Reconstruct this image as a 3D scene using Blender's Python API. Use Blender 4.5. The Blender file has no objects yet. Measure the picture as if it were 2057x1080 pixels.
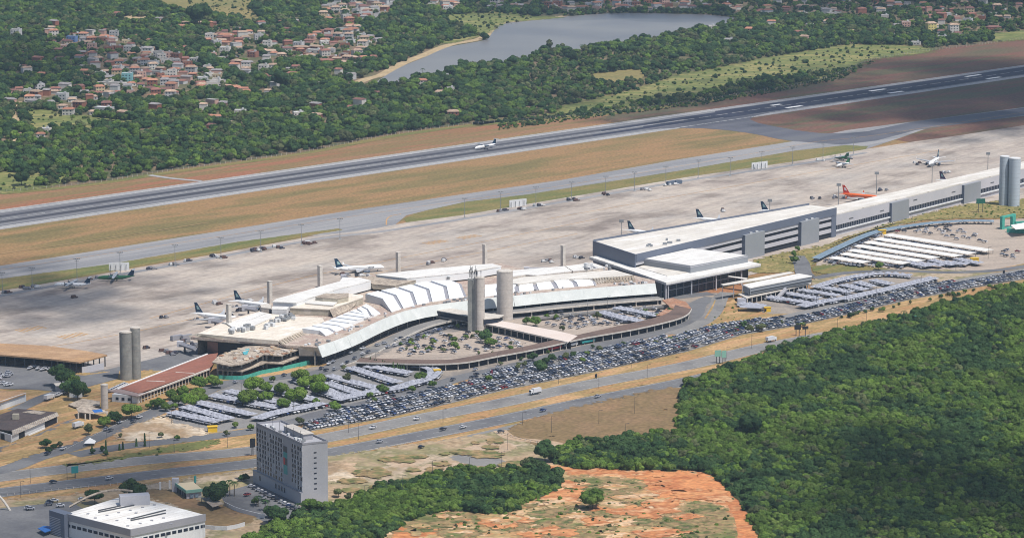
import bpy, bmesh, math, random
from mathutils import Vector, noise, geometry
R = random.Random(7)
PI = math.pi
sc = bpy.context.scene
C = sc.collection
# ---------------------------------------------------------------- camera
H_CAM, F, YH = 423.0, 6535.0, -650.0
PITCH = math.atan((540 - YH) / F)
cam_d = bpy.data.cameras.new('camera')
cam = bpy.data.objects.new('camera', cam_d); C.objects.link(cam)
cam.location = (0, 0, H_CAM); cam.rotation_euler = (PI/2 - PITCH, 0, 0)
cam_d.sensor_width = 36.0; cam_d.lens = 36.0 * F / 2057.0
cam_d.clip_start = 1.0; cam_d.clip_end = 60000
sc.camera = cam
# ---------------------------------------------------------------- light
SUN = Vector((0.36, -0.30, 0.88)).normalized()          # towards the sun
w = bpy.data.worlds.new('World'); sc.world = w; w.use_nodes = True
nt = w.node_tree; bg = nt.nodes['Background']
sky = nt.nodes.new('ShaderNodeTexSky'); sky.sky_type = 'NISHITA'; sky.sun_disc = False
sky.sun_elevation = math.asin(SUN.z); sky.sun_rotation = math.atan2(SUN.x, SUN.y)
sky.air_density = 1.0; sky.dust_density = 1.0
nt.links.new(sky.outputs[0], bg.inputs[0]); bg.inputs[1].default_value = 0.10
sl = bpy.data.lights.new('sun', 'SUN'); sl.energy = 4.7; sl.angle = math.radians(0.5); sl.color = (1.0, 0.955, 0.89)
so = bpy.data.objects.new('sun', sl); C.objects.link(so)
so.rotation_euler = SUN.to_track_quat('Z', 'Y').to_euler(); so.location = (0, 2000, 3000)
sc.view_settings.view_transform = 'Standard'; sc.view_settings.look = 'None'
sc.view_settings.gamma = 1.0; sc.view_settings.exposure = 0.0; sc.view_settings.use_curve_mapping = False
sc.cycles.transparent_max_bounces = 64
sc.cycles.filter_width = 1.05
sc.cycles.max_bounces = 5; sc.cycles.diffuse_bounces = 2; sc.cycles.glossy_bounces = 2; sc.cycles.volume_bounces = 1

# ---------------------------------------------------------------- helpers
CP, SP = math.cos(PITCH), math.sin(PITCH)
def G(px, py, z=0.0):
    """ground point (or point at height z) seen at photo pixel px, py"""
    dx = (px - 1028.5) / F; dy = (540 - py) / F
    d = Vector((dx, CP + dy*SP, -SP + dy*CP))
    t = (z - H_CAM) / d.z
    return Vector((d.x*t, d.y*t, z))
def toPix(p):
    x, y, z = p[0], p[1], p[2] - H_CAM
    f = y*CP - z*SP; u = y*SP + z*CP
    return 1028.5 + F*x/f, 540 - F*u/f
def T(ox, oy, s, pts): return [(ox + x/s, oy + y/s) for x, y in pts]
def GP(pts, z=0.0): return [G(x, y, z) for x, y in pts]

def new_mat(name):
    m = bpy.data.materials.new(name); m.use_nodes = True
    return m, m.node_tree, m.node_tree.nodes['Principled BSDF']
_d = G(1360, 258) - G(0, 460); RWA = math.atan2(_d.y, _d.x)     # heading of the runway in the ground plane
def mat(name, cols, scale=0.05, stretch=(1, 1), rot=0.0, rough=0.9, detail=5, fine=0.0, fscale=1.5, metal=0.0, bump=0.0, spec=0.3, world=True, pos=None, rnd=0.0, seam=0):
    """noise-driven colour ramp; cols = list of rgb; fine = amount of fine grain; rnd = brightness change per object"""
    m, t, b = new_mat(name)
    b.inputs['Roughness'].default_value = rough; b.inputs['Metallic'].default_value = metal
    b.inputs['Specular IOR Level'].default_value = spec
    L = t.links; N = t.nodes
    if len(cols) == 1 and fine == 0 and rnd == 0:
        b.inputs['Base Color'].default_value = (*cols[0], 1); return m
    geo = N.new('ShaderNodeNewGeometry' if world else 'ShaderNodeTexCoord')
    src = geo.outputs['Position' if world else 'Object']
    mp = N.new('ShaderNodeMapping'); mp.inputs['Rotation'].default_value = (0, 0, -rot)
    L.new(src, mp.inputs['Vector'])
    mp2 = N.new('ShaderNodeMapping'); mp2.inputs['Scale'].default_value = (scale*stretch[0], scale*stretch[1], scale)
    L.new(mp.outputs[0], mp2.inputs['Vector'])
    n = N.new('ShaderNodeTexNoise'); n.inputs['Scale'].default_value = 1.0; n.inputs['Detail'].default_value = detail
    n.inputs['Roughness'].default_value = 0.6
    L.new(mp2.outputs[0], n.inputs['Vector'])
    cr = N.new('ShaderNodeValToRGB'); e = cr.color_ramp.elements
    k = len(cols)
    ps = pos or ([0.5] if k == 1 else [0.33 + 0.34*i/(k-1) for i in range(k)])
    while len(e) < k: e.new(0.5)
    while len(e) > max(k, 1): e.remove(e[-1])
    for i in range(k): e[i].position = ps[i]; e[i].color = (*cols[i], 1)
    L.new(n.outputs['Fac'], cr.inputs['Fac'])
    out = cr.outputs['Color']
    def mul(out, valsock, lo, hi):
        mr = N.new('ShaderNodeMapRange'); mr.inputs['From Min'].default_value = 0.3; mr.inputs['From Max'].default_value = 0.7
        mr.inputs['To Min'].default_value = lo; mr.inputs['To Max'].default_value = hi
        L.new(valsock, mr.inputs['Value'])
        mx = N.new('ShaderNodeVectorMath'); mx.operation = 'SCALE'
        L.new(out, mx.inputs[0]); L.new(mr.outputs[0], mx.inputs['Scale']); return mx.outputs[0]
    if fine:
        f = N.new('ShaderNodeTexNoise'); f.inputs['Scale'].default_value = fscale; f.inputs['Detail'].default_value = 3
        L.new(src, f.inputs['Vector'])
        out = mul(out, f.outputs['Fac'], 1-fine, 1+fine)
    if rnd:
        oi = N.new('ShaderNodeObjectInfo')
        mr = N.new('ShaderNodeMapRange'); mr.inputs['To Min'].default_value = 1-rnd; mr.inputs['To Max'].default_value = 1+rnd
        L.new(oi.outputs['Random'], mr.inputs['Value'])
        mx = N.new('ShaderNodeVectorMath'); mx.operation = 'SCALE'
        L.new(out, mx.inputs[0]); L.new(mr.outputs[0], mx.inputs['Scale']); out = mx.outputs[0]
    if seam:
        br = N.new('ShaderNodeTexBrick'); br.offset = .37; br.inputs['Scale'].default_value = 1/seam; br.inputs['Mortar Size'].default_value = .035
        br.inputs['Brick Width'].default_value = 3.2; br.inputs['Row Height'].default_value = 1
        br.inputs['Color1'].default_value = (1.04,1.04,1.04,1); br.inputs['Color2'].default_value = (.90,.89,.88,1); br.inputs['Mortar'].default_value = (.70,.68,.66,1)
        L.new(mp.outputs[0], br.inputs['Vector'])
        xm = N.new('ShaderNodeMix'); xm.data_type = 'RGBA'; xm.blend_type = 'MULTIPLY'; xm.inputs[0].default_value = 1
        L.new(out, xm.inputs[6]); L.new(br.outputs['Color'], xm.inputs[7]); out = xm.outputs[2]
    L.new(out, b.inputs['Base Color'])
    if bump:
        bp = N.new('ShaderNodeBump'); bp.inputs['Strength'].default_value = bump; bp.inputs['Distance'].default_value = 0.3
        L.new(n.outputs['Fac'], bp.inputs['Height']); L.new(bp.outputs[0], b.inputs['Normal'])
    return m

OFF = {}                                     # object name -> world offset of its mesh origin
def tag(o, label=None, cat=None, group=None, kind=None):
    if label: o['label'] = label
    if cat: o['category'] = cat
    if group: o['group'] = group
    if kind: o['kind'] = kind
    return o
def thing(name, label, cat, loc, group=None, rz=0.0):
    o = bpy.data.objects.new(name, None); C.objects.link(o)
    o.location = loc; o.rotation_euler = (0, 0, rz); o.empty_display_size = 0.5
    OFF[o.name] = Vector(loc); return tag(o, label, cat, group)
class MB:
    def __init__(s): s.v = []; s.f = []; s.m = []; s.mi = 0
    def add(s, vs, fs):
        b = len(s.v); s.v += [tuple(v) for v in vs]; s.f += [tuple(b+i for i in f) for f in fs]; s.m += [s.mi]*len(fs); return s
    def box(s, c, size, rz=0.0, taper=1.0):
        hx, hy, hz = size[0]/2, size[1]/2, size[2]/2; ca, sa = math.cos(rz), math.sin(rz); vs = []
        for z, k in ((-hz, 1), (hz, taper)):
            for x, y in ((-hx, -hy), (hx, -hy), (hx, hy), (-hx, hy)):
                x *= k; y *= k
                vs.append((c[0]+x*ca-y*sa, c[1]+x*sa+y*ca, c[2]+z))
        return s.add(vs, [(0,3,2,1),(4,5,6,7),(0,1,5,4),(1,2,6,5),(2,3,7,6),(3,0,4,7)])
    def prism(s, pts, z0, z1, top=True, bottom=True):
        """pts: xy(z) outline; z0 bottom, z1 top"""
        if sum(pts[i][0]*pts[(i+1)%len(pts)][1]-pts[(i+1)%len(pts)][0]*pts[i][1] for i in range(len(pts))) < 0: pts = pts[::-1]
        n = len(pts); vs = [(p[0], p[1], z0) for p in pts] + [(p[0], p[1], z1) for p in pts]
        fs = [(i, (i+1)%n, n+(i+1)%n, n+i) for i in range(n)]
        if top: fs.append(tuple(range(n, 2*n)))
        if bottom: fs.append(tuple(range(n-1, -1, -1)))
        return s.add(vs, fs)
    def cyl(s, c, r, z0, z1, n=20, r2=None, cap=True):
        r2 = r if r2 is None else r2
        vs = [(c[0]+r*math.cos(2*PI*i/n), c[1]+r*math.sin(2*PI*i/n), z0) for i in range(n)] + \
             [(c[0]+r2*math.cos(2*PI*i/n), c[1]+r2*math.sin(2*PI*i/n), z1) for i in range(n)]
        fs = [(i, (i+1)%n, n+(i+1)%n, n+i) for i in range(n)]
        if cap: fs += [tuple(range(n, 2*n)), tuple(range(n-1, -1, -1))]
        return s.add(vs, fs)
    def tube(s, a, b, r, n=6, r2=None):
        a = Vector(a); b = Vector(b); d = (b-a); q = d.to_track_quat('Z', 'Y'); r2 = r if r2 is None else r2; vs = []
        for p, rr in ((a, r), (b, r2)):
            for i in range(n): vs.append(p + q @ Vector((rr*math.cos(2*PI*i/n), rr*math.sin(2*PI*i/n), 0)))
        return s.add(vs, [(i, (i+1)%n, n+(i+1)%n, n+i) for i in range(n)] + [tuple(range(n, 2*n)), tuple(range(n-1, -1, -1))])
    def sweep(s, line, prof, closed=False):
        """line of xy points, prof = [(offset to the camera side, z)...]"""
        nr = normals(line); k = len(prof); vs = []
        for p, n in zip(line, nr):
            for o, z in prof: vs.append((p[0]+n[0]*o, p[1]+n[1]*o, z))
        fs = []
        for i in range(len(line)-1):
            for j in range(k - (0 if closed else 1)):
                a, b = i*k+j, i*k+(j+1) % k
                fs.append((a, b, b+k, a+k))
        if closed: fs += [tuple(range(k-1, -1, -1)), tuple((len(line)-1)*k+j for j in range(k))]
        return s.add(vs, fs)
    def build(s, name, m, parent=None, smooth=False, **tg):
        if not s.v: return None
        off = OFF[parent.name] if parent else Vector((sum(v[0] for v in s.v)/len(s.v), sum(v[1] for v in s.v)/len(s.v), min(v[2] for v in s.v)))
        me = bpy.data.meshes.new(name)
        me.from_pydata([(v[0]-off.x, v[1]-off.y, v[2]-off.z) for v in s.v], [], s.f)
        for mm in (m if isinstance(m, (list, tuple)) else [m]): me.materials.append(mm)
        if isinstance(m, (list, tuple)): me.polygons.foreach_set('material_index', s.m)
        if smooth: me.polygons.foreach_set('use_smooth', [True]*len(me.polygons))
        me.validate(); me.update()
        o = bpy.data.objects.new(name, me); C.objects.link(o)
        if parent: o.parent = parent
        else: o.location = off
        OFF[o.name] = off
        return tag(o, **tg)
def normals(line):
    """unit normals pointing to the camera side (-y)"""
    out = []
    for i in range(len(line)):
        a = Vector(line[max(i-1, 0)][:2]); b = Vector(line[min(i+1, len(line)-1)][:2])
        d = (b-a).normalized(); n = Vector((d.y, -d.x))
        out.append(n)
    return out
def resample(line, step):
    L = [Vector(p[:2]) for p in line]; out = [L[0].copy()]; acc = 0.0
    for a, b in zip(L, L[1:]):
        d = (b-a).length; t = step-acc
        while t <= d: out.append(a+(b-a)*(t/d)); t += step
        acc = (acc+d) % step
    return out
def smooth(line, k=4, closed=False):
    L = [Vector(p[:2]) for p in line]; n = len(L); out = []
    rng = range(n if closed else n-1)
    for i in rng:
        if closed: p0, p1, p2, p3 = L[(i-1)%n], L[i], L[(i+1)%n], L[(i+2)%n]
        else: p0, p1, p2, p3 = L[max(i-1, 0)], L[i], L[i+1], L[min(i+2, n-1)]
        for j in range(k):
            t = j/k
            out.append(0.5*((2*p1)+(-p0+p2)*t+(2*p0-5*p1+4*p2-p3)*t*t+(-p0+3*p1-3*p2+p3)*t**3))
    if not closed: out.append(L[-1])
    return out
def inside(p, poly):
    x, y = p[0], p[1]; c = False; j = len(poly)-1
    for i in range(len(poly)):
        xi, yi = poly[i][0], poly[i][1]; xj, yj = poly[j][0], poly[j][1]
        if (yi > y) != (yj > y) and x < (xj-xi)*(y-yi)/(yj-yi)+xi: c = not c
        j = i
    return c
ZL = [0.0]
FE = {}
def feathered(m):
    """copy of a ground material whose rim breaks up into ragged patches"""
    if m.name in FE: return FE[m.name]
    c = m.copy(); c.name = m.name+'_ragged'; t = c.node_tree; N = t.nodes; L = t.links; b = N['Principled BSDF']
    at = N.new('ShaderNodeAttribute'); at.attribute_name = 'rim'; g = N.new('ShaderNodeNewGeometry')
    n = N.new('ShaderNodeTexNoise'); n.inputs['Scale'].default_value = .16; n.inputs['Detail'].default_value = 6; n.inputs['Roughness'].default_value = .7
    L.new(g.outputs['Position'], n.inputs['Vector'])
    h = N.new('ShaderNodeMapRange'); h.inputs['From Min'].default_value = .34; h.inputs['From Max'].default_value = .66; L.new(n.outputs['Fac'], h.inputs['Value'])
    a = N.new('ShaderNodeMath'); a.operation = 'ADD'; L.new(at.outputs['Fac'], a.inputs[0]); L.new(h.outputs[0], a.inputs[1])
    k = N.new('ShaderNodeMath'); k.operation = 'GREATER_THAN'; k.inputs[1].default_value = 1.0; L.new(a.outputs[0], k.inputs[0]); L.new(k.outputs[0], b.inputs['Alpha'])
    FE[m.name] = c; return c
def sheet(name, pix, m, smoothk=0, jitter=0.0, world=False, kind='structure', z=None, feather=0.0):
    """flat ground sheet traced on the ground plane, each 25 mm above the one before"""
    pts = [Vector(p[:2]) for p in pix] if world else [G(*p).xy for p in pix]
    if feather and not world: jitter = 0.0; pts = smooth(pts, 3, True)
    if smoothk: pts = smooth(pts, smoothk, True)
    if jitter:
        out = []
        n = len(pts)
        for i in range(n):
            a, b = pts[i], pts[(i+1) % n]; k = max(1, int((b-a).length/(jitter*1.6)))
            k = min(k, 60)
            for j in range(k):
                p = a+(b-a)*(j/k)
                v = noise.noise_vector(Vector((p.x/(jitter*4), p.y/(jitter*4), 3))) + 0.5*noise.noise_vector(Vector((p.x/jitter, p.y/jitter, 9)))
                out.append(p+Vector((v.x, v.y))*jitter)
        pts = out
    if z is None: ZL[0] += 0.006; z = ZL[0]
    if feather:
        n = len(pts); ar = sum(pts[i].x*pts[(i+1)%n].y-pts[(i+1)%n].x*pts[i].y for i in range(n)); sg = 1 if ar > 0 else -1
        inn, out = [], []
        for i in range(n):
            d = (pts[(i+1)%n]-pts[i-1]); d = d.normalized() if d.length > 1e-6 else Vector((1,0)); q = Vector((d.y, -d.x))*sg
            inn.append(pts[i]-q*feather*.5); out.append(pts[i]+q*feather*.8)
        me = bpy.data.meshes.new(name); tri = geometry.tessellate_polygon([[Vector((p.x, p.y, 0)) for p in inn]]); fs = []
        for a, b, c in tri: fs.append((a, b, c) if (inn[b]-inn[a]).cross(inn[c]-inn[a]) > 0 else (a, c, b))
        for i in range(n):
            j = (i+1)%n; fs.append((i, j, n+j, n+i) if sg < 0 else (j, i, n+i, n+j))
        me.from_pydata([(p.x, p.y, 0) for p in inn+out], [], fs); me.materials.append(feathered(m))
        at = me.attributes.new('rim', 'FLOAT', 'POINT'); at.data.foreach_set('value', [1.0]*n+[0.0]*n)
        o = bpy.data.objects.new(name, me); C.objects.link(o); o.location.z = z; o['kind'] = kind
        return o
    me = bpy.data.meshes.new(name)
    tri = geometry.tessellate_polygon([[Vector((p.x, p.y, 0)) for p in pts]])
    vs = [(p.x, p.y, 0) for p in pts]; fs = []
    for a, b, c in tri:
        ar = (pts[b]-pts[a]).cross(pts[c]-pts[a])
        fs.append((a, b, c) if ar > 0 else (a, c, b))
    me.from_pydata(vs, [], fs); me.materials.append(m)
    o = bpy.data.objects.new(name, me); C.objects.link(o); o.location.z = z
    o['kind'] = kind
    return o
def strip(name, line, width, m, z=None, kind='structure', sm=3, off=0.0):
    L = [G(*p).xy for p in line]
    if sm: L = smooth(L, sm)
    nr = normals(L)
    pts = [p+n*(off+width/2) for p, n in zip(L, nr)] + [p+n*(off-width/2) for p, n in zip(L, nr)][::-1]
    if z is None: ZL[0] += 0.006; z = ZL[0]
    me = bpy.data.meshes.new(name); n = len(L)
    me.from_pydata([(p.x, p.y, 0) for p in pts], [], [(i, i+1, 2*n-2-i, 2*n-1-i) for i in range(n-1)]); me.materials.append(m)
    o = bpy.data.objects.new(name, me); C.objects.link(o); o.location.z = z; o['kind'] = kind
    return o
def dup(o, loc=None, rz=None, scale=None, label=None, group=None):
    c = o.copy(); C.objects.link(c)
    if loc is not None: c.location = loc
    if rz is not None: c.rotation_euler = (0, 0, rz)
    if scale is not None: c.scale = scale if hasattr(scale, '__len__') else (scale,)*3
    if label: c['label'] = label
    if group: c['group'] = group
    for ch in KIDS.get(o.name, []):
        d = ch.copy(); C.objects.link(d); d.parent = c
        for g in KIDS.get(ch.name, []):
            e = g.copy(); C.objects.link(e); e.parent = d
    return c
KIDS = {}
def kid(parent, o): KIDS.setdefault(parent.name, []).append(o); return o
MARKS = [('the grey hotel', 585, 940), ('the turquoise block', 256, 160), ('the grey twin towers', 262, 715),
  ('the antenna tower', 955, 620), ('the lake dyke', 900, 100), ('the square hall', 1400, 540), ('the white carports', 1830, 500),
  ('the construction site', 520, 725), ('the white hall', 260, 1040), ('the orange earth', 1300, 1010), ('the dark depot', 60, 850),
  ('the red fence house', 910, 238), ('the silo towers', 2028, 370), ('the striped field', 1500, 140),
  ('the pick-up deck', 1560, 575), ('the lake end', 1440, 45), ('the left kiosk', 425, 862), ('the golden hillside', 430, 30),
  ('the dirt road', 35, 235), ('the road signs', 1446, 715), ('the black billboards', 1612, 657), ('the red long shed', 330, 750),
  ('the conifer row', 740, 725), ('the roundabout kiosk', 877, 748), ('the totem sign', 1198, 740), ('the dark red totem', 988, 750),
  ('the white tent', 181, 893), ('the blast screen', 240, 535), ('the pale house', 33, 75), ('the pink house', 1615, 83), ('the yellow block', 1870, 62), ('the lone dark forest tree', 1508, 840)]
def near(px, py):
    n, x, y = min(MARKS, key=lambda m: (m[1]-px)**2+(2.2*(m[2]-py))**2)
    dx, dy = px-x, (py-y)*2.2
    d = math.hypot(dx, dy); q = 'just ' if d < 60 else ('close ' if d < 110 else ('' if d < 190 else ('far ' if d < 320 else 'very far ')))
    a = math.degrees(math.atan2(-dy, dx)) % 360
    w_ = ['right of', 'beyond right of', 'beyond', 'beyond left of', 'left of', 'before left of', 'before', 'before right of'][int((a+22.5)//45) % 8]
    return q+w_+' '+n
# ---------------------------------------------------------------- materials
M = {}
M['ground'] = mat('dry_ground', [(.22,.13,.06), (.30,.17,.075), (.16,.13,.05), (.33,.15,.07)], .012, (1,2.2), RWA, fine=.25, fscale=.6)
M['verge'] = mat('dry_verge_grass', [(.42,.235,.115), (.46,.29,.14), (.28,.20,.08), (.40,.22,.10), (.22,.175,.065)], .03, (.5,2.5), RWA, fine=.25, fscale=.5, detail=8)
M['brush'] = mat('rough_slope_grass', [(.11,.12,.035), (.27,.22,.085), (.16,.15,.045), (.32,.24,.10), (.10,.11,.03)], .05, fine=.35, fscale=.4, detail=9)
M['airgrass'] = mat('airfield_grass', [(.115,.105,.038), (.19,.145,.055), (.30,.175,.078), (.20,.145,.056), (.12,.108,.04)], .0085, (.45,2.4), RWA, fine=.28, fscale=.4, detail=11, pos=[.28,.42,.53,.62,.72])
M['airgrass_far'] = mat('airfield_far_verge', [(.20,.145,.06), (.28,.145,.075), (.19,.14,.055), (.30,.12,.065), (.17,.135,.05)], .008, (.3,3), RWA, fine=.22, fscale=.35, detail=7)
M['redgrass'] = mat('red_brown_grass', [(.095,.09,.045), (.13,.085,.05), (.165,.075,.05), (.105,.095,.045), (.14,.105,.05)], .009, (.35,2.5), RWA, fine=.25, fscale=.3, detail=9)
M['greenstrip'] = mat('green_strip_grass', [(.10,.125,.035), (.15,.15,.045), (.22,.17,.06), (.11,.13,.035)], .02, (.5,2), RWA, fine=.25, fscale=.5)
M['runway'] = mat('runway_asphalt', [(.17,.17,.18), (.12,.12,.135), (.20,.20,.21), (.14,.14,.155)], .03, (.06,6), RWA, fine=.12, fscale=.8)
M['rubber'] = mat('runway_rubber', [(.04,.04,.05), (.075,.075,.088), (.03,.03,.042), (.10,.10,.11)], .05, (.05,7), RWA, fine=.12, fscale=.8)
M['runway_dark'] = mat('runway_cloud_shade', [(.022,.025,.045), (.032,.035,.06), (.02,.022,.04)], .03, (.08,4), RWA, fine=.1, fscale=.6)  # cloud shadow on the runway put into the asphalt colour
M['shoulder'] = mat('runway_shoulder', [(.29,.29,.30), (.35,.34,.34), (.25,.25,.26)], .02, (.6,2), RWA, fine=.12, fscale=.6)
M['taxi'] = mat('taxiway_asphalt', [(.245,.245,.25), (.30,.29,.29), (.21,.21,.22), (.28,.275,.28)], .015, (.25,4), RWA, fine=.08, fscale=.5)
M['taxi_dark'] = mat('taxiway_dark_asphalt', [(.085,.09,.11), (.11,.11,.13), (.13,.13,.14)], .015, (.25,3), RWA, fine=.08, fscale=.5)
M['paint'] = mat('white_paint', [(.75,.75,.73)])
M['paint_old'] = mat('worn_white_paint', [(.3,.3,.3), (.6,.6,.58)], .8)
M['yellow_paint'] = mat('yellow_marking_paint', [(.55,.30,.10)])
M['pale_mark'] = mat('pale_scraped_soil', [(.32,.22,.11), (.25,.17,.075)], .05)
M['asphalt'] = mat('road_asphalt', [(.125,.125,.135), (.16,.16,.165), (.105,.105,.115)], .03, (1,1), fine=.1, fscale=.7)
M['asphalt_pale'] = mat('pale_road_asphalt', [(.19,.185,.18), (.23,.22,.21), (.16,.155,.155)], .04, fine=.1, fscale=.7)
M['lot'] = mat('parking_lot_surface', [(.25,.22,.19), (.33,.28,.23), (.20,.18,.165), (.37,.29,.22)], .02, fine=.12, fscale=.6)
M['lot_tan'] = mat('tan_lot_surface', [(.34,.28,.235), (.41,.34,.28), (.30,.25,.21)], .02, (.5,2.5), .3, fine=.14, fscale=.5)
M['sand'] = mat('pale_sandy_soil', [(.45,.33,.21), (.60,.50,.38), (.38,.26,.15), (.50,.36,.24)], .03, fine=.2, fscale=.4)
M['lot_soil'] = mat('bare_lot_soil', [(.30,.21,.12), (.38,.28,.18), (.21,.19,.09), (.42,.33,.24), (.25,.19,.10)], .025, fine=.25, fscale=.4, detail=9)
M['pad'] = mat('levelled_pad', [(.46,.35,.25), (.40,.28,.18), (.55,.45,.34)], .03, fine=.15, fscale=.5)
M['brownfield'] = mat('brown_field_grass', [(.24,.15,.08), (.19,.13,.06), (.28,.17,.09)], .02, fine=.25, fscale=.4)
M['clay'] = mat('orange_clay', [(.48,.19,.07), (.58,.28,.12), (.40,.145,.055), (.60,.37,.20), (.52,.225,.085)], .035, (1,1.7), .25, fine=.25, fscale=.35, detail=14, bump=.8)
M['clay_pale'] = mat('pale_ochre_clay', [(.48,.27,.13), (.60,.43,.27), (.44,.23,.10), (.34,.26,.12), (.56,.36,.20), (.64,.50,.35)], .034, (1,1.7), .3, fine=.3, fscale=.35, detail=14, bump=.8)
M['clay_red'] = mat('red_clay', [(.50,.185,.07), (.58,.25,.10), (.42,.145,.055), (.56,.30,.14)], .045, (1,1.7), .2, fine=.22, fscale=.4, detail=13, bump=.8)
M['scrub'] = mat('scrub_ground', [(.10,.125,.035), (.17,.16,.06), (.30,.20,.10), (.08,.11,.03), (.36,.24,.13)], .05, fine=.35, fscale=.3, detail=10)
M['forestfloor'] = mat('forest_floor', [(.030,.050,.014), (.05,.075,.022), (.07,.085,.028)], .06, fine=.35, fscale=.4, detail=8)
M['meadow'] = mat('meadow_grass', [(.085,.125,.03), (.19,.19,.055), (.12,.15,.04), (.27,.235,.085), (.10,.13,.033)], .013, (.8,2.4), .15, fine=.28, fscale=.2, detail=10)
M['golden'] = mat('golden_grass', [(.27,.21,.08), (.22,.18,.065), (.17,.165,.055)], .01, fine=.2, fscale=.2)
M['townsoil'] = mat('town_soil', [(.13,.10,.055), (.20,.14,.085), (.08,.09,.035), (.24,.17,.12)], .02, fine=.2, fscale=.2)
M['dyke'] = mat('dyke_sand', [(.45,.34,.20), (.36,.27,.15)], .05, fine=.2, fscale=.3)
# apron concrete: long stains along the stands
def apron_mat():
    m, t, b = new_mat('apron_concrete'); N = t.nodes; L = t.links
    b.inputs['Roughness'].default_value = .85; b.inputs['Specular IOR Level'].default_value = .2
    geo = N.new('ShaderNodeNewGeometry')
    def nz(rot, sx, sy, det, rg=.6):
        mp = N.new('ShaderNodeMapping'); mp.inputs['Rotation'].default_value = (0, 0, -rot); L.new(geo.outputs['Position'], mp.inputs[0])
        m2 = N.new('ShaderNodeMapping'); m2.inputs['Scale'].default_value = (sx, sy, .01); L.new(mp.outputs[0], m2.inputs[0])
        n = N.new('ShaderNodeTexNoise'); n.inputs['Scale'].default_value = 1; n.inputs['Detail'].default_value = det; n.inputs['Roughness'].default_value = rg
        L.new(m2.outputs[0], n.inputs['Vector']); return n.outputs['Fac']
    def ramp(v, els):
        r = N.new('ShaderNodeValToRGB'); e = r.color_ramp.elements
        while len(e) < len(els): e.new(.5)
        for k, (p, c) in enumerate(els): e[k].position = p; e[k].color = (*c, 1)
        L.new(v, r.inputs[0]); return r.outputs[0]
    def mulc(a, c):
        x = N.new('ShaderNodeMix'); x.data_type = 'RGBA'; x.blend_type = 'MULTIPLY'; x.inputs[0].default_value = 1
        L.new(a, x.inputs[6]); L.new(c, x.inputs[7]); return x.outputs[2]
    base = ramp(nz(RWA, .010, .02, 6), [(.32, (.37,.315,.28)), (.5, (.48,.42,.365)), (.64, (.42,.38,.345))])
    s1 = ramp(nz(RWA, .013, .022, 7), [(.38, (.58,.56,.55)), (.49, (.94,.93,.92)), (.62, (1.04,1.03,1.0))])      # stains
    s2 = ramp(nz(RWA+.25, .006, .16, 4), [(.36, (.88,.87,.87)), (.5, (1,1,1)), (.62, (1.05,1.05,1.04))])   # tyre streaks
    s3 = ramp(nz(RWA-.9, .01, .22, 3), [(.38, (.94,.93,.93)), (.52, (1,1,1))])
    s4 = ramp(nz(0, .25, .25, 3), [(.35, (.9,.9,.9)), (.6, (1.06,1.06,1.06))])
    c = mulc(mulc(mulc(mulc(base, s1), s2), s3), s4)
    # slab joints every 7.5 m
    mp = N.new('ShaderNodeMapping'); mp.inputs['Rotation'].default_value = (0, 0, -RWA); L.new(geo.outputs['Position'], mp.inputs[0])
    br = N.new('ShaderNodeTexBrick'); br.offset = 0; br.inputs['Scale'].default_value = 1/7.5; br.inputs['Mortar Size'].default_value = .02
    br.inputs['Brick Width'].default_value = 1; br.inputs['Row Height'].default_value = 1
    br.inputs['Color1'].default_value = (1.03,1.03,1.03,1); br.inputs['Color2'].default_value = (.93,.93,.94,1); br.inputs['Mortar'].default_value = (.72,.7,.68,1)
    L.new(mp.outputs[0], br.inputs['Vector']); c = mulc(c, br.outputs['Color'])
    L.new(c, b.inputs['Base Color']); return m
M['apron'] = apron_mat()
def water_mat():
    m, t, b = new_mat('lake_water'); N = t.nodes; L = t.links
    b.inputs['Base Color'].default_value = (.15,.15,.165,1); b.inputs['Roughness'].default_value = .35; b.inputs['Specular IOR Level'].default_value = .4
    geo = N.new('ShaderNodeNewGeometry'); n = N.new('ShaderNodeTexNoise'); n.inputs['Scale'].default_value = .35; n.inputs['Detail'].default_value = 4
    L.new(geo.outputs['Position'], n.inputs['Vector']); bp = N.new('ShaderNodeBump'); bp.inputs['Strength'].default_value = .35; bp.inputs['Distance'].default_value = .4
    L.new(n.outputs['Fac'], bp.inputs['Height']); L.new(bp.outputs[0], b.inputs['Normal'])
    n2 = N.new('ShaderNodeTexNoise'); n2.inputs['Scale'].default_value = .006; n2.inputs['Detail'].default_value = 4; L.new(geo.outputs['Position'], n2.inputs['Vector'])
    r = N.new('ShaderNodeValToRGB'); r.color_ramp.elements[0].position = .38; r.color_ramp.elements[0].color = (.165,.16,.165,1); r.color_ramp.elements[1].position = .62; r.color_ramp.elements[1].color = (.22,.21,.20,1)
    L.new(n2.outputs['Fac'], r.inputs[0]); L.new(r.outputs[0], b.inputs['Base Color']); return m
M['water'] = water_mat()
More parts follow.
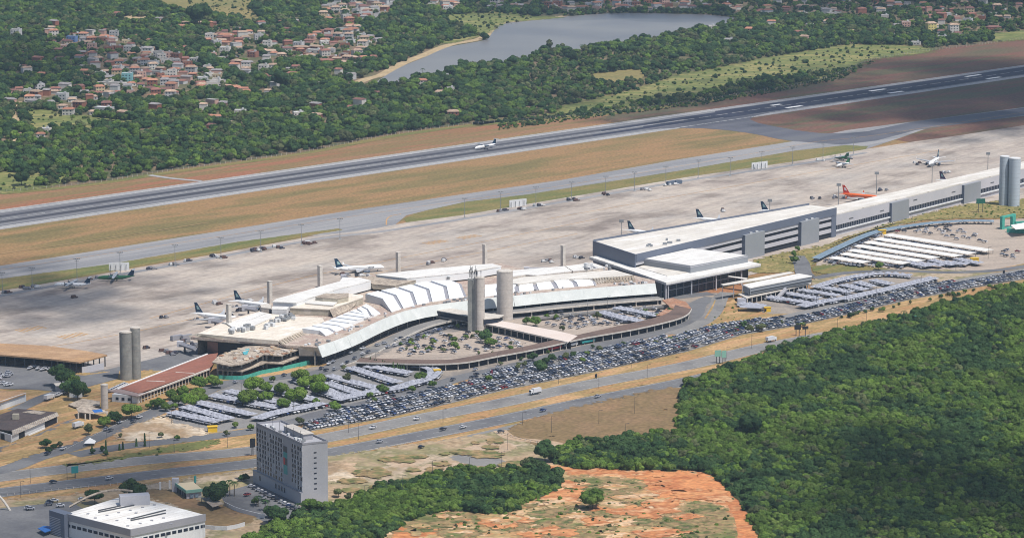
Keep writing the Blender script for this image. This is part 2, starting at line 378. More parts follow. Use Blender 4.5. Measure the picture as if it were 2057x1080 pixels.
# ---------------------------------------------------------------- ground
sheet('ground', [(-9000,-6000),(9000,-6000),(9000,26000),(-9000,26000)], M['ground'], world=True, z=0.0)
TREELINE = [(-300,420),(0,386),(60,381),(200,366),(330,345),(520,319),(620,304),(690,290),(800,269),(950,249),(1100,239),(1250,223),(1400,204),(1500,188),(1620,168),(1680,150),(1720,133),(1753,120),(1850,104),(1950,92),(2057,78),(2500,10)]
sheet('town_ground', [(-900,430)]+TREELINE+[(3200,-60),(3200,-180),(-1500,-180)], M['townsoil'])
sheet('airfield', TREELINE+[(2500,330),(2057,420),(1200,600),(300,740),(-300,800)], M['airgrass'])
sheet('far_verge', TREELINE[:13]+[(1400,222),(1100,262),(700,322),(300,381),(0,424),(-300,465)], M['airgrass_far'], jitter=2, feather=8)
sheet('red_verge', [(1230,228)]+TREELINE[12:]+[(2500,60),(2057,132),(1700,182),(1400,225),(1250,246)], M['redgrass'], jitter=5, feather=22)
sheet('red_infield', [(1420,246),(1500,232),(1800,192),(2057,154),(2500,90),(2500,160),(2057,221),(1840,247),(1743,268),(1640,274),(1520,268)], M['redgrass'], jitter=4, feather=10)
def wline(a, b, ext=1.0):
    A, B = G(*a).xy, G(*b).xy; d = B-A
    return A-d*ext, B+d*ext
# runway: two straight edges
ru0, ru1 = wline((0,421.5), (2057,130.8), .35); rl0, rl1 = wline((0,461), (2057,155), .35)
def lerp(a, b, t): return a+(b-a)*t
def runband(name, a, b, m, t0=0.0, t1=1.0):
    return sheet(name, [lerp(lerp(ru0,ru1,t0),lerp(rl0,rl1,t0),a), lerp(lerp(ru0,ru1,t1),lerp(rl0,rl1,t1),a), lerp(lerp(ru0,ru1,t1),lerp(rl0,rl1,t1),b), lerp(lerp(ru0,ru1,t0),lerp(rl0,rl1,t0),b)], m, world=True)
runband('runway_shoulder', 0, 1, M['shoulder'])
runband('runway', .13, .86, M['runway'])
runband('runway_rubber_marks', .30, .40, M['rubber'], 0, .62); runband('runway_rubber_marks', .57, .69, M['rubber'], 0, .62)
for a_, b_, t_ in ((.19,.27,.575),(.27,.35,.54),(.35,.44,.505),(.44,.52,.555),(.52,.60,.53),(.60,.69,.50),(.69,.77,.58)): runband('runway_cloud_shade_band', a_, b_, M['runway_dark'], t_, 1)  # dark bands with staggered starts paint the gradual cloud shadow edge
runband('runway_edge_line', .125, .145, M['paint_old']); runband('runway_edge_line', .85, .87, M['paint_old'])
RU = (ru1-ru0).normalized(); RN = Vector((RU.y, -RU.x))
TAXI_UP = [(-300,582),(0,534),(700,423.5),(1126,362),(1360,321),(1594,284)]
sheet('taxiway', TAXI_UP+[(1700,262),(2057,216),(2500,150),(2500,175),(2057,233),(1868,256),(1803,279),(1739,300),(1699,292),(1597,303),(1360,344),(1058,391),(938,405),(860,422),(816,433),(790,455),(700,470),(640,472),(476,487),(218,531),(0,560),(-300,610)], M['taxi'])
sheet('taxiway_link', [(1290,261),(1330,259),(1362,257.5),(1412,258),(1462,262),(1500,267),(1529,272),(1560,279),(1594,284),(1690,291),(1760,283),(1840,262),(2057,232),(2500,165),(2500,150),(2057,217),(1834,245),(1743,264),(1700,268),(1648,268),(1600,262),(1560,255),(1523,247.5),(1506,240),(1520,232),(1560,224),(1400,244)], M['taxi_dark'])
sheet('grass_strip', [(-300,612),(0,560),(218,531),(476,486),(680,459),(690,462),(640,470),(442,507),(262,538),(60,574),(0,583),(-300,640)], M['greenstrip'], jitter=1)
sheet('grass_strip', [(812,440),(830,430),(860,422),(940,405),(1058,391),(1360,344),(1597,303),(1699,292),(1744,294),(1739,300),(1594,325),(1380,356),(1054,411),(925,433),(850,444),(816,447)], M['greenstrip'], jitter=1)
sheet('grass_strip', [(1800,281),(1830,270),(1868,257),(2057,234),(2500,168),(2500,190),(2057,252),(1936,271),(1828,286)], M['redgrass'], jitter=1)
sheet('apron', [(-300,642),(0,584),(60,575),(262,540),(442,509),(640,472),(700,467),(760,458),(816,447),(925,433),(1054,411),(1380,356),(1594,325),(1739,300),(1828,286),(1936,271),(2057,252),(2600,165),(2600,300),(2057,400),(1700,475),(1540,545),(1300,600),(700,730),(380,725),(215,742),(100,756),(0,736),(-300,740)], M['apron'])
sheet('service_lane', [(215,742),(300,722),(380,700),(440,690),(450,700),(400,728),(300,760),(180,778),(108,786),(100,760)], M['asphalt'])
# touchdown bars and centre marks
def bar(px, py, ln, wd, m, name='runway_marking'):
    c = G(px, py).xy
    return sheet(name, [c-RU*ln/2-RN*wd/2, c+RU*ln/2-RN*wd/2, c+RU*ln/2+RN*wd/2, c-RU*ln/2+RN*wd/2], m, world=True)
for px, py, ln in ((1763,181.3,26),(1800,185.7,24),(1954.5,152.5,26),(1996,157,24),(1559,211,15),(1595,215,24)):
    bar(px, py, ln, 5, M['paint'])
def bars(name, cs, ln, wd, m, z):
    b = MB()
    for c in cs: b.add([(*(c-RU*ln/2-RN*wd/2), z), (*(c-RU*ln/2+RN*wd/2), z), (*(c+RU*ln/2+RN*wd/2), z), (*(c+RU*ln/2-RN*wd/2), z)], [(0,1,2,3)])
    return b.build(name, m, kind='structure')
z = ZL[0]+.005; ZL[0] = z
bars('runway_centre_line', [lerp(lerp(ru0,ru1,t/95),lerp(rl0,rl1,t/95),.49) for t in range(6, 90)], 18, 1, M['paint_old'], z)
for edge in (0.03, .955):
    bars('shoulder_joint_marks', [lerp(lerp(ru0,ru1,.2+.6*k/120),lerp(rl0,rl1,.2+.6*k/120),edge) for k in range(120)], 10, 1.8, M['paint_old'], z)
strip('taxiway_centre_line', [(-200,572),(300,497),(700,436),(1126,374),(1500,311),(1640,285),(1760,272),(2057,226)], .5, M['yellow_paint'])
strip('taxiway_turn_line', [(776,452),(777,441),(786,434),(806,430)], .8, M['yellow_paint'])
strip('mown_track', [(0,510),(200,481),(420,447)], 2.2, M['pale_mark'])
strip('boundary_grass', [(x, y+3) for x, y in TREELINE[1:14]], 12, M['greenstrip'])
strip('perimeter_track', [(300,352),(340,358),(380,362),(405,364)], 6, M['shoulder'])
strip('apron_edge_road', [(-100,614),(60,583),(262,548),(442,516),(640,480),(760,466),(925,441),(1054,419),(1380,363),(1594,332),(1739,307)], 7, M['taxi'])
for p in ([(0,712),(140,690),(300,660),(450,625)], [(700,560),(900,520),(1160,470)], [(300,640),(600,560),(900,500),(1200,440)], [(1100,440),(1500,370),(1900,300)]):
    strip('apron_lead_line', p, .6, M['yellow_paint'])
for px, py in ((62,661),(146,674),(942,476),(875,487)):       # hatched stand boxes
    bars('stand_hatching', [G(px, py).xy+RU*(k-3)*3.0 for k in range(7)], 1.0, 10, M['yellow_paint'], ZL[0]+.005)
ZL[0] += .01
# lake
LAKE = [(752,172),(768,157),(806,135),(850,117),(898,96),(940,88),(976,80),(990,65),(1000,54),(1012,48),(1060,43),(1136,34),(1200,29),(1258,27),(1380,29),(1430,31),(1480,38),(1470,46),(1420,58),(1300,82),(1180,98),(1090,106),(1005,132),(925,139),(850,156),(790,172)]
LW = smooth([G(*p).xy for p in LAKE], 4, True)
strip('dyke_road', [(715,168),(740,158),(768,151),(806,129),(850,112),(898,92),(940,84),(970,77),(982,66),(992,54),(1010,46),(1060,41),(1136,33)], 13, M['dyke'])
strip('dyke_grass', [(806,131),(850,114),(898,93),(940,85),(972,78),(985,66),(996,55)], 6, M['meadow'], off=14)
sheet('lake', LW, M['water'], world=True)
# meadows and fields
sheet('striped_field', [(950,250),(1010,240),(1100,234),(1140,212),(1240,190),(1300,172),(1360,152),(1440,138),(1529,119),(1620,104),(1712,90),(1800,92),(1868,98),(1848,108),(1753,119),(1700,140),(1620,166),(1540,170),(1479,178),(1400,198),(1250,218),(1100,238)], M['meadow'], jitter=8, feather=26)
sheet('golden_field', [(1190,150),(1250,142),(1292,141),(1292,160),(1240,166),(1195,168)], M['golden'], jitter=6, feather=14)
sheet('golden_hillside', [(296,-20),(515,-20),(512,20),(540,46),(520,52),(485,44),(430,34),(370,28),(320,18)], M['golden'], jitter=8, feather=24)
sheet('green_meadow', [(38,222),(66,217),(102,219),(112,228),(200,235),(300,246),(220,256),(130,264),(60,262)], M['meadow'], jitter=6, feather=14)
sheet('green_meadow', [(-60,350),(0,344),(50,348),(130,352),(140,362),(60,382),(0,388),(-60,394)], M['meadow'], jitter=6, feather=14)
sheet('lakeside_field', [(888,30),(1000,24),(1080,33),(1130,36),(1060,42),(1010,47),(985,64),(960,74),(900,88),(880,84),(930,60),(900,45)], M['meadow'], jitter=4, feather=10)
sheet('green_meadow', [(1985,72),(2040,64),(2300,40),(2300,62),(2057,80),(2000,84)], M['meadow'], jitter=4, feather=14)
sheet('scraped_plot', [(248,36),(275,30),(300,38),(295,44),(262,46),(246,42)], M['dyke'], jitter=3, feather=8)
strip('dirt_road', [(28,292),(42,262),(30,238),(34,222),(44,205)], 7, M['dyke'])
strip('town_street', [(752,44),(766,20),(790,4),(820,-10)], 11, M['asphalt_pale'])
strip('town_street', [(590,140),(620,120),(650,100),(690,70),(740,40)], 7, M['townsoil'])
# ---------------------------------------------------------------- land side ground
sheet('verge', [(-300,800),(0,760),(300,745),(700,730),(1500,600),(2057,520),(2600,430),(2600,560),(2057,600),(1700,690),(1440,780),(1100,880),(640,960),(0,1050),(-300,1080)], M['verge'], jitter=3, feather=6)
sheet('terminal_forecourt', [(640,745),(700,700),(800,680),(900,655),(1000,650),(1320,600),(1440,588),(1462,600),(1440,640),(1380,665),(1200,708),(1000,745),(900,770),(760,800),(640,830),(560,850),(430,870),(330,860),(340,830),(420,790),(520,762),(640,735)], M['lot'], jitter=2)
sheet('covered_lot', [(336,842),(420,795),(470,770),(640,748),(760,737),(870,742),(882,757),(860,775),(760,803),(640,826),(540,856),(440,866),(350,850)], M['asphalt_pale'])
sheet('drop_off_garden', [(725,735),(820,690),(900,668),(990,668),(1120,690),(1060,705),(960,722),(880,726),(760,732)], M['lot_tan'], jitter=2, feather=3)
sheet('inner_car_park', [(1010,645),(1120,618),(1240,605),(1320,600),(1352,612),(1330,632),(1230,660),(1180,672),(1060,668)], M['lot_tan'], jitter=2, feather=3)
sheet('upper_car_park', [(1640,520),(1760,468),(1800,455),(1900,445),(2057,440),(2500,420),(2500,520),(2057,530),(1980,545),(1800,545),(1640,540)], M['lot_tan'])
sheet('lower_right_car_park', [(1500,612),(1600,588),(1690,564),(1790,553),(1850,556),(1890,566),(1800,588),(1700,608),(1600,630),(1540,632)], M['lot'])
sheet('grass_slope', [(1500,530),(1560,512),(1660,492),(1740,465),(1900,420),(2000,405),(2200,395),(2200,430),(2057,438),(1900,440),(1800,452),(1680,492),(1640,518),(1620,540),(1560,548),(1500,545)], M['brush'], jitter=3, feather=7)
sheet('grass_slope', [(1640,535),(1700,533),(1760,538),(1800,545),(1700,550),(1640,548)], M['greenstrip'], jitter=2, feather=7)
sheet('brown_embankment', [(1636,560),(1700,548),(1850,543),(1960,545),(2010,552),(1900,568),(1870,560),(1790,552),(1690,563),(1640,578)], M['lot_soil'], jitter=2, feather=5)
sheet('grass_slope', [(1410,664),(1450,625),(1475,600),(1500,610),(1520,628),(1600,640),(1500,655)], M['verge'], jitter=2, feather=7)
UPR = [(-300,1000),(0,959),(148,940.5),(296,924.5),(511,905),(680,875),(843,841),(1006,810),(1190,771),(1380,735),(1538,697.5),(1751,657.5),(1870,630),(2000,602),(2300,535)]
LOR = [(-300,1030),(0,990),(296,955),(511,931),(680,906.5),(843,876),(1006,844),(1200,803),(1380,767),(1500,740),(1700,700),(2000,640)]
strip('highway_far_carriageway', UPR, 19, M['asphalt_pale'], sm=4)
strip('highway_near_carriageway', LOR, 19, M['asphalt'], sm=4)
def dashes(line, off, every, ln, wd, m, name='lane_marking', z=None):
    L = resample(smooth([G(*p).xy for p in line], 4), every); nr = normals(L)
    b = MB(); z = z or ZL[0]+.005
    for i, (p, n) in enumerate(zip(L, nr)):
        d = Vector((-n.y, n.x)); c = p+n*off
        b.add([(*(c-d*ln/2-n*wd/2), z), (*(c+d*ln/2-n*wd/2), z), (*(c+d*ln/2+n*wd/2), z), (*(c-d*ln/2+n*wd/2), z)], [(0,1,2,3)])
    return b.build(name, m, kind='structure')
dashes(UPR, 0, 12, 4, .22, M['paint_old']); dashes(LOR, 0, 12, 4, .22, M['paint_old'])
for ln_ in (UPR, LOR):
    for s_ in (-8.2, 8.2): strip('road_edge_line', ln_, .35, M['paint_old'], sm=4, off=s_, z=ZL[0]+.005)
ZL[0] += .01
ACC = [(-200,985),(0,946),(74,920),(148,898),(222,866),(311,829),(352,811),(407,788),(463,769),(520,764),(571,757),(620,752),(657,744),(718,712),(760,700),(800,690),(840,674),(900,656),(950,650),(1040,636),(1180,620),(1320,602),(1372,596),(1430,590)]
strip('terminal_access_road', ACC, 13, M['asphalt'], sm=4)
SEC = [(148,915),(237,899),(289,893),(350,886),(420,878),(507,866),(600,846),(640,833),(733,812),(827,789),(873,775),(920,761),(965,750),(1024,738),(1100,718),(1180,699),(1293,675),(1372,655),(1394,632),(1402,612),(1432,598)]
strip('bus_lane_road', SEC, 13, M['asphalt'], sm=4)
strip('loop_road', [(1350,672),(1400,654),(1426,637),(1441,616),(1446,600),(1462,588)], 11, M['asphalt_pale'], sm=4)
sheet('loop_island', [(1415,640),(1432,612),(1436,603),(1438,604),(1432,620),(1418,641)], M['verge'])
strip('hotel_side_road', [(1000,868),(1040,872),(1080,880),(1130,892)], 9, M['lot_soil'], sm=4)
strip('slip_road', [(680,925),(760,915),(846,898),(930,882),(1000,866),(1060,852)], 9, M['asphalt_pale'], sm=4)
strip('ramp_road', [(1600,515),(1610,530),(1614,548),(1622,556)], 12, M['asphalt'], sm=4)
strip('upper_lot_road', [(1636,560),(1700,549),(1800,545),(1900,548),(1990,545),(2057,536),(2300,500)], 9, M['asphalt'], sm=4)
strip('long_lot_road', [(1400,662),(1500,650),(1600,632),(1711,608),(1800,590),(1900,570),(1980,555),(2057,543),(2300,500)], 9, M['asphalt_pale'], sm=4)
LOW = [(600,872),(653,861),(778,840),(896,813),(1015,784),(1200,747),(1380,707),(1493,673),(1600,655.5),(1711,631),(1822,604),(1978,575.5),(2057,562),(2200,535)]
UPP = [(612,850),(638,843),(748,807),(867,784),(926,775),(958,754),(1015,742),(1104,727),(1200,704),(1380,670),(1471,649),(1600,638),(1715,609),(1822,582),(1955,562),(2057,547),(2200,522)]
LONG = LOW
sheet('long_car_lot', LOW+UPP[::-1], M['asphalt_pale'])
sheet('service_yard', [(-100,728),(0,730),(60,738),(105,750),(170,755),(240,745),(236,762),(180,777),(112,787),(60,783),(0,782),(-100,785)], M['asphalt'])
strip('depot_road', [(-200,930),(0,905),(78,882),(140,853),(175,842)], 12, M['asphalt'], sm=3)
strip('depot_road', [(30,825),(60,812),(85,800),(120,788),(150,778)], 10, M['asphalt'], sm=3)
sheet('depot_verge', [(0,905),(90,870),(150,845),(230,820),(300,810),(250,840),(160,885),(90,905),(0,935)], M['verge'], jitter=2, feather=5)
sheet('rubble_plot', [(240,868),(300,845),(335,836),(345,850),(420,870),(330,882),(250,885)], M['sand'], jitter=3, feather=7)
sheet('grass_mound', [(130,935),(200,925),(300,905),(400,888),(440,888),(400,902),(300,913),(180,932)], M['greenstrip'], jitter=2, feather=6)
# near plots
sheet('hotel_plot', [(-200,1000),(0,1005),(120,998),(300,975),(505,945),(680,915),(1000,870),(1060,862),(1140,895),(1120,935),(1050,960),(860,1010),(650,1060),(480,1200),(-200,1300)], M['lot_soil'], jitter=3, feather=8)
sheet('forecourt_asphalt', [(-200,1025),(0,1022),(140,1008),(200,1040),(180,1120),(-200,1200)], M['asphalt'])
sheet('hotel_yard', [(440,992),(500,975),(520,968),(600,1015),(640,1050),(560,1062),(500,1035),(455,1018)], M['asphalt'])
sheet('ochre_yard', [(270,990),(350,985),(385,1003),(445,1018),(505,1032),(505,1050),(460,1058),(410,1055),(380,1025)], M['brownfield'], feather=4)
sheet('levelled_pad', [(924,905),(981,888.6),(1038,894.7),(1000,911),(965,919)], M['pad'], jitter=1.5, feather=6)
sheet('levelled_pad', [(778,929),(839,917),(860,925),(806,939)], M['pad'], jitter=1.5, feather=6)
sheet('levelled_pad', [(827,945),(892,927),(941,937),(875,960)], M['pad'], jitter=1.5, feather=6)
sheet('levelled_pad', [(655,940),(704,931),(721,945),(749,954),(680,968),(655,962)], M['sand'], jitter=1.5, feather=6)
sheet('gravel_pad', [(905,920),(940,913),(1010,925),(990,938),(950,936)], M['asphalt_pale'], jitter=1.5, feather=4)
strip('plot_track', [(690,1000),(782,986),(843,975),(900,966)], 14, M['pad'])
sheet('brown_field', [(1026,860),(1128,827),(1250,800),(1360,780),(1385,800),(1375,868),(1250,884),(1128,900),(1030,878)], M['brownfield'], jitter=3, feather=7)
strip('dirt_track', [(1004,866),(1030,882),(1090,888),(1125,896),(1128,915),(1100,940)], 8, M['pad'])
sheet('clay_pit', [(560,1200),(650,1075),(760,1045),(820,1028),(960,1010),(1100,938),(1190,945),(1300,948),(1420,950),(1445,975),(1480,1000),(1500,1040),(1530,1100),(1560,1200)], M['clay_pale'], jitter=4, feather=10)
sheet('clay_bank', [(1100,940),(1190,944),(1300,948),(1420,952),(1445,980),(1480,1005),(1505,1045),(1530,1120),(1480,1120),(1470,1060),(1440,1020),(1400,1005),(1330,1000),(1290,965),(1200,958),(1120,950)], M['clay'], jitter=5, feather=12)
sheet('clay_bank', [(600,1180),(640,1080),(760,1064),(840,1052),(900,1040),(960,1036),(940,1050),(860,1075),(760,1100),(700,1180)], M['clay_red'], jitter=4, feather=12)
sheet('clay_bank', [(1290,955),(1400,950),(1425,960),(1440,1000),(1380,1010),(1310,990)], M['clay_red'], jitter=5, feather=12)
sheet('green_patch', [(1140,960),(1250,962),(1290,975),(1270,990),(1180,1005),(1130,985)], M['scrub'], jitter=6, feather=9)
sheet('green_patch', [(1190,1015),(1290,1008),(1280,1030),(1210,1040)], M['scrub'], jitter=6, feather=9)
sheet('green_patch', [(1380,1010),(1440,1015),(1475,1050),(1470,1100),(1400,1110),(1360,1060)], M['scrub'], jitter=6, feather=9)
sheet('green_patch', [(820,1030),(920,1030),(990,1020),(960,1040),(870,1060),(820,1070)], M['scrub'], jitter=5, feather=9)
strip('clay_road', [(1420,968),(1450,985),(1475,1010),(1492,1040),(1500,1075),(1505,1120)], 9, M['clay_red'], sm=4)
def blobs(name, polypix, n, r0, r1, m, seed, fe_=4):
    r = random.Random(seed); W = [G(*p).xy for p in polypix]; xs = [p.x for p in W]; ys = [p.y for p in W]; k = 0; z = ZL[0]
    while k < n:
        c = Vector((r.uniform(min(xs),max(xs)), r.uniform(min(ys),max(ys))))
        if not inside(c, W): continue
        k += 1; R0 = max(2.5, r.uniform(r0, r1)*(r.random()**.6+.3)); st = r.uniform(.6,1.5)
        pts = [c+Vector((math.cos(a_)*R0*st*(1+.6*noise.noise(Vector((math.cos(a_)*1.3+k, math.sin(a_)*1.3, seed)))), math.sin(a_)*R0*(1+.6*noise.noise(Vector((math.cos(a_)*1.3+k, math.sin(a_)*1.3, seed+3)))))) for a_ in [i*2*PI/18 for i in range(18)]]
        ZL[0] = z+.003*k; sheet(name, pts, m, world=True, feather=min(fe_, R0*.7))
    ZL[0] = z+.003*n+.01
CLP = [(720,1080),(800,1040),(960,1015),(1110,950),(1300,955),(1430,965),(1490,1030),(1510,1090)]
blobs('weed_patch', [(720,1080),(800,1040),(960,1015),(1120,955),(1285,965),(1300,1005),(1400,1020),(1470,1050),(1480,1095)], 56, 3, 11, M['scrub'], 5, 8)
blobs('clay_scar', CLP, 22, 4, 13, M['clay'], 6, 9); blobs('pale_scar', [(720,1080),(960,1015),(1120,965),(1280,970),(1330,1020),(1400,1090)], 20, 3, 8, M['clay_pale'], 7, 7)
blobs('weed_patch', [(680,930),(1000,880),(1100,915),(1040,940),(860,985),(700,1000)], 30, 2, 8, M['scrub'], 8, 4)
RF = [(1112,930),(1120,905),(1180,888),(1250,884),(1362,868),(1368,800),(1378,772),(1445,748),(1560,702),(1640,682),(1800,642),(1900,612),(2057,574),(2300,520),(2500,560),(2500,1300),(1600,1300),(1545,1120),(1515,1050),(1480,1000),(1440,962),(1400,945),(1250,945),(1150,942)]
BF = [(440,1300),(500,1085),(560,1052),(640,1025),(700,1008),(760,985),(870,955),(960,945),(1070,942),(1125,955),(1125,985),(1060,1010),(1020,1035),(960,1032),(900,1025),(830,1045),(780,1070),(740,1100),(640,1200),(500,1400)]
sheet('forest_floor', RF, M['forestfloor'], jitter=4)
sheet('forest_floor', BF, M['forestfloor'], jitter=4)
# ---------------------------------------------------------------- building materials
M['white_roof'] = mat('white_sheet_roof', [(.66,.63,.58), (.78,.77,.74), (.72,.70,.67), (.82,.81,.78)], .05, (.4,2.5), RWA, rough=.6, fine=.07, fscale=1, detail=8, seam=3.5)
M['vault'] = mat('white_vault_metal', [(.82,.83,.83), (.76,.77,.78)], .05, rough=.45, fine=.03)
M['t2roof'] = mat('cream_membrane_roof', [(.60,.56,.50), (.72,.69,.64), (.64,.60,.54), (.76,.73,.69)], .03, (.5,2), RWA, rough=.7, fine=.06, detail=8, seam=6)
M['concrete'] = mat('pale_concrete', [(.60,.555,.50), (.51,.47,.42), (.66,.61,.55)], .12, (1,1), fine=.12, fscale=.8)
M['tan_concrete'] = mat('tan_roof_concrete', [(.74,.68,.59), (.64,.57,.48), (.80,.75,.67)], .08, (.6,2), RWA, fine=.1, fscale=.6)
M['stained'] = mat('stained_concrete', [(.36,.29,.23), (.48,.41,.33), (.26,.21,.17), (.42,.36,.30)], .25, fine=.2, fscale=1.2, detail=7)
M['gravelroof'] = mat('pinkish_gravel_roof', [(.44,.33,.27), (.36,.27,.23), (.50,.42,.35), (.30,.22,.17)], .12, fine=.22, fscale=.9, detail=7)
M['fascia'] = mat('pale_green_fascia', [(.65,.67,.645), (.58,.60,.58), (.69,.70,.68)], .08, fine=.05, rough=.5)
M['beige'] = mat('beige_parapet', [(.50,.45,.36), (.42,.38,.30), (.56,.50,.42)], .12, fine=.1, fscale=.8)
M['slate'] = mat('slate_blue_cladding', [(.115,.135,.185), (.13,.15,.20)], .05, rough=.5, fine=.04)
M['greybox'] = mat('grey_cladding', [(.25,.265,.29), (.28,.295,.315)], .05, rough=.5, fine=.04)
M['greyside'] = mat('grey_blue_cladding', [(.13,.15,.20)], .05, rough=.5, fine=.03)
M['lightwall'] = mat('light_grey_cladding', [(.50,.49,.52), (.45,.445,.475)], .04, (1,1), rough=.6, fine=.04)
M['edgegrey'] = mat('grey_edge_trim', [(.30,.30,.33), (.27,.27,.30)], .1, rough=.5, fine=.05)
M['whitewall'] = mat('white_wall', [(.66,.67,.68), (.58,.585,.59)], .15, fine=.06)
M['glass'] = mat('dark_glass', [(.012,.02,.04)], rough=.25, spec=.3)
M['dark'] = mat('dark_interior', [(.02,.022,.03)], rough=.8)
M['steel'] = mat('grey_steel', [(.28,.29,.30)], rough=.5, metal=.3)
M['darksteel'] = mat('dark_steel', [(.07,.075,.085)], rough=.5)
M['silo'] = mat('pale_blue_silo', [(.44,.50,.57), (.40,.455,.52)], .1, (1,1), rough=.45, fine=.03)
M['grey_tower'] = mat('grey_tower_concrete', [(.27,.27,.25), (.22,.22,.21), (.30,.30,.275)], .15, fine=.08, fscale=.8)
M['tower_warm'] = mat('warm_tower_concrete', [(.56,.505,.455), (.50,.455,.415), (.60,.54,.485)], .12, fine=.08, fscale=.8)
M['redroof'] = mat('rust_red_roof', [(.29,.115,.08), (.24,.10,.07), (.33,.145,.10)], .05, (.4,3), .8, fine=.12, fscale=.8)
M['orangeroof'] = mat('dusty_orange_roof', [(.44,.27,.14), (.34,.21,.12), (.52,.34,.20)], .05, (.6,1.8), .1, fine=.15, fscale=.8, detail=7)
M['darkroof'] = mat('dark_felt_roof', [(.055,.045,.045), (.10,.075,.07), (.07,.06,.06)], .06, fine=.2, fscale=.8)
M['brownroof'] = mat('brown_canopy_roof', [(.125,.085,.07), (.16,.11,.09), (.10,.07,.06)], .05, fine=.15, fscale=.8)
M['rust'] = mat('rusty_formwork', [(.42,.20,.11), (.30,.16,.10), (.52,.32,.22)], .15, fine=.25, fscale=1)
M['hotelwall'] = mat('hotel_grey_wall', [(.40,.40,.425), (.36,.36,.385)], .1, rough=.8, fine=.04)
M['hotelface'] = mat('hotel_front_panel', [(.38,.375,.395), (.34,.335,.355)], .1, rough=.8, fine=.04)
M['palepanel'] = mat('pale_window_panel', [(.58,.58,.59)], rough=.7)
M['green'] = mat('green_hoarding', [(.05,.33,.26), (.08,.38,.30), (.04,.28,.22)], .3, fine=.12, fscale=2)
M['teal'] = mat('teal_paint', [(.04,.30,.30)], rough=.4)
M['yellow'] = mat('yellow_kiosk_paint', [(.72,.46,.03)], rough=.5)
M['blue'] = mat('blue_tarp', [(.03,.13,.40)], rough=.6, fine=.1)
M['tarp'] = mat('teal_tarpaulin', [(.10,.38,.42)], rough=.6, fine=.2)
M['net'] = mat('grey_shade_net', [(.27,.28,.33), (.35,.36,.41), (.22,.23,.27)], .25, rough=.8, fine=.1, fscale=1)
M['cream'] = mat('cream_paint', [(.62,.52,.35)])
M['mint'] = mat('mint_green_paint', [(.22,.42,.34)])
M['palewhite'] = mat('white_tent_fabric', [(.85,.84,.82)], rough=.6)
M['bluegrey'] = mat('blue_grey_awning', [(.20,.27,.34), (.15,.21,.27), (.26,.33,.39)], .2, fine=.1)
M['red'] = mat('red_paint', [(.50,.03,.03)], rough=.4)
A_ = lambda pts: T(360,520,5.1425,pts)
B_ = lambda pts: T(700,500,5.1425,pts)
C_ = lambda pts: T(1040,480,5.1425,pts)
D_ = lambda pts: T(1180,400,5.1425,pts)
def slab(name, pix, z0, z1, m, parent, **tg):
    return MB().prism([p.xy for p in GP(pix, z1)], z0, z1).build(name, m, parent, **tg)
def repeat_part(parent, name, me, spots):
    """alike pieces that share one mesh; spots = [(location, rz, scale)]"""
    off = OFF[parent.name]
    for loc, rz, s in spots:
        o = bpy.data.objects.new(name, me); C.objects.link(o); o.parent = parent
        o.location = Vector(loc)-off; o.rotation_euler = (0,0,rz); o.scale = s if hasattr(s,'__len__') else (s,)*3
def unit_box(name, m):
    b = MB(); b.box((0,0,0), (1,1,1)); me = bpy.data.meshes.new(name); me.from_pydata(b.v, [], b.f); me.materials.append(m); return me
def ang(a, b): return math.atan2(b[1]-a[1], b[0]-a[0])
# ================================================================= terminal 1: long curved terminal
ZR = 12.0
FT = [(638,697),(700,675),(760,646),(817,624.5),(875,613),(939,605),(972,600),(1040,594.5),(1100,588),(1215,577.5),(1316,570)]
ft = smooth(GP(FT, ZR), 4)
t1 = thing('curved_terminal', 'long curved concrete terminal with pale green fascia and stepped white skylight roofs beside the apron', 'airport terminal', G(800,680))
back = [(383,676),(399,669.5),(457,640),(521,625),(545,604),(600,584),(640,574),(720,560),(748,552),(820,545),(941,533),(1000,528),(1054,541),(1134,533),(1190,527),(1245,546),(1316,563)]
body = [p.xy for p in GP(back, ZR)]
front = [Vector(p) for p in ft]
hull = body + front[::-1] + [G(574,693,ZR).xy, G(560,690,ZR).xy]
slab_in = MB().prism(hull, ZR-1.6, ZR).build('roof_slab', M['gravelroof'], t1)
# recessed outer wall
nf = normals(front)
wall = [p-n*2.5 for p, n in zip(front, nf)]
MB().sweep(wall, [(0,0),(0,ZR-1.6),(-1,ZR-1.6)]).build('wall', M['stained'], t1)
glz = MB(); glz.sweep(wall, [(.25,.3),(.25,10.2)]); glz.build('glazing', M['glass'], t1)
pos_ = [(p[0], p[1]) for p in resample([w_+n*.45 for w_, n in zip(wall, nf)], 12)]
mull = unit_box('column', M['concrete'])
repeat_part(t1, 'column', mull, [(Vector((p[0],p[1],5.2)), 0, (.4,.4,10.4)) for p in pos_])
# sloping pale green fascia, one part per bay of 18 m
fp = resample(front, 18.0)+[front[-1]]
for i in range(len(fp)-1):
    seg = [fp[i], (fp[i]+fp[i+1])/2, fp[i+1]]
    seg[0] = seg[0]+(seg[2]-seg[0])*.004
    MB().sweep(seg, [(0.3,ZR+.5),(-.2,ZR+.5),(-.2,ZR-.3),(3.0,ZR-6.2),(3.4,ZR-6.2)], closed=True).build('fascia_panel', M['fascia'], t1)
# back and end walls
bw = MB()
bb = [Vector(p) for p in body]
cx_ = Vector((sum(p.x for p in hull)/len(hull), sum(p.y for p in hull)/len(hull)))
bi = [p+(cx_-p).normalized()*5 for p in bb]
for a, b in zip(bi, bi[1:]):
    bw.add([(*a,0),(*b,0),(*b,ZR-1.6),(*a,ZR-1.6)], [(0,1,2,3)])
bw.build('rear_wall', M['stained'], t1)
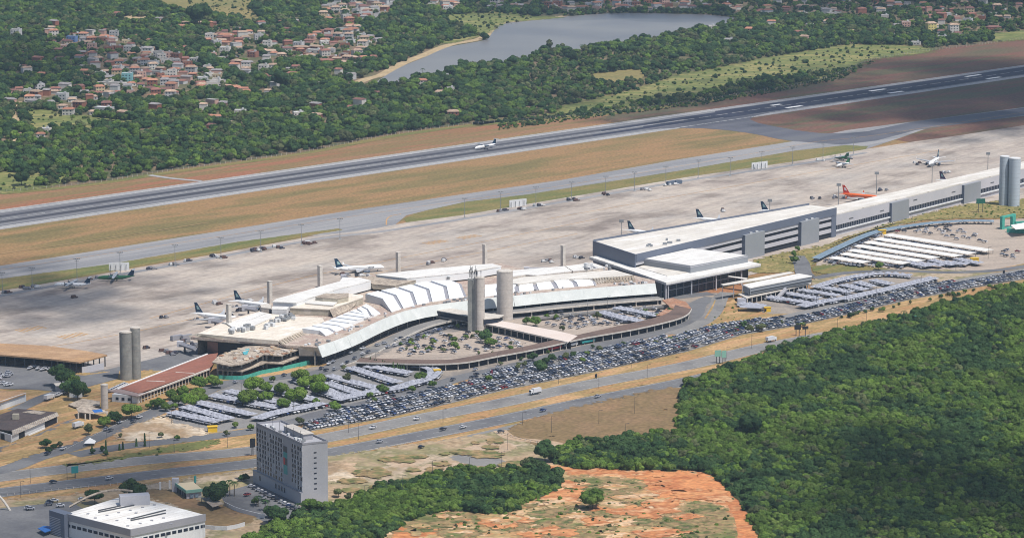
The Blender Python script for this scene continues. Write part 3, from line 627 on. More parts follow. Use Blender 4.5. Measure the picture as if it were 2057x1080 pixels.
# south end: tan mansard slab
S0 = A_([(200,768),(395,690),(500,612),(560,635),(945,563),(1200,590),(1500,600),(1540,640),(1270,735),(1020,842),(640,812)])
slab('end_roof', A_([(190,768),(490,640),(610,600),(830,542),(950,566),(1180,590),(1480,605),(1500,640),(1270,735),(1020,842),(640,812)]), ZR-.5, ZR+2, M['tan_concrete'], t1)
def skirt(name, top, zt, bot, zb, m, parent=t1):
    a = GP(top, zt); b = GP(bot, zb); mb = MB()
    for i in range(len(a)-1): mb.add([a[i], a[i+1], b[i+1], b[i]], [(0,3,2,1)])
    return mb.build(name, m, parent)
skirt('parapet', A_([(235,785),(640,812),(1020,845)]), ZR+1.6, A_([(125,832),(600,872),(1080,898)]), ZR-2.2, M['beige'])
skirt('parapet', A_([(190,768),(235,785)]), ZR+1.6, A_([(95,790),(125,832)]), ZR-2.2, M['beige'])
ends = A_([(1020,845),(1240,735)]); endb = A_([(1085,898),(1315,790)])
skirt('louvre_bank', ends, ZR+1.6, endb, ZR-.6, M['stained'])
e0, e1 = GP(ends, ZR+1.8); f0, f1 = GP(endb, ZR-.3)
rib = MB()
for k in range(9):
    t = (k+.5)/9; a = e0.lerp(e1, t); b = f0.lerp(f1, t); rib = MB(); rib.tube(a, b, .28, 4); rib.build('louvre_rib', M['beige'], t1)
# end wall below
skirt('end_wall', A_([(290,850),(400,860)]), ZR-2.2, A_([(290,962),(400,985)]), 0.5, mat('dull_red_wall', [(.20,.115,.10)], fine=.1))
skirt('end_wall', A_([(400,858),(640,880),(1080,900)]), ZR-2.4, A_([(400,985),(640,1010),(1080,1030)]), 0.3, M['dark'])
skirt('end_wall', A_([(1230,905),(1430,915)]), ZR, A_([(1240,1000),(1490,1000)]), ZR-6.2, M['concrete'])
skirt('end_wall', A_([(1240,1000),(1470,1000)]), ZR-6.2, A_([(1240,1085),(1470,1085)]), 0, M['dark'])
# stepped skylights: every bay its own part with a grey rib between
def skylights(front_, brk, back_, zf, zb, zk, n, ribs=True):
    def at(line, t):
        L = [Vector(p) for p in line]; ds = [0]
        for a, b in zip(L, L[1:]): ds.append(ds[-1]+(b-a).length)
        d = t*ds[-1]
        for i in range(len(L)-1):
            if d <= ds[i+1]+1e-6: return L[i].lerp(L[i+1], (d-ds[i])/(ds[i+1]-ds[i]))
        return L[-1]
    f, b, k = [Vector(p) for p in GP(front_, zf)], [Vector(p) for p in GP(brk, zb)], [Vector(p) for p in GP(back_, zk)]
    for i in range(n):
        t0, t1_ = i/n+.01, (i+1)/n-.09/1
        t1_ = (i+1)/n-(.16/n)
        P = [at(f,t0), at(f,t1_), at(b,t1_), at(b,t0), at(k,t1_), at(k,t0)]
        Q = [Vector((p.x,p.y,zf-.8)) for p in P]
        mb = MB(); mb.add(P+Q, [(0,1,2,3),(3,2,4,5),(1,0,6,7),(0,3,9,6),(3,5,11,9),(2,1,7,8),(4,2,8,10),(5,4,10,11)])
        mb.build('skylight', M['vault'], t1)
        u0, u1 = t1_, min(1, (i+1)/n+.01)
        P = [at(f,u0), at(f,u1), at(b,u1), at(b,u0), at(k,u1), at(k,u0)]
        P = [Vector((p.x,p.y,p.z-.7)) for p in P]; Q = [Vector((p.x,p.y,zf-1)) for p in P]
        mb = MB(); mb.add(P+Q, [(0,1,2,3),(3,2,4,5),(1,0,6,7),(0,3,9,6),(2,1,7,8)]); mb.build('skylight_rib', M['edgegrey'], t1)
    P = [at(f,0), at(b,0), at(k,0)]; Q = [Vector((p.x,p.y,zf-.8)) for p in P]
    MB().add(P+Q, [(0,1,2,5,4,3)]).build('skylight_end_wall', M['whitewall'], t1)
skylights(B_([(440,650),(600,600),(730,570),(930,530),(1060,512),(1225,492)]), B_([(345,512),(460,480),(640,447),(850,408),(1010,383),(1165,352)]),
          B_([(175,462),(330,425),(500,395),(640,365),(800,330),(1080,318)]), ZR+.3, ZR+4.5, ZR+5.5, 5)
skylights(A_([(1505,797),(1660,735),(1830,665),(1940,620),(2057,578)])+B_([(120,745),(350,660)]), A_([(1445,742),(1630,692),(1800,645),(1960,580)])+B_([(120,660),(250,590)]),
          A_([(1270,718),(1500,650),(1640,590),(1850,505)])+B_([(100,610),(190,560)]), ZR+.2, ZR+2.2, ZR+2.9, 9)
skylights(B_([(1400,495),(1540,470)])+C_([(0,545),(300,515),(520,497),(820,472)]), B_([(1400,440),(1560,400)])+C_([(0,500),(290,465),(500,452),(800,428)]),
          B_([(1400,370),(1640,350)])+C_([(0,460),(210,432),(420,412),(730,398)]), ZR+.3, ZR+2.5, ZR+3.5, 6)
# higher roofs
def hroof(name, pix, zt, h, m, m2):
    pts = [p.xy for p in GP(pix, zt)]
    b = MB(); b.prism(pts, zt-.5, zt); b.mi = 1; c = sum((Vector(p) for p in pts), Vector((0,0)))/len(pts)
    b.prism([Vector(p)+(c-Vector(p))*.012 for p in pts], zt-h, zt-.5, top=False)
    return b.build(name, [m, m2], t1)
hroof('hall_roof', A_([(960,440),(1000,412),(1200,355),(1440,288),(1650,232),(1850,188),(1985,222),(1830,262),(1660,303),(1400,385),(1210,450)]), ZR+7, 6, M['white_roof'], M['vault'])
hroof('hall_roof', B_([(278,265),(620,225),(1100,180),(1490,150),(1582,177),(1240,238),(900,272),(600,302),(450,285)]), ZR+6, 5, M['white_roof'], M['vault'])
hroof('flat_roof', C_([(-160,330),(0,318),(480,278),(560,330),(200,372),(80,365),(-150,400)]), ZR+3, 3, M['white_roof'], M['concrete'])
hroof('flat_roof', C_([(490,278),(770,243),(905,290),(720,318),(570,328)]), ZR+2, 2, M['white_roof'], M['concrete'])
hroof('flat_roof', C_([(-170,440),(60,390),(220,378),(1000,318),(1190,372),(790,402),(420,412),(0,462)]), ZR+4, 4, M['t2roof'], M['concrete'])
skirt('louvre_bank', C_([(760,402),(1195,374)]), ZR+3.9, C_([(815,455),(1220,430)]), ZR+.2, M['stained'])
a0, a1 = GP(C_([(760,402),(1195,374)]), ZR+4.1); b0, b1 = GP(C_([(815,455),(1220,430)]), ZR+.5)
for k in range(14): t = (k+.5)/14; MB().tube(a0.lerp(a1,t), b0.lerp(b1,t), .25, 4).build('louvre_rib', M['beige'], t1)
hroof('mansard_roof', A_([(1140,502),(1345,420),(1700,350),(1900,372),(1900,395),(1550,520)]), ZR+4.6, 4.4, M['tan_concrete'], M['beige'])
skirt('louvre_bank', A_([(1550,520),(1905,378)]), ZR+4.6, A_([(1590,600),(1780,515)]), ZR+.4, M['stained'])
hroof('flat_roof', A_([(1300,452),(1450,410),(1690,400),(1590,478)]), ZR+5.6, 1, M['white_roof'], M['concrete'])
hroof('flat_roof', A_([(1405,390),(1500,358),(1750,350),(1750,385),(1640,408),(1480,400)]), ZR+8, 3.5, M['stained'], M['beige'])
hroof('flat_roof', B_([(110,290),(240,280),(500,320),(700,320),(480,380),(250,360)]), ZR+5, 3.5, M['stained'], M['beige'])
hroof('flat_roof', B_([(-60,290),(110,300),(240,330),(240,368),(0,430),(-150,420)]), ZR+4, 3, M['white_roof'], M['vault'])
hroof('flat_roof', A_([(960,490),(1130,492),(1130,500),(1110,520),(955,515)]), ZR+5, 4.6, M['white_roof'], M['whitewall'])
hroof('flat_roof', A_([(835,472),(915,455),(955,480),(950,510),(850,500)]), ZR+4, 4, M['concrete'], M['concrete'])
for x in (985, 1062):
    a = G(*A_([(x,546)])[0], ZR+1.6); MB().box((a.x, a.y-.4, a.z), (7,.3,3.2)).build('window', M['glass'], t1)
hroof('flat_roof', A_([(480,655),(560,640),(830,545),(900,555),(640,665),(560,710)]), ZR+3, 1, M['white_roof'], M['concrete'])
hroof('flat_roof', A_([(560,700),(905,560),(950,572),(960,600),(700,720),(590,730)]), ZR+2.8, .8, M['white_roof'], M['concrete'])
# the roof clutter: units large enough to see are parts
ac = unit_box('roof_unit', M['steel']); acw = unit_box('roof_unit', M['whitewall'])
sp1, sp2 = [], []
for a, n in ((((520,760),(860,690)),16), (((860,715),(1200,600)),10), (((1000,640),(1240,570)),8)):
    for k in range(n):
        t = R.random(); q = A_([(a[0][0]+(a[1][0]-a[0][0])*t+R.uniform(-25,25), a[0][1]+(a[1][1]-a[0][1])*t+R.uniform(-18,18))])[0]
        g = G(*q, ZR+2.4); (sp1 if R.random() < .6 else sp2).append((g+Vector((0,0,.9)), R.random()*3, (R.uniform(1.5,4),R.uniform(1.5,3),R.uniform(1.2,2.6))))
for k in range(70):
    t = R.random(); j = t*(len(front)-1); i = int(j); p = front[i].lerp(front[i+1], j-i)-nf[i]*R.uniform(2,11)
    (sp1 if R.random() < .5 else sp2).append((Vector((p.x,p.y,ZR+.5)), R.random()*3, (R.uniform(.8,2.5),R.uniform(.8,2),R.uniform(.8,1.6))))
for k in range(22):
    q = C_([(R.uniform(690,960), R.uniform(275,320))])[0] if k < 12 else B_([(R.uniform(860,1080), R.uniform(265,310))])[0]
    (sp1 if R.random() < .5 else sp2).append((G(*q, ZR+3)+Vector((0,0,.7)), R.random()*3, (R.uniform(1,3),R.uniform(1,2.5),R.uniform(1,2.6))))
repeat_part(t1, 'roof_unit', ac, sp1); repeat_part(t1, 'roof_unit', acw, sp2)
# elevated departures road along the front
via = thing('elevated_road', 'raised grey departures road on columns along the curved terminal front', 'viaduct', G(1000,640))
vl = front[1:]; zs = []
for p in vl:
    x = toPix((*p, ZR))[0]; t = min(1, max(0, (x-690)/250)); zs.append(.25+3.9*t*t*(3-2*t))
def vsweep(prof):
    b = MB(); nr = normals(vl); k = len(prof)
    vs = [(p.x+n.x*o, p.y+n.y*o, max(z_+dz, .06)) for p, n, z_ in zip(vl, nr, zs) for o, dz in prof]
    fs = [(i*k+j, i*k+(j+1)%k, (i+1)*k+(j+1)%k, (i+1)*k+j) for i in range(len(vl)-1) for j in range(k)]
    return b.add(vs, fs)
vsweep([(4.5,-.6),(4.5,0),(15,0),(15,-.8)]).build('deck', M['asphalt_pale'], via)
vsweep([(15.05,-.7),(15.05,.7),(15.4,.7),(15.4,-.7)]).build('parapet', M['concrete'], via)
vk = [p for p in vl if toPix((*p, ZR))[0] > 935]
MB().sweep(vk, [(11,0),(11,3.3)]).build('deck_shade_sheet', M['dark'], via)  # upright black sheet painting the shade under the deck
vk = [p for p in vl if toPix((*p, ZR))[0] > 1035]
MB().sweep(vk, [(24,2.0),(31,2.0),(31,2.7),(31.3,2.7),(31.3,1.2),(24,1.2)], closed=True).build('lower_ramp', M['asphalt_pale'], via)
MB().sweep(vk, [(28,0),(28,1.2)]).build('ramp_shade_sheet', M['dark'], via)  # black sheet in place of the shade beneath the lower ramp
vc = [q for q in resample([p+n*14 for p, n in zip(vl, normals(vl))], 16) if toPix((*q,0))[0] > 950]
pil = MB().cyl((0,0), .5, 0, 3.6, 10); pm = bpy.data.meshes.new('column'); pm.from_pydata(pil.v, [], pil.f); pm.materials.append(M['concrete'])
repeat_part(via, 'column', pm, [(Vector((p.x,p.y,0)), 0, 1) for p in vc])
# white ventilation pillars
for (px, py), ll in zip([(460,657),(542,609),(643,577),(800,549),(974,533),(1131,535)], ['nearest the south end of the terminal','second from the south end, at the foot of the big white vault','behind the middle of the first white vault','behind the second white vault, with a mast beside it','beyond the antenna tower','behind the terminal beside the boarding bridge']):
    g = G(px, py, ZR)
    b = MB(); b.box((g.x, g.y, 13.4), (2.5,2.5,26.8), RWA); b.box((g.x, g.y, 27), (2.8,2.8,.4), RWA)
    b.build('vent_pillar', M['concrete'], label='tall square off-white vent pillar '+ll, cat='pillar', group='vent pillars along the curved terminal')
# ================================================================= terminal 2
t2 = thing('pier_terminal', 'slate blue terminal block with cream roof and three dark ventilated decks', 'airport terminal', G(1490,500))
ra = D_([(62,437)]) + [(1480,436),(1625.8,411.5),(1650,414),(1680,418.5)] + [(1560,446)] + D_([(500,577)])
ra = [D_([(62,437)])[0], (1470,438), (1625.8,411.5), (1679.5,418.5), D_([(500,577)])[0]]
rw = [p.xy for p in GP(ra, 22)]
MB().prism(rw, 21.2, 22).build('roof', M['t2roof'], t2)
def facepanel(name, a, b, z0, z1, m, parent, th=.5, out=0.0):
    a = Vector(a[:2]); b = Vector(b[:2]); d = (b-a).normalized(); n = Vector((d.y,-d.x))
    if n.y > 0: n = -n
    a = a+n*out; b = b+n*out
    return MB().prism([a, b, b-n*th, a-n*th], z0, z1).build(name, m, parent)
NE, SE, FW, FE = rw[4], rw[3], rw[0], rw[2]      # near corner, right near corner, left far, right far
facepanel('fascia', NE, SE, 17, 22.6, M['slate'], t2, .8, .6); facepanel('fascia', FW, NE, 12, 22.6, M['slate'], t2, .8, .6)
MB().prism([Vector(FW), Vector(rw[1]), Vector(rw[1])-Vector((0,.6)), Vector(FW)-Vector((0,.6))], 20.5, 23.4).build('fascia', M['slate'], t2)
MB().prism([Vector(rw[1]), Vector(FE), Vector(FE)-Vector((0,.6)), Vector(rw[1])-Vector((0,.6))], 20.5, 23.4).build('fascia', M['slate'], t2)
MB().prism([Vector(p)+(cxx-Vector(p))*.03 for cxx in [sum((Vector(q) for q in rw), Vector((0,0)))/5] for p in rw], 0, 21.2, top=False).build('core', M['dark'], t2)
d_ = (Vector(SE)-Vector(NE)); L2 = d_.length; d_.normalize()
eL = Vector(NE)+d_*0; eR = Vector(SE)-d_*6.0
facepanel('end_wall', Vector(SE)-d_*6.5, SE, 0, 17, M['slate'], t2, 6, .4)
facepanel('end_wall', FW, NE, 0, 12, M['slate'], t2, .6, .2)
for z0, z1 in ((14.6,17), (9.4,12.2), (4.2,7.0)):
    facepanel('deck_band', eL, eR, z0, z1, M['lightwall'], t2, 1.2, .1)
for k in range(1, 18):
    p = eL.lerp(eR, k/18); facepanel('column', p, p+d_*.7, 0, 14.6, M['darksteel'], t2, .7, -1.5)
for px0, px1, pxs in ((1498,1537,1490), (1610.5,1646,1601)):
    # stair boxes standing on the front line
    def onfront(px):
        lo, hi = 0.0, 1.0
        for _ in range(40):
            m_ = (lo+hi)/2
            if toPix((*(Vector(NE).lerp(Vector(SE), m_)), 10))[0] < px: lo = m_
            else: hi = m_
        return Vector(NE).lerp(Vector(SE), lo)
    a, b = onfront(px0), onfront(px1); n = Vector((d_.y,-d_.x)); n = n if n.y < 0 else -n
    o_ = n*9.0
    q = [a+o_, b+o_, b, a]
    shift = Vector(((px0-toPix((*(a+o_),10))[0])/2.6, 0)); q = [v+shift for v in q]; q[2] = q[2]; 
    s_ = MB(); s_.prism(q, 0, 18.5); s_.build('stair_box', M['greybox'], t2)
    side = [q[0]+Vector((-.3,-.05)), q[0], q[3], q[3]+Vector((-.3,-.05))]; MB().prism(side, 0, 18.4).build('stair_box_shaded_side', M['slate'], t2)  # thin slab over the left face, its shade painted as darker cladding
    for kk in (.3,.6): c = q[0].lerp(q[1], kk)+Vector((0,2)); MB().box((c.x,c.y,19), (2,1.5,1)).build('roof_unit', M['whitewall'], t2)
for x, y in ((640,480),(660,490),(820,425),(940,435),(800,470),(850,458),(620,490)):
    g = G(*D_([(x,y)])[0], 22); MB().box((g.x,g.y,22.8), (R.uniform(1.5,4),1.6,1.6)).build('roof_unit', M['greybox'], t2)
# long pier
pr = thing('long_pier', 'long light grey boarding pier with cream roof and dark window band', 'airport pier', G(1850,420))
PF0, PF1 = G(1680,430,17), G(2057,337.5,17); PB0, PB1 = G(1650,419.5,17), G(2057,324,17)
dP = (PF1-PF0); PF1 = PF1+dP*.6; PB1 = PB1+(PB1-PB0)*.6; PF0 = PF0-dP*.02
MB().prism([PF0.xy, PF1.xy, PB1.xy, PB0.xy], 16.2, 17).build('roof', M['t2roof'], pr)
dp = (PF1-PF0).xy.normalized(); LP_ = (PF1-PF0).length
def pp(px):
    lo, hi = 0.0, 1.0
    for _ in range(40):
        m_ = (lo+hi)/2
        if toPix(PF0.lerp(PF1, m_))[0] < px: lo = m_
        else: hi = m_
    return PF0.lerp(PF1, lo).xy
facepanel('upper_wall', PF0, PF1, 8.2, 16.2, M['lightwall'], pr, .6, 0)
facepanel('lower_wall', PF0, PF1, 0, 3.8, M['lightwall'], pr, .6, -.2)
facepanel('ledge', PF0, PF1, 3.8, 4.5, M['whitewall'], pr, 1.8, 1.2)
facepanel('window_band', PF0, PF1, 4.5, 8.2, M['glass'], pr, .5, -.5)
MB().prism([PB0.xy, PB1.xy, PB1.xy+Vector((0,-2)), PB0.xy+Vector((0,-2))], 0, 16.2).build('rear_wall', M['lightwall'], pr)
mm = unit_box('mullion', M['edgegrey']); nn = Vector((dp.y,-dp.x)); nn = nn if nn.y < 0 else -nn
repeat_part(pr, 'mullion', mm, [(Vector((*(PF0.xy+dp*(2.6*k)-nn*.2), 6.35)), math.atan2(dp.y,dp.x), (.35,.5,3.7)) for k in range(int(min(LP_, 300*2.6)/2.6))])
for px0, px1 in ((1792,1826.5),(1937,1970)):
    a, b = pp(px0), pp(px1); q = [a+nn*7, b+nn*7, b, a]; sh = pp(px0)-a
    dx = (px0-toPix((*(q[0]),10))[0])/2.5; q = [v+Vector((dx,0)) for v in q]
    MB().prism(q, 0, 15.5).build('stair_box', M['greybox'], pr)
    MB().prism([q[0]+Vector((-.3,0)), q[0], q[3], q[3]+Vector((-.3,0))], 0, 15.4).build('stair_box_shaded_side', M['slate'], pr)  # left face again darkened by colour, as turned from the sun
    c = a-dp*5+Vector((dx,0)); facepanel('door_recess', c-dp*2, c+dp*2.5, 0, 14.5, M['dark'], pr, .3, .25)
for px, z_ in ((1706,10.6),(1768,10.4),(1835,12.5),(1912,11.2),(1990,11)):
    a = pp(px); facepanel('wall_sign', a, a+dp*6, z_, z_+.7, M['darksteel'], pr, .12, .15)
for px in (1734, 1793, 1945):
    a = pp(px)
# silo towers
def ctower(name, label, group, px, py, rpx, topy, m, extra=None, n=32):
    g = G(px, py); s = F/((g-Vector((0,0,H_CAM))).length); r = rpx/s; g = g+Vector((0,r,0))
    h = (py-topy)/s/CP
    t = thing(name, label, 'tower', g, group)
    b = MB(); b.cyl((g.x,g.y), r, 0, h, n, cap=False); b.build('shaft', m, t, smooth=True)
    b = MB(); b.cyl((g.x,g.y), r+.12, h, h+.5, n); b.cyl((g.x,g.y), r-.5, h+.5, h+.8, n); b.build('cap', M['concrete'] if m is not M['silo'] else M['whitewall'], t)
    b = MB()
    for k in range(1, int(h/3)): b.cyl((g.x,g.y), r+.03, k*3, k*3+.08, n, cap=False)
    b.build('joint_lines', M['stained'] if m is not M['silo'] else M['greybox'], t, kind='stuff')
    return t, g, r, h
ctower('silo_tower', 'left one of two pale blue grey silo towers in front of the pier', 'pale blue silo towers', 2017, 414, 9.5, 318, M['silo'])
ctower('silo_tower', 'right and wider of two pale blue grey silo towers in front of the pier', 'pale blue silo towers', 2038, 416, 11.5, 322, M['silo'])
ctower('twin_tower', 'left shaft of the tall grey concrete twin towers beside the red roof', 'grey concrete twin towers', 252.5, 765, 12.3, 670, M['grey_tower'])
ctower('twin_tower', 'right and taller shaft of the grey concrete twin towers beside the red roof', 'grey concrete twin towers', 272.5, 763, 9.8, 661, M['grey_tower'])
ctower('short_tower', 'short round tan concrete tower between the red roof and the small blue tarp', None, 209.5, 823, 7.2, 775, M['tower_warm'])
tw, tg_, tr, th = ctower('concrete_tower', 'round pale concrete tower without antennas beside the antenna tower', None, 1014, 645, 16.3, 548, M['tower_warm'])
ta, g, r, h = ctower('antenna_tower', 'round concrete tower topped with a cluster of dark antennas', None, 963, 668, 10.5, 560, M['tower_warm'])
g2 = G(950, 667); b = MB(); b.box((g2.x, g2.y+3.4, h/2-.6), (6.8,6.5,h-1), 0); b.build('stair_shaft', M['grey_tower'], ta)
b = MB(); b.box((g.x-2.2, g.y-3.3, h/2), (.5,.5,h)); b.build('cable_duct', M['darksteel'], ta)
for k in range(14):
    a = Vector((g.x-3+R.uniform(-4,5), g.y+R.uniform(-3,3), h)); t_ = R.uniform(3,8)
    b = MB(); b.tube(a, a+Vector((0,0,t_)), .13, 5); b.box((a.x,a.y-.2,a.z+t_*R.uniform(.5,.9)), (.5,.3,1.6)); b.build('antenna', M['darksteel'], ta)
# square hall of terminal 2
hl = thing('square_hall', 'square terminal entrance hall with two stacked flat white roofs and dark glass front', 'airport terminal', G(1387,598))
lo_ = [D_([(20,592)])[0], D_([(815,862)])[0], D_([(1792,667)])[0], (1385,498)]
lw = [p.xy for p in GP(lo_, 13)]
MB().prism(lw, 11.6, 13).build('lower_roof', M['white_roof'], hl)
MB().prism([Vector(p)*.998+lw[1]*.002 for p in lw], 10.9, 11.6).build('lower_roof_edge', M['edgegrey'], hl)
mid = [Vector(p) for p in GP([D_([(520,700)])[0], D_([(825,790)])[0], D_([(1040,755)])[0], D_([(700,640)])[0]], 13.3)]
MB().prism([m_.xy for m_ in mid], 13, 13.35).build('raised_roof_field', M['t2roof'], hl)
up = [p.xy for p in GP([D_([(585,615)])[0], D_([(1065,690)])[0], D_([(1658,580)])[0], D_([(1080,505)])[0]], 18)]
MB().prism(up, 13, 18.0).build('upper_storey', [M['greybox']], hl)
cu = sum((Vector(p) for p in up), Vector((0,0)))/4
MB().prism([Vector(p)+(cu-Vector(p))*.03 for p in up], 18.0, 18.15).build('upper_roof', M['white_roof'], hl)
MB().prism([Vector(p)+(Vector(p)-cu)*.004 for p in up], 17.0, 17.5).build('upper_storey_trim', M['lightwall'], hl)
l0, l1, l2 = Vector(lw[0]), Vector(lw[1]), Vector(lw[2])
facepanel('side_wall', l0.lerp(l1,.5), l0.lerp(l1,.985), 0, 10.9, M['lightwall'], hl, .5, -2.5)
g0, g1_ = l1.lerp(l2,.02), l1.lerp(l2,.80)
facepanel('glass_front', g0, g1_, 0, 10.9, M['glass'], hl, .4, -7)
facepanel('glass_front', l1.lerp(l2,.80), l1.lerp(l2,.97), 2, 10.9, M['glass'], hl, .4, -9)
facepanel('transom', g0, g1_, 5.2, 5.8, M['edgegrey'], hl, .8, -6.3)
for k in range(11):
    p = g0.lerp(g1_, k/10); e = (l2-l1).normalized()
    facepanel('mullion', p, p+e*.45, 0, 10.9, M['edgegrey'], hl, .5, -6.5)
for k in (0.005, .27, .53, .8):
    p = l1.lerp(l2, k); MB().cyl((p.x-.5,p.y+2.2), .55, 0, 10.9, 10).build('column', M['lightwall'], hl)
g = G(1370,588); MB().box((g.x,g.y,3.5), (5,.4,4)).build('blue_grey_panel', M['bluegrey'], hl)  # plain blue grey panel at the hall front
# pick-up deck building
pk = thing('pickup_building', 'two level pick-up building with narrow white roofs and a sloping escalator tube', 'building', G(1560,600))
E_ = lambda pts: T(1400,500,5.683,pts)
rr_ = [p.xy for p in GP(E_([(520,405),(600,442),(1315,305),(1165,278)]), 11.5)]
MB().prism(rr_, 10.8, 11.5).build('roof', M['white_roof'], pk)
r0, r1, r2, r3 = [Vector(p) for p in rr_]
facepanel('upper_wall', r1, r2, 6.6, 10.8, M['greybox'], pk, .5, -.5); facepanel('upper_wall', r0, r1, 6.6, 10.8, M['greybox'], pk, .5, -.4)
facepanel('louvre_band', r1, r2, 7.4, 8.6, M['darksteel'], pk, .2, -.3)
dk = [p.xy for p in GP(E_([(470,510),(560,556),(1300,392),(1300,360),(700,470)]), 5.6)]
MB().prism(dk, 4.8, 5.6).build('deck', M['concrete'], pk)
q0, q1 = Vector(dk[1]), Vector(dk[2])
facepanel('lower_wall', q0, q1, 0, 4.8, M['glass'], pk, .4, -4)
for k in range(14): p = q0.lerp(q1, (k+.3)/14); MB().cyl((p.x,p.y+.8), .35, 0, 4.8, 8).build('column', M['concrete'], pk)
c0 = [p.xy for p in GP(E_([(272,400),(1050,258),(1110,268),(880,318),(790,340),(300,412)]), 11)]
MB().prism(c0, 10.5, 11).build('side_roof', M['t2roof'], pk)
c1 = [p.xy for p in GP(E_([(370,305),(580,330),(560,345),(350,312)]), 9)]; MB().prism(c1, 8.6, 9).build('link_roof', M['t2roof'], pk)
for x, y in ((290,412),(420,395),(640,355),(520,400),(760,340)):
    g = G(*E_([(x,y)])[0], 10.5); MB().cyl((g.x,g.y+.5), .25, 0, 10.5, 8).build('column', M['lightwall'], pk)
a, b = G(*E_([(1020,450)])[0], 6.5), G(*E_([(930,545)])[0], 1)
s_ = MB(); s_.tube(a, b, 1.5, 8); s_.build('escalator_tube', M['lightwall'], pk)
a, b = G(*E_([(475,560)])[0], 4), G(*E_([(500,655)])[0], .5)
MB().prism([p.xy for p in GP(E_([(480,640),(640,630),(790,650),(720,675),(490,665)]), 3.4)], 3, 3.4).build('entrance_canopy', M['net'], pk)
MB().box((*G(*E_([(510,640)])[0]).xy, 2.4), (6,5,4.8)).build('ramp_wall', M['lightwall'], pk)
# ================================================================= bridges and canopies in front of terminal 1
def roofed(name, label, cat, near_, far_, zt, th, m, me, colstep=7, wallm=None):
    a = smooth(GP(near_, zt), 3); b = smooth(GP(far_, zt), 3)
    t = thing(name, label, cat, (*a[len(a)//2], 0))
    MB().prism(a+b[::-1], zt-.25, zt).build('roof', m, t)
    e = MB(); e.sweep(a, [(0,zt-th),(0,zt+.12),(.35,zt+.12),(.35,zt-th)], closed=True); e.build('roof_edge', me, t)
    cs = resample([p-n*.8 for p, n in zip(a, normals(a))], colstep)
    repeat_part(t, 'column', pm, [(Vector((p.x,p.y,0)), 0, (.6,.6,(zt-.25)/3.6)) for p in cs])
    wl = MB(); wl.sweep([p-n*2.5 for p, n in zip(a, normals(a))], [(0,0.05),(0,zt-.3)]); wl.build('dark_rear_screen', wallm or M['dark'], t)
    return t
NE_ = [(714.7,727),(780,729),(873,730.5),(935.5,727),(993,716),(1055.5,704.8),(1117.7,691.5),(1176,678),(1273,661),(1351,643),(1380,631.7),(1389,620)]
FA_ = [(724,717),(791,720.5),(889,722),(930,718),(993,706),(1045,697),(1100,685),(1160,672),(1238,655),(1318,637),(1348,624),(1356,612)]
roofed('bus_canopy', 'long curved brown bus stop canopy in front of the parking gardens', 'canopy', NE_, FA_, 5, .7, M['brownroof'], M['concrete'], 8)
rd = MB().prism([p.xy for p in GP([(1330,602),(1352,598),(1378,606),(1388,618),(1372,630),(1350,636),(1318,633),(1345,615)], 4.9)], 4.3, 4.92)
rd.build('formwork_deck', [M['rust']], label='rust coloured unfinished deck at the curved end of the bus canopy', cat='construction deck')
roofed('walkway_roof', 'pinkish white covered walkway running from the antenna tower to the bus canopy', 'canopy', [(974,650),(1010,657),(1083,673.5),(1141,687)], [(1000,643),(1040,650),(1116,663.5),(1160,674)], 5.4, .8, mat('pinkish_walkway_roof', [(.62,.52,.46),(.68,.60,.55)], .05, fine=.1), M['concrete'], 6)
fb = thing('footbridge', 'enclosed grey footbridge between the terminal and the antenna tower', 'footbridge', G(930,655))
pts = [p.xy for p in GP(B_([(885,628),(1000,598),(1230,640),(1610,680),(1560,705),(1400,722),(1230,690)]), 9)]
MB().prism(pts, 8.5, 9).build('roof', M['concrete'], fb)
MB().prism([p.xy for p in GP(B_([(900,640),(1000,610),(1230,655),(1590,690),(1540,712),(1400,730),(1230,702)]), 8.5)], 5.4, 8.5, top=False, bottom=False).build('glazed_side', M['glass'], fb)
MB().prism([p.xy for p in GP(B_([(880,680),(1000,650),(1230,690),(1600,735),(1540,758),(1400,775),(1230,740)]), 5.4)], 4.4, 5.4).build('deck', M['lightwall'], fb)
for x, y in ((910,690),(1120,730),(1480,750)): 
    g = G(*B_([(x,y)])[0], 4.4); MB().cyl((g.x,g.y+1), .5, 0, 4.4, 10).build('column', M['concrete'], fb)
# ================================================================= south end: unfinished extension
cs_ = thing('unfinished_extension', 'unfinished two storey concrete frame with rough decks and a teal tarpaulin', 'construction site', G(510,760))
K_ = lambda pts: T(400,680,6.428,pts)
deck1 = K_([(165,300),(380,345),(560,322),(680,280),(830,200),(1060,215),(1310,125),(1250,98),(1000,85),(600,95),(480,140),(260,210)])
deck2 = K_([(240,400),(560,418),(850,310),(1080,318),(1290,235),(1300,200),(1050,210),(600,260),(250,330)])
slab('upper_deck', deck1, 9, 9.7, M['stained'], cs_); slab('lower_deck', deck2, 4.6, 5.2, M['stained'], cs_)
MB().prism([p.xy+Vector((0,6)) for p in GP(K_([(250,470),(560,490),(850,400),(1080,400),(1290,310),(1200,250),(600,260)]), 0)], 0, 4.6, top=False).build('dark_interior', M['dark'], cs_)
for x, y in ((240,480),(310,490),(370,490),(420,490),(545,480),(655,430),(750,400),(820,390),(870,385),(950,370),(1070,375),(1130,340),(1180,340),(1240,320),(1310,310)):
    g = G(*K_([(x,y)])[0]); MB().box((g.x,g.y+1,4.5), (.9,.9,9), RWA).build('column', M['concrete'], cs_)
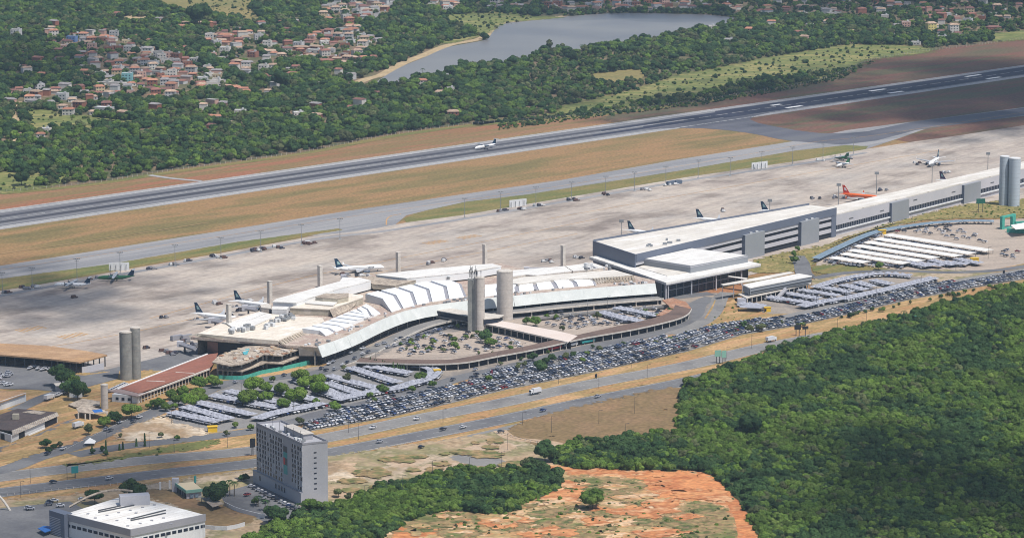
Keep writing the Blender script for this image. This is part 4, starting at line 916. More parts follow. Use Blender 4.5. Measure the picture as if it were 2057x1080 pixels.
for k in range(80):
    x = R.uniform(220,1250); y = R.uniform(110,300)
    if inside((x,y), [(165,300),(380,345),(560,322),(680,280),(830,200),(1060,215),(1310,125),(1250,98),(1000,85),(600,95),(480,140),(260,210)]):
        g = G(*K_([(x,y)])[0], 9.7); MB().box((g.x,g.y,9.95), (R.uniform(1,5),R.uniform(.6,3),R.uniform(.3,.9)), R.random()*3).build('formwork_stack', R.choice([M['rust'],M['concrete'],M['stained'],M['sand']]), cs_)
MB().prism([p.xy for p in GP(K_([(560,180),(600,130),(650,125),(620,195),(580,200)]), 10.2)], 9.75, 10.2).build('tarpaulin', M['tarp'], cs_, label='teal tarpaulin')
hd = resample(smooth([p.xy for p in GP([(439,762),(487,763),(524,752.5),(560,746),(586.6,740),(641,727)])], 3), 3.0)
hf = thing('green_hoarding', 'bright green hoarding fence around the unfinished extension', 'fence', (*hd[len(hd)//2],0))
for a, b in zip(hd, hd[1:]):
    c = (a+b)/2; MB().box((c.x,c.y,1.4), ((b-a).length-.06,.08,2.8), ang(a,b)).build('panel', M['green'], hf)
# red roofed long shed
rs = thing('long_shed', 'long low shed with rust red roof running from the construction site to the short tower', 'building', G(330,800))
U_ = lambda pts: T(200,640,6.428,pts)
slab('roof', U_([(265,898),(1400,458),(1530,440),(1480,560),(1430,632),(500,958)]), 5, 5.5, M['redroof'], rs)
slab('roof_apron', U_([(112,930),(265,898),(500,958),(640,945),(505,995),(480,998)]), 4.9, 5.3, mat('faded_shed_roof', [(.32,.24,.22),(.26,.20,.19)], .1, fine=.1), rs)
f = GP(U_([(505,992),(1430,640)]), 5.3)
facepanel('gutter', f[0], f[1], 4.6, 5.5, M['concrete'], rs, .8, .2)
facepanel('rear_gutter', *GP(U_([(240,905),(1400,455)]), 5.5), 5.2, 5.9, M['palewhite'], rs, .7, 0)
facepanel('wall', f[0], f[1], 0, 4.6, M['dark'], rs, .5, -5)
for k in range(24): p = f[0].lerp(f[1], k/23); MB().box((p.x-.5,p.y+.8,2.3), (.6,.6,4.6)).build('column', M['concrete'], rs)
for x in (600,980): facepanel('roof_seam', *GP(U_([(x,800 if x==600 else 690),(x+240,812 if x==600 else 703)]), 5.5), 5.5, 5.6, M['t2roof'], rs, .8, 0)
e = GP(U_([(150,975),(480,1000)]), 4.9); facepanel('end_wall', e[0], e[1], 0, 4.9, M['whitewall'], rs, 4, -1)
for k in (.15,.38,.62): p = e[0].lerp(e[1], k); facepanel('window', p, p+(e[1]-e[0]).normalized()*1.8, 1.6, 3.3, M['glass'], rs, .2, -.85)
# orange roofed open shed
os_ = thing('equipment_shed', 'wide open sided shed with dusty orange roof at the edge of the apron', 'building', G(80,740))
V_ = lambda pts: T(0,640,6.428,pts)
slab('roof', V_([(-600,290),(0,315),(600,345),(1100,410),(1385,462),(1020,560),(620,512),(0,462),(-600,415)]), 7.2, 8, M['orangeroof'], os_)
f = [G(*q, 7.2) for q in V_([(-600,420),(0,470),(620,520),(1020,568),(1385,470)])]
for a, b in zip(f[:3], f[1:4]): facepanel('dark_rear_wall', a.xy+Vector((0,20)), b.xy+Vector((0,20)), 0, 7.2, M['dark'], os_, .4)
for a, b in zip(f[:4], f[1:]): facepanel('gutter', a, b, 6.6, 7.3, M['stained'], os_, .5, .1)
for a, b in zip(f[:4], f[1:]):
    for k in range(5): p = a.lerp(b, (k+.5)/5); MB().box((p.x,p.y+2,3.4), (.7,.7,6.8)).build('column', M['darksteel'], os_)
p = [G(*q, 4) for q in V_([(1060,625),(1340,572)])]; facepanel('end_wall', p[0], p[1], 0, 4, M['lightwall'], os_, .5)
# white walled warehouse, dark roofed depot
wh = thing('warehouse', 'low warehouse with dusty tan roof and plain white wall at the left edge', 'building', G(20,820))
slab('roof', [(-80,786),(0,784.5),(30,785),(48,787),(52,790),(2,807),(-80,815)], 5, 5.4, M['orangeroof'], wh)
facepanel('wall', G(2,807,5), G(52,790,5), 0, 5.6, M['whitewall'], wh, .4, .1); facepanel('wall', G(-80,815,5), G(2,807,5), 0, 5.6, M['whitewall'], wh, .4, .1)
dp_ = thing('depot', 'white depot with sagging dark felt roof and ribbed grey gutter', 'building', G(60,880))
W_ = lambda pts: T(0,760,6.428,pts)
slab('roof', W_([(-400,490),(0,462),(225,385),(740,432),(150,672),(0,652),(-400,700)]), 5, 5.5, M['darkroof'], dp_)
gt = GP(W_([(150,672),(740,432)]), 5.5); gb = GP(W_([(165,735),(760,480)]), 4.2)
mb = MB(); mb.add([gt[0],gt[1],gb[1],gb[0]], [(0,3,2,1)]); mb.build('ribbed_gutter', M['stained'], dp_)
for k in range(26):
    t = (k+.5)/26; MB().tube(gt[0].lerp(gt[1],t)+Vector((0,0,.1)), gb[0].lerp(gb[1],t)+Vector((0,0,.1)), .16, 4).build('gutter_rib', M['concrete'], dp_)
facepanel('wall', gb[0], gb[1], 0, 4.2, M['whitewall'], dp_, .5, -1); 
e = GP(W_([(-400,760),(0,690),(145,735)]), 4.2)
facepanel('wall', e[0], e[1], 0, 4.6, M['whitewall'], dp_, .5, 0); facepanel('wall', e[1], e[2], 0, 4.6, M['whitewall'], dp_, .5, 0)
facepanel('door', e[1].lerp(e[2],.05), e[1].lerp(e[2],.4), 0, 3.8, M['dark'], dp_, .2, .15)
facepanel('wall_opening', gb[0].lerp(gb[1],.16), gb[0].lerp(gb[1],.28), .3, 3.9, M['dark'], dp_, .3, -.8); facepanel('wall_opening', gb[0].lerp(gb[1],.72), gb[0].lerp(gb[1],.98), .3, 3.9, M['dark'], dp_, .3, -.8)
facepanel('white_plinth', gb[0].lerp(gb[1],.32), gb[0].lerp(gb[1],.68), 0, 1.2, M['palewhite'], dp_, .4, .5)
g = G(*W_([(205,520)])[0], 5.5); MB().box((g.x,g.y,7), (3.6,2.5,3)).build('roof_box', M['beige'], dp_)
slab('roof_patch', W_([(285,430),(440,405),(590,432),(520,462)]), 5.5, 5.75, M['stained'], dp_)
# small rusty site shelter with blue tarp
sh = thing('site_shelter', 'flat brown site shelter with a blue tarp on one corner', 'shed', G(190,838))
slab('roof', W_([(985,380),(1130,345),(1400,420),(1390,440),(1200,450),(1010,430)]), 4, 4.3, M['stained'], sh); slab('tarp', W_([(1190,405),(1310,390),(1330,425),(1220,435)]), 4.3, 4.45, M['blue'], sh, label='bright blue tarp')
for x, y in ((1010,440),(1160,455),(1380,450),(1100,460)): g = G(*W_([(x,y)])[0], 4); MB().box((g.x,g.y+.5,2), (.7,.7,4)).build('post', M['concrete'], sh)
slab('rubble_deck', W_([(880,330),(1060,255),(1290,290),(1290,340),(1060,375),(960,360)]), 1.0, 1.6, M['stained'], sh)
gh = thing('gatehouse', 'small pale flat roofed gatehouse under the dark trees by the service yard', 'building', G(122,790))
slab('roof', V_([(690,830),(850,818),(880,850),(720,860)]), 4.2, 4.6, M['concrete'], gh); a, b = GP(V_([(730,860),(870,850)]), 4.2); facepanel('wall', a, b, 0, 4.2, M['lightwall'], gh, 3, -.6)
wb = MB(); g = G(*V_([(985,1010)])[0]); wb.box((g.x,g.y,2.2), (7.5,5,4.4)); wb.box((g.x,g.y,4.5), (7.9,5.4,.25)); wb.build('white_hut', M['whitewall'], label='small white cube hut beneath the dark trees by the service yard', cat='hut')
# ================================================================= hotel
ho = thing('hotel', 'grey nine storey slab hotel with rows of small dark windows and a teal banner', 'hotel', G(585,1005))
HH = 32.5
hA, hB, hC = G(515,851.4,HH), G(607.4,893,HH), G(658,888,HH); hD = hA+(hC-hB)
hA, hB, hC, hD = [v.xy for v in (hA,hB,hC,hD)]
MB().prism([hA,hB,hC,hD], 0, HH).build('wall', M['hotelwall'], ho)
e1 = (hB-hA).normalized(); LW_ = (hB-hA).length; n1 = Vector((e1.y,-e1.x)); n1 = n1 if n1.y < 0 else -n1
facepanel('front_facade', hA, hB, 7.2, HH-.2, M['hotelface'], ho, .2, .2)
facepanel('podium', hA-e1*2.5, hB, 0, 7.0, M['hotelwall'], ho, 6, 1.2)
facepanel('podium_edge', hA-e1*2.5, hB, 6.9, 7.3, M['edgegrey'], ho, 1.5, 1.4)
wnd = unit_box('window', M['glass']); pn = unit_box('window_panel', M['palepanel']); az = math.atan2(e1.y, e1.x)
cols = 17; sp, sq = [], []
for i in range(cols):
    t = (i+.5)/cols
    if .56 < t < .74: continue
    for j in range(9):
        z = 8.9+j*2.62
        if R.random() < .93: sp.append((Vector((*(hA+e1*(t*LW_+R.choice([-.35,.35]))+n1*.22), z)), az, (1.45,.16,1.8)))
        if R.random() < .7: sq.append((Vector((*(hA+e1*(t*LW_+1.35)+n1*.24), z+.15)), az, (.55,.12,2.2)))
repeat_part(ho, 'window', wnd, sp); repeat_part(ho, 'window_panel', pn, sq)
for a_, b_, z0, z1, m_ in ((.60,.68,24.6,27.8,'darksteel'), (.60,.68,21.6,24.6,'teal'), (.60,.68,17.8,21.6,'darksteel'), (.60,.635,17.8,21.6,'red'), (.60,.68,12.9,17.8,'teal')):
    facepanel('banner', hA+e1*LW_*a_, hA+e1*LW_*b_, z0, z1, M[m_], ho, .12, .32+(.05 if m_ == 'red' else 0))
e2 = (hC-hB).normalized(); n2 = Vector((e2.y,-e2.x)); n2 = n2 if n2.y < 0 else -n2; L2_ = (hC-hB).length
repeat_part(ho, 'vent_window', wnd, [(Vector((*(hB+e2*L2_*.5+n2*.05), 8.6+j*2.75)), math.atan2(e2.y,e2.x), (1.5,.14,.6)) for j in range(8)])
for t in (.1,.45,.52,.58,.64): facepanel('ground_window', hA+e1*LW_*t, hA+e1*(LW_*t+1.2), 3.2, 5.8, M['glass'], ho, .12, 1.3)
for a, b in ((hA,hB),(hB,hC),(hC,hD),(hD,hA)): c = (a+b)/2; MB().box((c.x,c.y,HH+.5), ((b-a).length,.3,1.0), ang(a,b)).build('parapet', M['edgegrey'], ho)
c = hA.lerp(hB,.62)+(hD-hA)*.55; MB().box((c.x,c.y,HH+1.6), (LW_*.42,5.5,3.2), az).build('plant_room', M['hotelface'], ho)
MB().box((c.x,c.y,HH+3.3), (LW_*.44,6,.25), az).build('plant_roof', M['concrete'], ho)
for k in range(16):
    c = hA.lerp(hB, R.uniform(.1,.92))+(hD-hA)*R.uniform(.12,.35); MB().box((c.x,c.y,HH+.7), (R.uniform(.8,2),R.uniform(.8,1.5),R.uniform(.8,1.8)), az).build('roof_unit', R.choice([M['steel'],M['whitewall']]), ho)
for k in range(5): c = hA.lerp(hB, .2+.15*k)+(hD-hA)*.3; MB().tube((c.x,c.y,HH), (c.x,c.y,HH+5), .1, 5).build('antenna', M['darksteel'], ho)
# ================================================================= big white hall bottom left
bh = thing('showroom_hall', 'big white hall with grey fascia, white roof with skylight strips and a tall arch behind', 'building', G(262,1130))
X_ = lambda pts: T(0,900,6.0,pts)
HZ = 12.0
q = [p.xy for p in GP(X_([(780,790),(1575,985),(2475,800),(1700,598),(1420,592)]), HZ)]
qa = [Vector(v) for v in q]
MB().prism(qa, HZ-.4, HZ).build('roof', M['white_roof'], bh)
for a, b in ((qa[0],qa[1]),(qa[1],qa[2])):
    facepanel('fascia', a, b, HZ-3.0, HZ+.5, M['edgegrey'], bh, .5, .3); facepanel('wall', a, b, 0, HZ-3.0, M['whitewall'], bh, .5, -.3)
MB().prism([v+(qa[1]-v)*.03 for v in qa[2:]+qa[:1]], 0, HZ-.4, top=False).build('rear_wall', M['whitewall'], bh)
for (a, b), n_ in (((qa[0],qa[1]),12),((qa[1],qa[2]),13)):
    L_ = (b-a).length; d = (b-a).normalized(); n = Vector((d.y,-d.x)); n = n if n.y < 0 else -n
    repeat_part(bh, 'window', wnd, [(Vector((*(a+d*L_*(i+.55)/n_-n*.28), HZ-5.6)), math.atan2(d.y,d.x), (L_/n_*.72,.2,1.5)) for i in range(n_)])
for (a, b) in (((1190,755),(1620,662)), ((1190,775),(1620,690)), ((1580,855),(2000,750)), ((1580,875),(2000,785))):
    p0, p1 = GP(X_([a,b]), HZ); facepanel('skylight_strip', p0, p1, HZ, HZ+.6, M['darksteel'], bh, .5, 0)
for x, y in ((1060,790),(1150,840),(1290,808),(1430,775),(1570,748),(1720,712),(1860,683),(1410,870),(1550,845),(1690,905),(1830,870),(1970,840),(1540,935),(2060,910),(1640,780)):
    g = G(*X_([(x,y)])[0], HZ); MB().box((g.x,g.y,HZ+.2), (1.4,1.2,.4)).build('roof_vent', M['edgegrey'], bh)
for (x0,y0,x1,y1) in ((880,800,1500,680),(1220,880,2000,710)):
    p0, p1 = GP(X_([(x0,y0),(x1,y1)]), HZ); facepanel('roof_seam', p0, p1, HZ, HZ+.08, M['concrete'], bh, .25, 0)
tA, tB = GP(X_([(600,740),(780,795)]), HZ+.6)
facepanel('sign_block', tA, tB, 0, HZ+.6, M['greyside'], bh, 5, .4)
d = (tB-tA).xy.normalized()
for k in range(11): facepanel('louvre', tA.xy+d*.5, tB.xy-d*3.2, .8+k*.85, 1.1+k*.85, M['lightwall'], bh, .25, .6)
# arch: curved steel rib behind the hall
def archrib(pix, z_list, name, parent, m, r=.9):
    P = [G(x, y, z) for (x, y), z in zip(pix, z_list)]
    b = MB()
    for a, c in zip(P, P[1:]): b.tube(a, c, r, 6)
    return b.build(name, m, parent)
ap = []
a, b = G(*X_([(835,705)])[0], HZ-2), G(*X_([(1600,590)])[0], HZ+1)
n_ = 14; arcp = []
for k in range(n_+1):
    t = k/n_; p = a.lerp(b, t); p = Vector((p.x,p.y, p.z+ 5.5*math.sin(PI*min(t*.80+.0,1))**1 *1.0)); arcp.append(p)
mb = MB()
for u, v in zip(arcp, arcp[1:]): mb.tube(u, v, .6, 6)
mb.build('arch', M['stained'], bh)
g = G(*X_([(1620,600)])[0], HZ+3); MB().box((g.x,g.y,HZ+2), (15,6,6), RWA*.3).build('arch_block', M['lightwall'], bh)
a2 = thing('entrance_arch', 'grey steel entrance arch cut by the left edge of the picture', 'arch', G(10,1025))
mb = MB(); g0 = G(21,1026); g1 = G(-45,1022)
P = [g0.lerp(g1, k/12)+Vector((0,0,9*math.sin(PI*k/12))) for k in range(13)]
for u, v in zip(P, P[1:]): mb.tube(u, v, .6, 6)
mb.build('arch_rib', M['concrete'], a2)
# fuel office by the hotel
fo = thing('roadside_office', 'small mint green office with cream flat roof beside a dark round tree', 'building', G(385,1003))
q = [Vector(p.xy) for p in GP([(352,970),(374,985.5),(407,982),(388,966.7)], 5)]
MB().prism(q, 4.3, 5).build('roof', M['cream'], fo)
for a, b in ((q[0],q[1]),(q[1],q[2])): facepanel('fascia', a, b, 3.8, 5.4, M['mint'], fo, .4, .2)
MB().prism([v+(sum(q, Vector((0,0)))/4-v)*.1 for v in q], 0, 4.3, top=False).build('wall', M['lightwall'], fo)
for k in range(4): p = q[0].lerp(q[1], .1+k*.22); facepanel('door', p, p+(q[1]-q[0])*.14, 0, 3.2, M['dark'], fo, .3, -.2)
for k in range(2): p = q[1].lerp(q[2], .25+k*.3); facepanel('window', p, p+(q[2]-q[1])*.2, 1, 2.6, M['bluegrey'], fo, .3, -.2)
MB().box((*q[0]+Vector((0,1)), 4), (3.5,3.5,7)).build('water_box', M['lightwall'], fo)
ca = thing('carport', 'low dark carport with pale flat roof beside the curved white wall', 'carport', G(428,1018))
slab('roof', [(403,998),(427,998),(450,1010),(427,1017)], 2.9, 3.2, M['stained'], ca)
for x, y in ((405,1000),(426,1016),(448,1010),(416,1008)): g = G(x,y,2.9); MB().box((g.x,g.y,1.45), (.3,.3,2.9)).build('post', M['darksteel'], ca)
def wallline(name, label, pix, h, th, m, step=6):
    L = resample(smooth([p.xy for p in GP(pix)], 4), step); t = thing(name, label, 'wall', (*L[len(L)//2], 0))
    for a, b in zip(L, L[1:]):
        c = (a+b)/2; MB().box((c.x,c.y,h/2), ((b-a).length-.02,th,h), ang(a,b)).build('wall_panel', m, t)
wallline('curved_wall', 'curved white boundary wall along the hotel driveway', [(450,1016),(475,1028),(508,1037),(540,1045)], 2.6, .3, M['whitewall'])
wallline('boundary_wall', 'long low white boundary wall below the brown yard', [(411,1063),(458,1066),(507,1053)], 2.6, .3, M['whitewall'])
for px, py in ((322,985),(341,982)):
    g = G(px,py); MB().box((g.x,g.y,2.4), (.9,.7,4.8)).build('gate_post', M['palewhite'], label='%s of two white square gate posts by the mint office' % ('left' if px < 330 else 'right'), cat='post', group='white gate posts')
# ================================================================= aircraft
def pm_(name, c, r=.35, **k): return mat(name, [c], rough=r, **k)
M['pwhite'] = pm_('aircraft_white', (.80,.80,.80)); M['navy'] = pm_('tail_navy', (.015,.045,.09)); M['emblem'] = pm_('tail_emblem', (.30,.45,.45))
M['orange'] = pm_('aircraft_orange', (.75,.14,.03)); M['redt'] = pm_('tail_red', (.60,.05,.02)); M['purple'] = pm_('tail_purple', (.05,.02,.07)); M['agreen'] = pm_('aircraft_green', (.03,.13,.06))
M['wing'] = pm_('wing_grey', (.42,.43,.45)); M['engine'] = pm_('engine_blue_grey', (.10,.13,.18))
def loft(sec, n=14):
    """sec = [(x, z, ry, rz)] along x"""
    b = MB(); vs = []
    for x, z, ry, rz in sec:
        for i in range(n): vs.append((x, ry*math.cos(2*PI*i/n), z+rz*math.sin(2*PI*i/n)))
    fs = [(k*n+i, k*n+(i+1)%n, (k+1)*n+(i+1)%n, (k+1)*n+i) for k in range(len(sec)-1) for i in range(n)]
    fs = [f[::-1] for f in fs]; b.add(vs, fs); return b
def wingm(root_x, root_y, root_z, chord, tipx, tipy, tipz, tchord, th=.35):
    b = MB(); A = [(root_x, root_y, root_z), (root_x-chord, root_y, root_z), (tipx-tchord, tipy, tipz), (tipx, tipy, tipz)]
    vs = [(x,y,z+th*(1 if i < 2 else .4)) for i,(x,y,z) in enumerate(A)]+[(x,y,z-th*(1 if i < 2 else .4)) for i,(x,y,z) in enumerate(A)]
    return b.add(vs, [(0,1,2,3),(7,6,5,4),(0,3,7,4),(1,5,6,2),(0,4,5,1),(3,2,6,7)])
def finm(x0, x1, z0, xt0, xt1, zt, th=.25):
    b = MB(); vs = []
    for y in (-th, th): vs += [(x0,y,z0),(x1,y,z0)]
    for y in (-th*.4, th*.4): vs += [(xt1,y,zt),(xt0,y,zt)]
    return b.add(vs, [(0,1,4,5),(2,7,6,3),(0,5,7,2),(1,3,6,4),(5,4,6,7),(0,2,3,1)])
def lbuild(b, name, m, root, smooth=False):
    me = bpy.data.meshes.new(name); me.from_pydata(b.v, [], b.f)
    for mm_ in (m if isinstance(m, list) else [m]): me.materials.append(mm_)
    if isinstance(m, list): me.polygons.foreach_set('material_index', b.m)
    if smooth: me.polygons.foreach_set('use_smooth', [True]*len(me.polygons))
    me.update(); o = bpy.data.objects.new(name, me); C.objects.link(o); o.parent = root; kid(root, o); return o
def jet(label, tailpx, nosepx, tail=M['navy'], bodym=M['pwhite'], ln=38, emblem=M['emblem'], group=None, title=None, z=0):
    a, b = G(*tailpx, 3.4).xy, G(*nosepx, 3.4).xy; d = (b-a).normalized(); c = a+d*ln/2
    r = thing('airliner', label, 'airplane', (c.x, c.y, z), group, math.atan2(d.y, d.x)); h = ln/2; R_ = 1.95
    fu = loft([(-h,4.6,.15,.2),(-h+3,4.3,.8,.9),(-h+9,3.7,1.8,1.8),(-h+12,3.5,R_,R_),(h-6,3.5,R_,R_),(h-3.2,3.4,1.75,1.75),(h-1.4,3.15,1.2,1.2),(h-.4,2.9,.55,.6),(h,2.8,.08,.1)], 16)
    lbuild(fu, 'fuselage', bodym, r, True)
    for s_ in (-1, 1):
        lbuild(wingm(h*.18, s_*1.6, 2.6, 6.4, -h*.30, s_*17, 3.8, 1.6), 'wing', M['wing'], r)
        lbuild(finm(-h*.30, -h*.30-1.6, 3.8, -h*.33, -h*.33-1, 5.6, .12) if 0 else wingm(-h*.30, s_*17, 3.8, 1.6, -h*.33, s_*17.4, 5.4, .8, .1), 'winglet', bodym, r)
        lbuild(wingm(-h+6.0, s_*.8, 4.6, 3.4, -h+1.2, s_*6.2, 5.0, 1.3, .18), 'tailplane', bodym, r)
        lbuild(loft([(h*.30,1.9,.6,.6),(h*.28,1.9,1.05,1.05),(h*.12,1.9,1.0,1.0),(h*.05,1.95,.5,.5)], 12) if 0 else _eng(h, s_), 'engine', M['engine'], r, True)
    lbuild(finm(-h+7.5, -h+1.6, 4.8, -h+2.4, -h+.2, 11.6), 'tail_fin', tail, r)
    e = MB(); 
    for y in (-.30,.30): e.add([(-h+4.9,y,7.2),(-h+2.6,y,7.2),(-h+2.0,y,9.6),(-h+3.2,y,9.6)], [(0,1,2,3) if y > 0 else (3,2,1,0)])
    if emblem: lbuild(e, 'tail_emblem', emblem, r)
    wbm = MB()
    for k in range(26):
        x = -h+10+k*(ln-18)/26
        for y in (-1, 1): wbm.add([(x,y*1.93,3.9),(x+.5,y*1.93,3.9),(x+.5,y*1.88,4.35),(x,y*1.88,4.35)], [(0,1,2,3)])
    o = lbuild(wbm, 'cabin_windows', M['darksteel'], r); o['kind'] = 'stuff'
    cw = MB(); cw.add([(h-2.6,-1.2,4.25),(h-2.6,1.2,4.25),(h-1.5,.85,3.75),(h-1.5,-.85,3.75)], [(0,1,2,3)]); cw.add([(h-2.6,1.2,4.25),(h-2.9,1.6,3.9),(h-1.9,1.3,3.5),(h-1.5,.85,3.75)], [(0,1,2,3)]); cw.add([(h-2.6,-1.2,4.25),(h-2.9,-1.6,3.9),(h-1.9,-1.3,3.5),(h-1.5,-.85,3.75)], [(3,2,1,0)])
    lbuild(cw, 'cockpit_window', M['glass'], r)
    g_ = MB(); g_.tube((h-5,0,0),(h-5,0,2),.25); g_.tube((h-5,-.3,.4),(h-5,.3,.4),.4,10)
    lbuild(g_, 'nose_gear', M['darksteel'], r)
    for s_ in (-1,1):
        g_ = MB(); g_.tube((-1.5,s_*3.2,.5),(-1.5,s_*3,2.4),.3); g_.tube((-1.5,s_*2.7,.55),(-1.5,s_*3.7,.55),.55,10); lbuild(g_, 'main_gear', M['darksteel'], r)
    if title:
        for s_ in (-1, 1):
            cu_ = bpy.data.curves.new('fuselage_title', 'FONT'); cu_.body = title; cu_.size = 2.4; cu_.extrude = .01
            ob = bpy.data.objects.new('tmp', cu_); me = bpy.data.meshes.new_from_object(ob); bpy.data.objects.remove(ob)
            me.materials.append(M['navy']); o = bpy.data.objects.new('fuselage_title', me); C.objects.link(o); o.parent = r
            o.location = (h-13 if s_ < 0 else h-7, s_*1.97, 3.1); o.rotation_euler = (PI/2, 0, 0 if s_ < 0 else PI)
    return r
def _eng(h, s_):
    b = loft([(h*.33,1.75,.85,.85),(h*.30,1.75,1.1,1.1),(h*.16,1.8,1.0,1.0),(h*.08,1.85,.5,.5)], 12)
    b.v = [(x, y+s_*5.6, z) for x, y, z in b.v]; return b
def turboprop(label, tailpx, nosepx, body=M['pwhite'], tail=M['navy'], ln=27):
    a, b = G(*tailpx, 2.6).xy, G(*nosepx, 2.6).xy; d = (b-a).normalized(); c = a+d*ln/2
    r = thing('turboprop', label, 'airplane', (c.x, c.y, 0), None, math.atan2(d.y, d.x)); h = ln/2
    lbuild(loft([(-h,4,.15,.2),(-h+4,3.4,.8,.8),(-h+9,2.7,1.4,1.4),(h-5,2.6,1.4,1.4),(h-2,2.5,1.1,1.1),(h-.5,2.2,.5,.5),(h,2.1,.05,.05)], 14), 'fuselage', body, r, True)
    for s_ in (-1, 1):
        lbuild(wingm(2.2, 0, 4.1, 2.6, 1.4, s_*13.5, 4.3, 1.5, .22), 'wing', M['wing'], r)
        lbuild(wingm(-h+2.0, 0, 8.3, 2.0, -h+1.2, s_*3.6, 8.3, 1.2, .12), 'tailplane', M['wing'], r)
        e = loft([(4.6,3.7,.2,.2),(4.2,3.7,.55,.6),(.5,3.7,.6,.7),(-1.8,3.9,.2,.2)], 10); e.v = [(x, y+s_*4.1, z) for x,y,z in e.v]; lbuild(e, 'engine', M['engine'], r, True)
        p = MB()
        for k in range(6):
            q = k*PI/3; p.tube((4.5, s_*4.1, 3.7), (4.5, s_*4.1+1.9*math.cos(q), 3.7+1.9*math.sin(q)), .14, 4)
        lbuild(p, 'propeller', M['darksteel'], r)
        g_ = MB(); g_.tube((-.5,s_*1.8,.4),(-.5,s_*1.3,1.6),.2); g_.tube((-.5,s_*1.5,.4),(-.5,s_*2.1,.4),.4,8); lbuild(g_, 'main_gear', M['darksteel'], r)
    lbuild(finm(-h+6.0, -h+1.0, 3.4, -h+2.2, -h+.2, 8.3, .2), 'tail_fin', tail, r)
    cw = MB(); cw.add([(h-2.2,-.8,3.3),(h-2.2,.8,3.3),(h-1.3,.6,2.9),(h-1.3,-.6,2.9)], [(0,1,2,3)]); lbuild(cw, 'cockpit_window', M['glass'], r)
    wbm = MB()
    for k in range(15):
        for y in (-1, 1): x = -h+7+k*1.0; wbm.add([(x,y*1.40,2.8),(x+.4,y*1.40,2.8),(x+.4,y*1.36,3.15),(x,y*1.36,3.15)], [(0,1,2,3)])
    lbuild(wbm, 'cabin_windows', M['darksteel'], r)['kind'] = 'stuff'
    return r
jet('white airliner with dark blue tail, nearest to the left end of the curved terminal', (390,631), (470,640))
jet('white airliner with dark blue tail, parked just behind the white vault beside the pillars', (469,606), (535,614))
jet('white airliner with blue titles taxiing on the open apron above the curved terminal', (671,542), (747,537), ln=38, title='Azul')
jet('white airliner with dark blue tail, leftmost of three behind the slate terminal roof', (1259.5,464), (1330,472), group=None)
jet('white airliner with dark blue tail, middle one of three behind the slate terminal roof', (1397,440), (1465,446))
jet('white airliner with dark blue tail, rightmost of three behind the slate terminal roof', (1527,424.5), (1595,430))
jet('bright orange airliner with red tail behind the end of the slate terminal', (1691,391), (1748,396), M['redt'], M['orange'], 36, M['pwhite'])
jet('white airliner seen almost head on in the far right of the apron', (1886,318), (1866,330), M['navy'], M['pwhite'], 36)
jet('airliner with dark purple tail, mostly hidden behind the long pier roof', (1886,363), (1945,370), M['purple'], M['pwhite'], 36)
turboprop('white turboprop with dark tail parked on the left edge of the apron', (183,573), (124,571))
turboprop('green and white turboprop parked in front of the white blast screen', (271,557), (214,557), M['agreen'], M['navy'])
turboprop('white turboprop rolling on the runway', (997,291), (953,297))
turboprop('small green propeller plane on the far apron', (1706,319), (1680,316), M['agreen'], M['agreen'], 16)
turboprop('small white propeller plane beside the small green one', (1708,329), (1682,332), M['pwhite'], M['agreen'], 16)
# boarding bridges and apron clutter
def bridge(label, a, b):
    t = thing('boarding_bridge', label, 'boarding bridge', G(*a)); p, q = G(*a, 5.2), G(*b, 5.2)
    m_ = MB(); m_.tube(p, q, 1.6, 4); m_.build('tunnel', M['edgegrey'], t); MB().box((q.x,q.y,5.2), (4,4,3.4)).build('cab', M['lightwall'], t)
    MB().box((p.lerp(q,.7).x,p.lerp(q,.7).y,1.9), (1.2,1.2,3.8)).build('support', M['darksteel'], t)
bridge('grey boarding bridge at the left end of the curved terminal', (392,700), (362,690))
bridge('long dark boarding bridge behind the vent pillar farthest right', (1130,540), (1058,541))
bridge('grey boarding bridge at the nearest airliner', (450,648), (425,643))
bridge('grey boarding bridge at the second airliner', (515,622), (492,618))
bridge('boarding bridge beneath the taxiing airliner', (712,566), (690,556))
for px, py, label in ((1248,490,'left of the slate terminal roof'),(1545.8,447,'before the rightmost tail behind the slate roof'),(1684,414,'left of the orange airliner'),(1760.5,390,'right of the orange airliner behind the pier'),(1872,373,'in front of the head on airliner'),(1984,349,'left of the silo towers')):
    g = G(px, py); b = MB(); b.tube(g, g+Vector((0,0,17)), .35, 8, .22); b.box((g.x,g.y,17.6), (3.4,1.2,2.2)); b.build('floodlight_mast', M['steel'], label='thick floodlight mast with a square lamp head, '+label, cat='floodlight mast', group='square headed floodlight masts')
mast_px = [(5,593),(65,583),(155,564.5),(241.5,551),(352,535.6),(444,520),(524,506.7),(605.6,493),(683,481),(933.5,438.6),(1005.6,425),(1076.5,415),(1148,404.6),(1216.7,392.7),(1274.5,384),(1337.5,372),(1402.4,359),(1466.7,354),(1530,342),(1592,332),(1653,323.6),(1714,312)]
for i, (px, py) in enumerate(mast_px):
    g = G(px, py); b = MB(); b.tube(g, g+Vector((0,0,16)), .26, 6, .14)
    b.box((g.x,g.y,15.8), (4.2,.3,.25)); b.box((g.x,g.y,14.6), (3.0,.3,.2)); 
    for k in (-1.9,-.7,.7,1.9): b.box((g.x+k,g.y,16.2), (.7,.5,.5))
    b.box((g.x,g.y,.5), (2.4,2.4,1.0), 0, .6)
    b.build('lighting_mast', M['steel'], label='slim apron lighting mast, '+near(px,py), cat='lighting mast', group='lighting masts along the far edge of the apron')
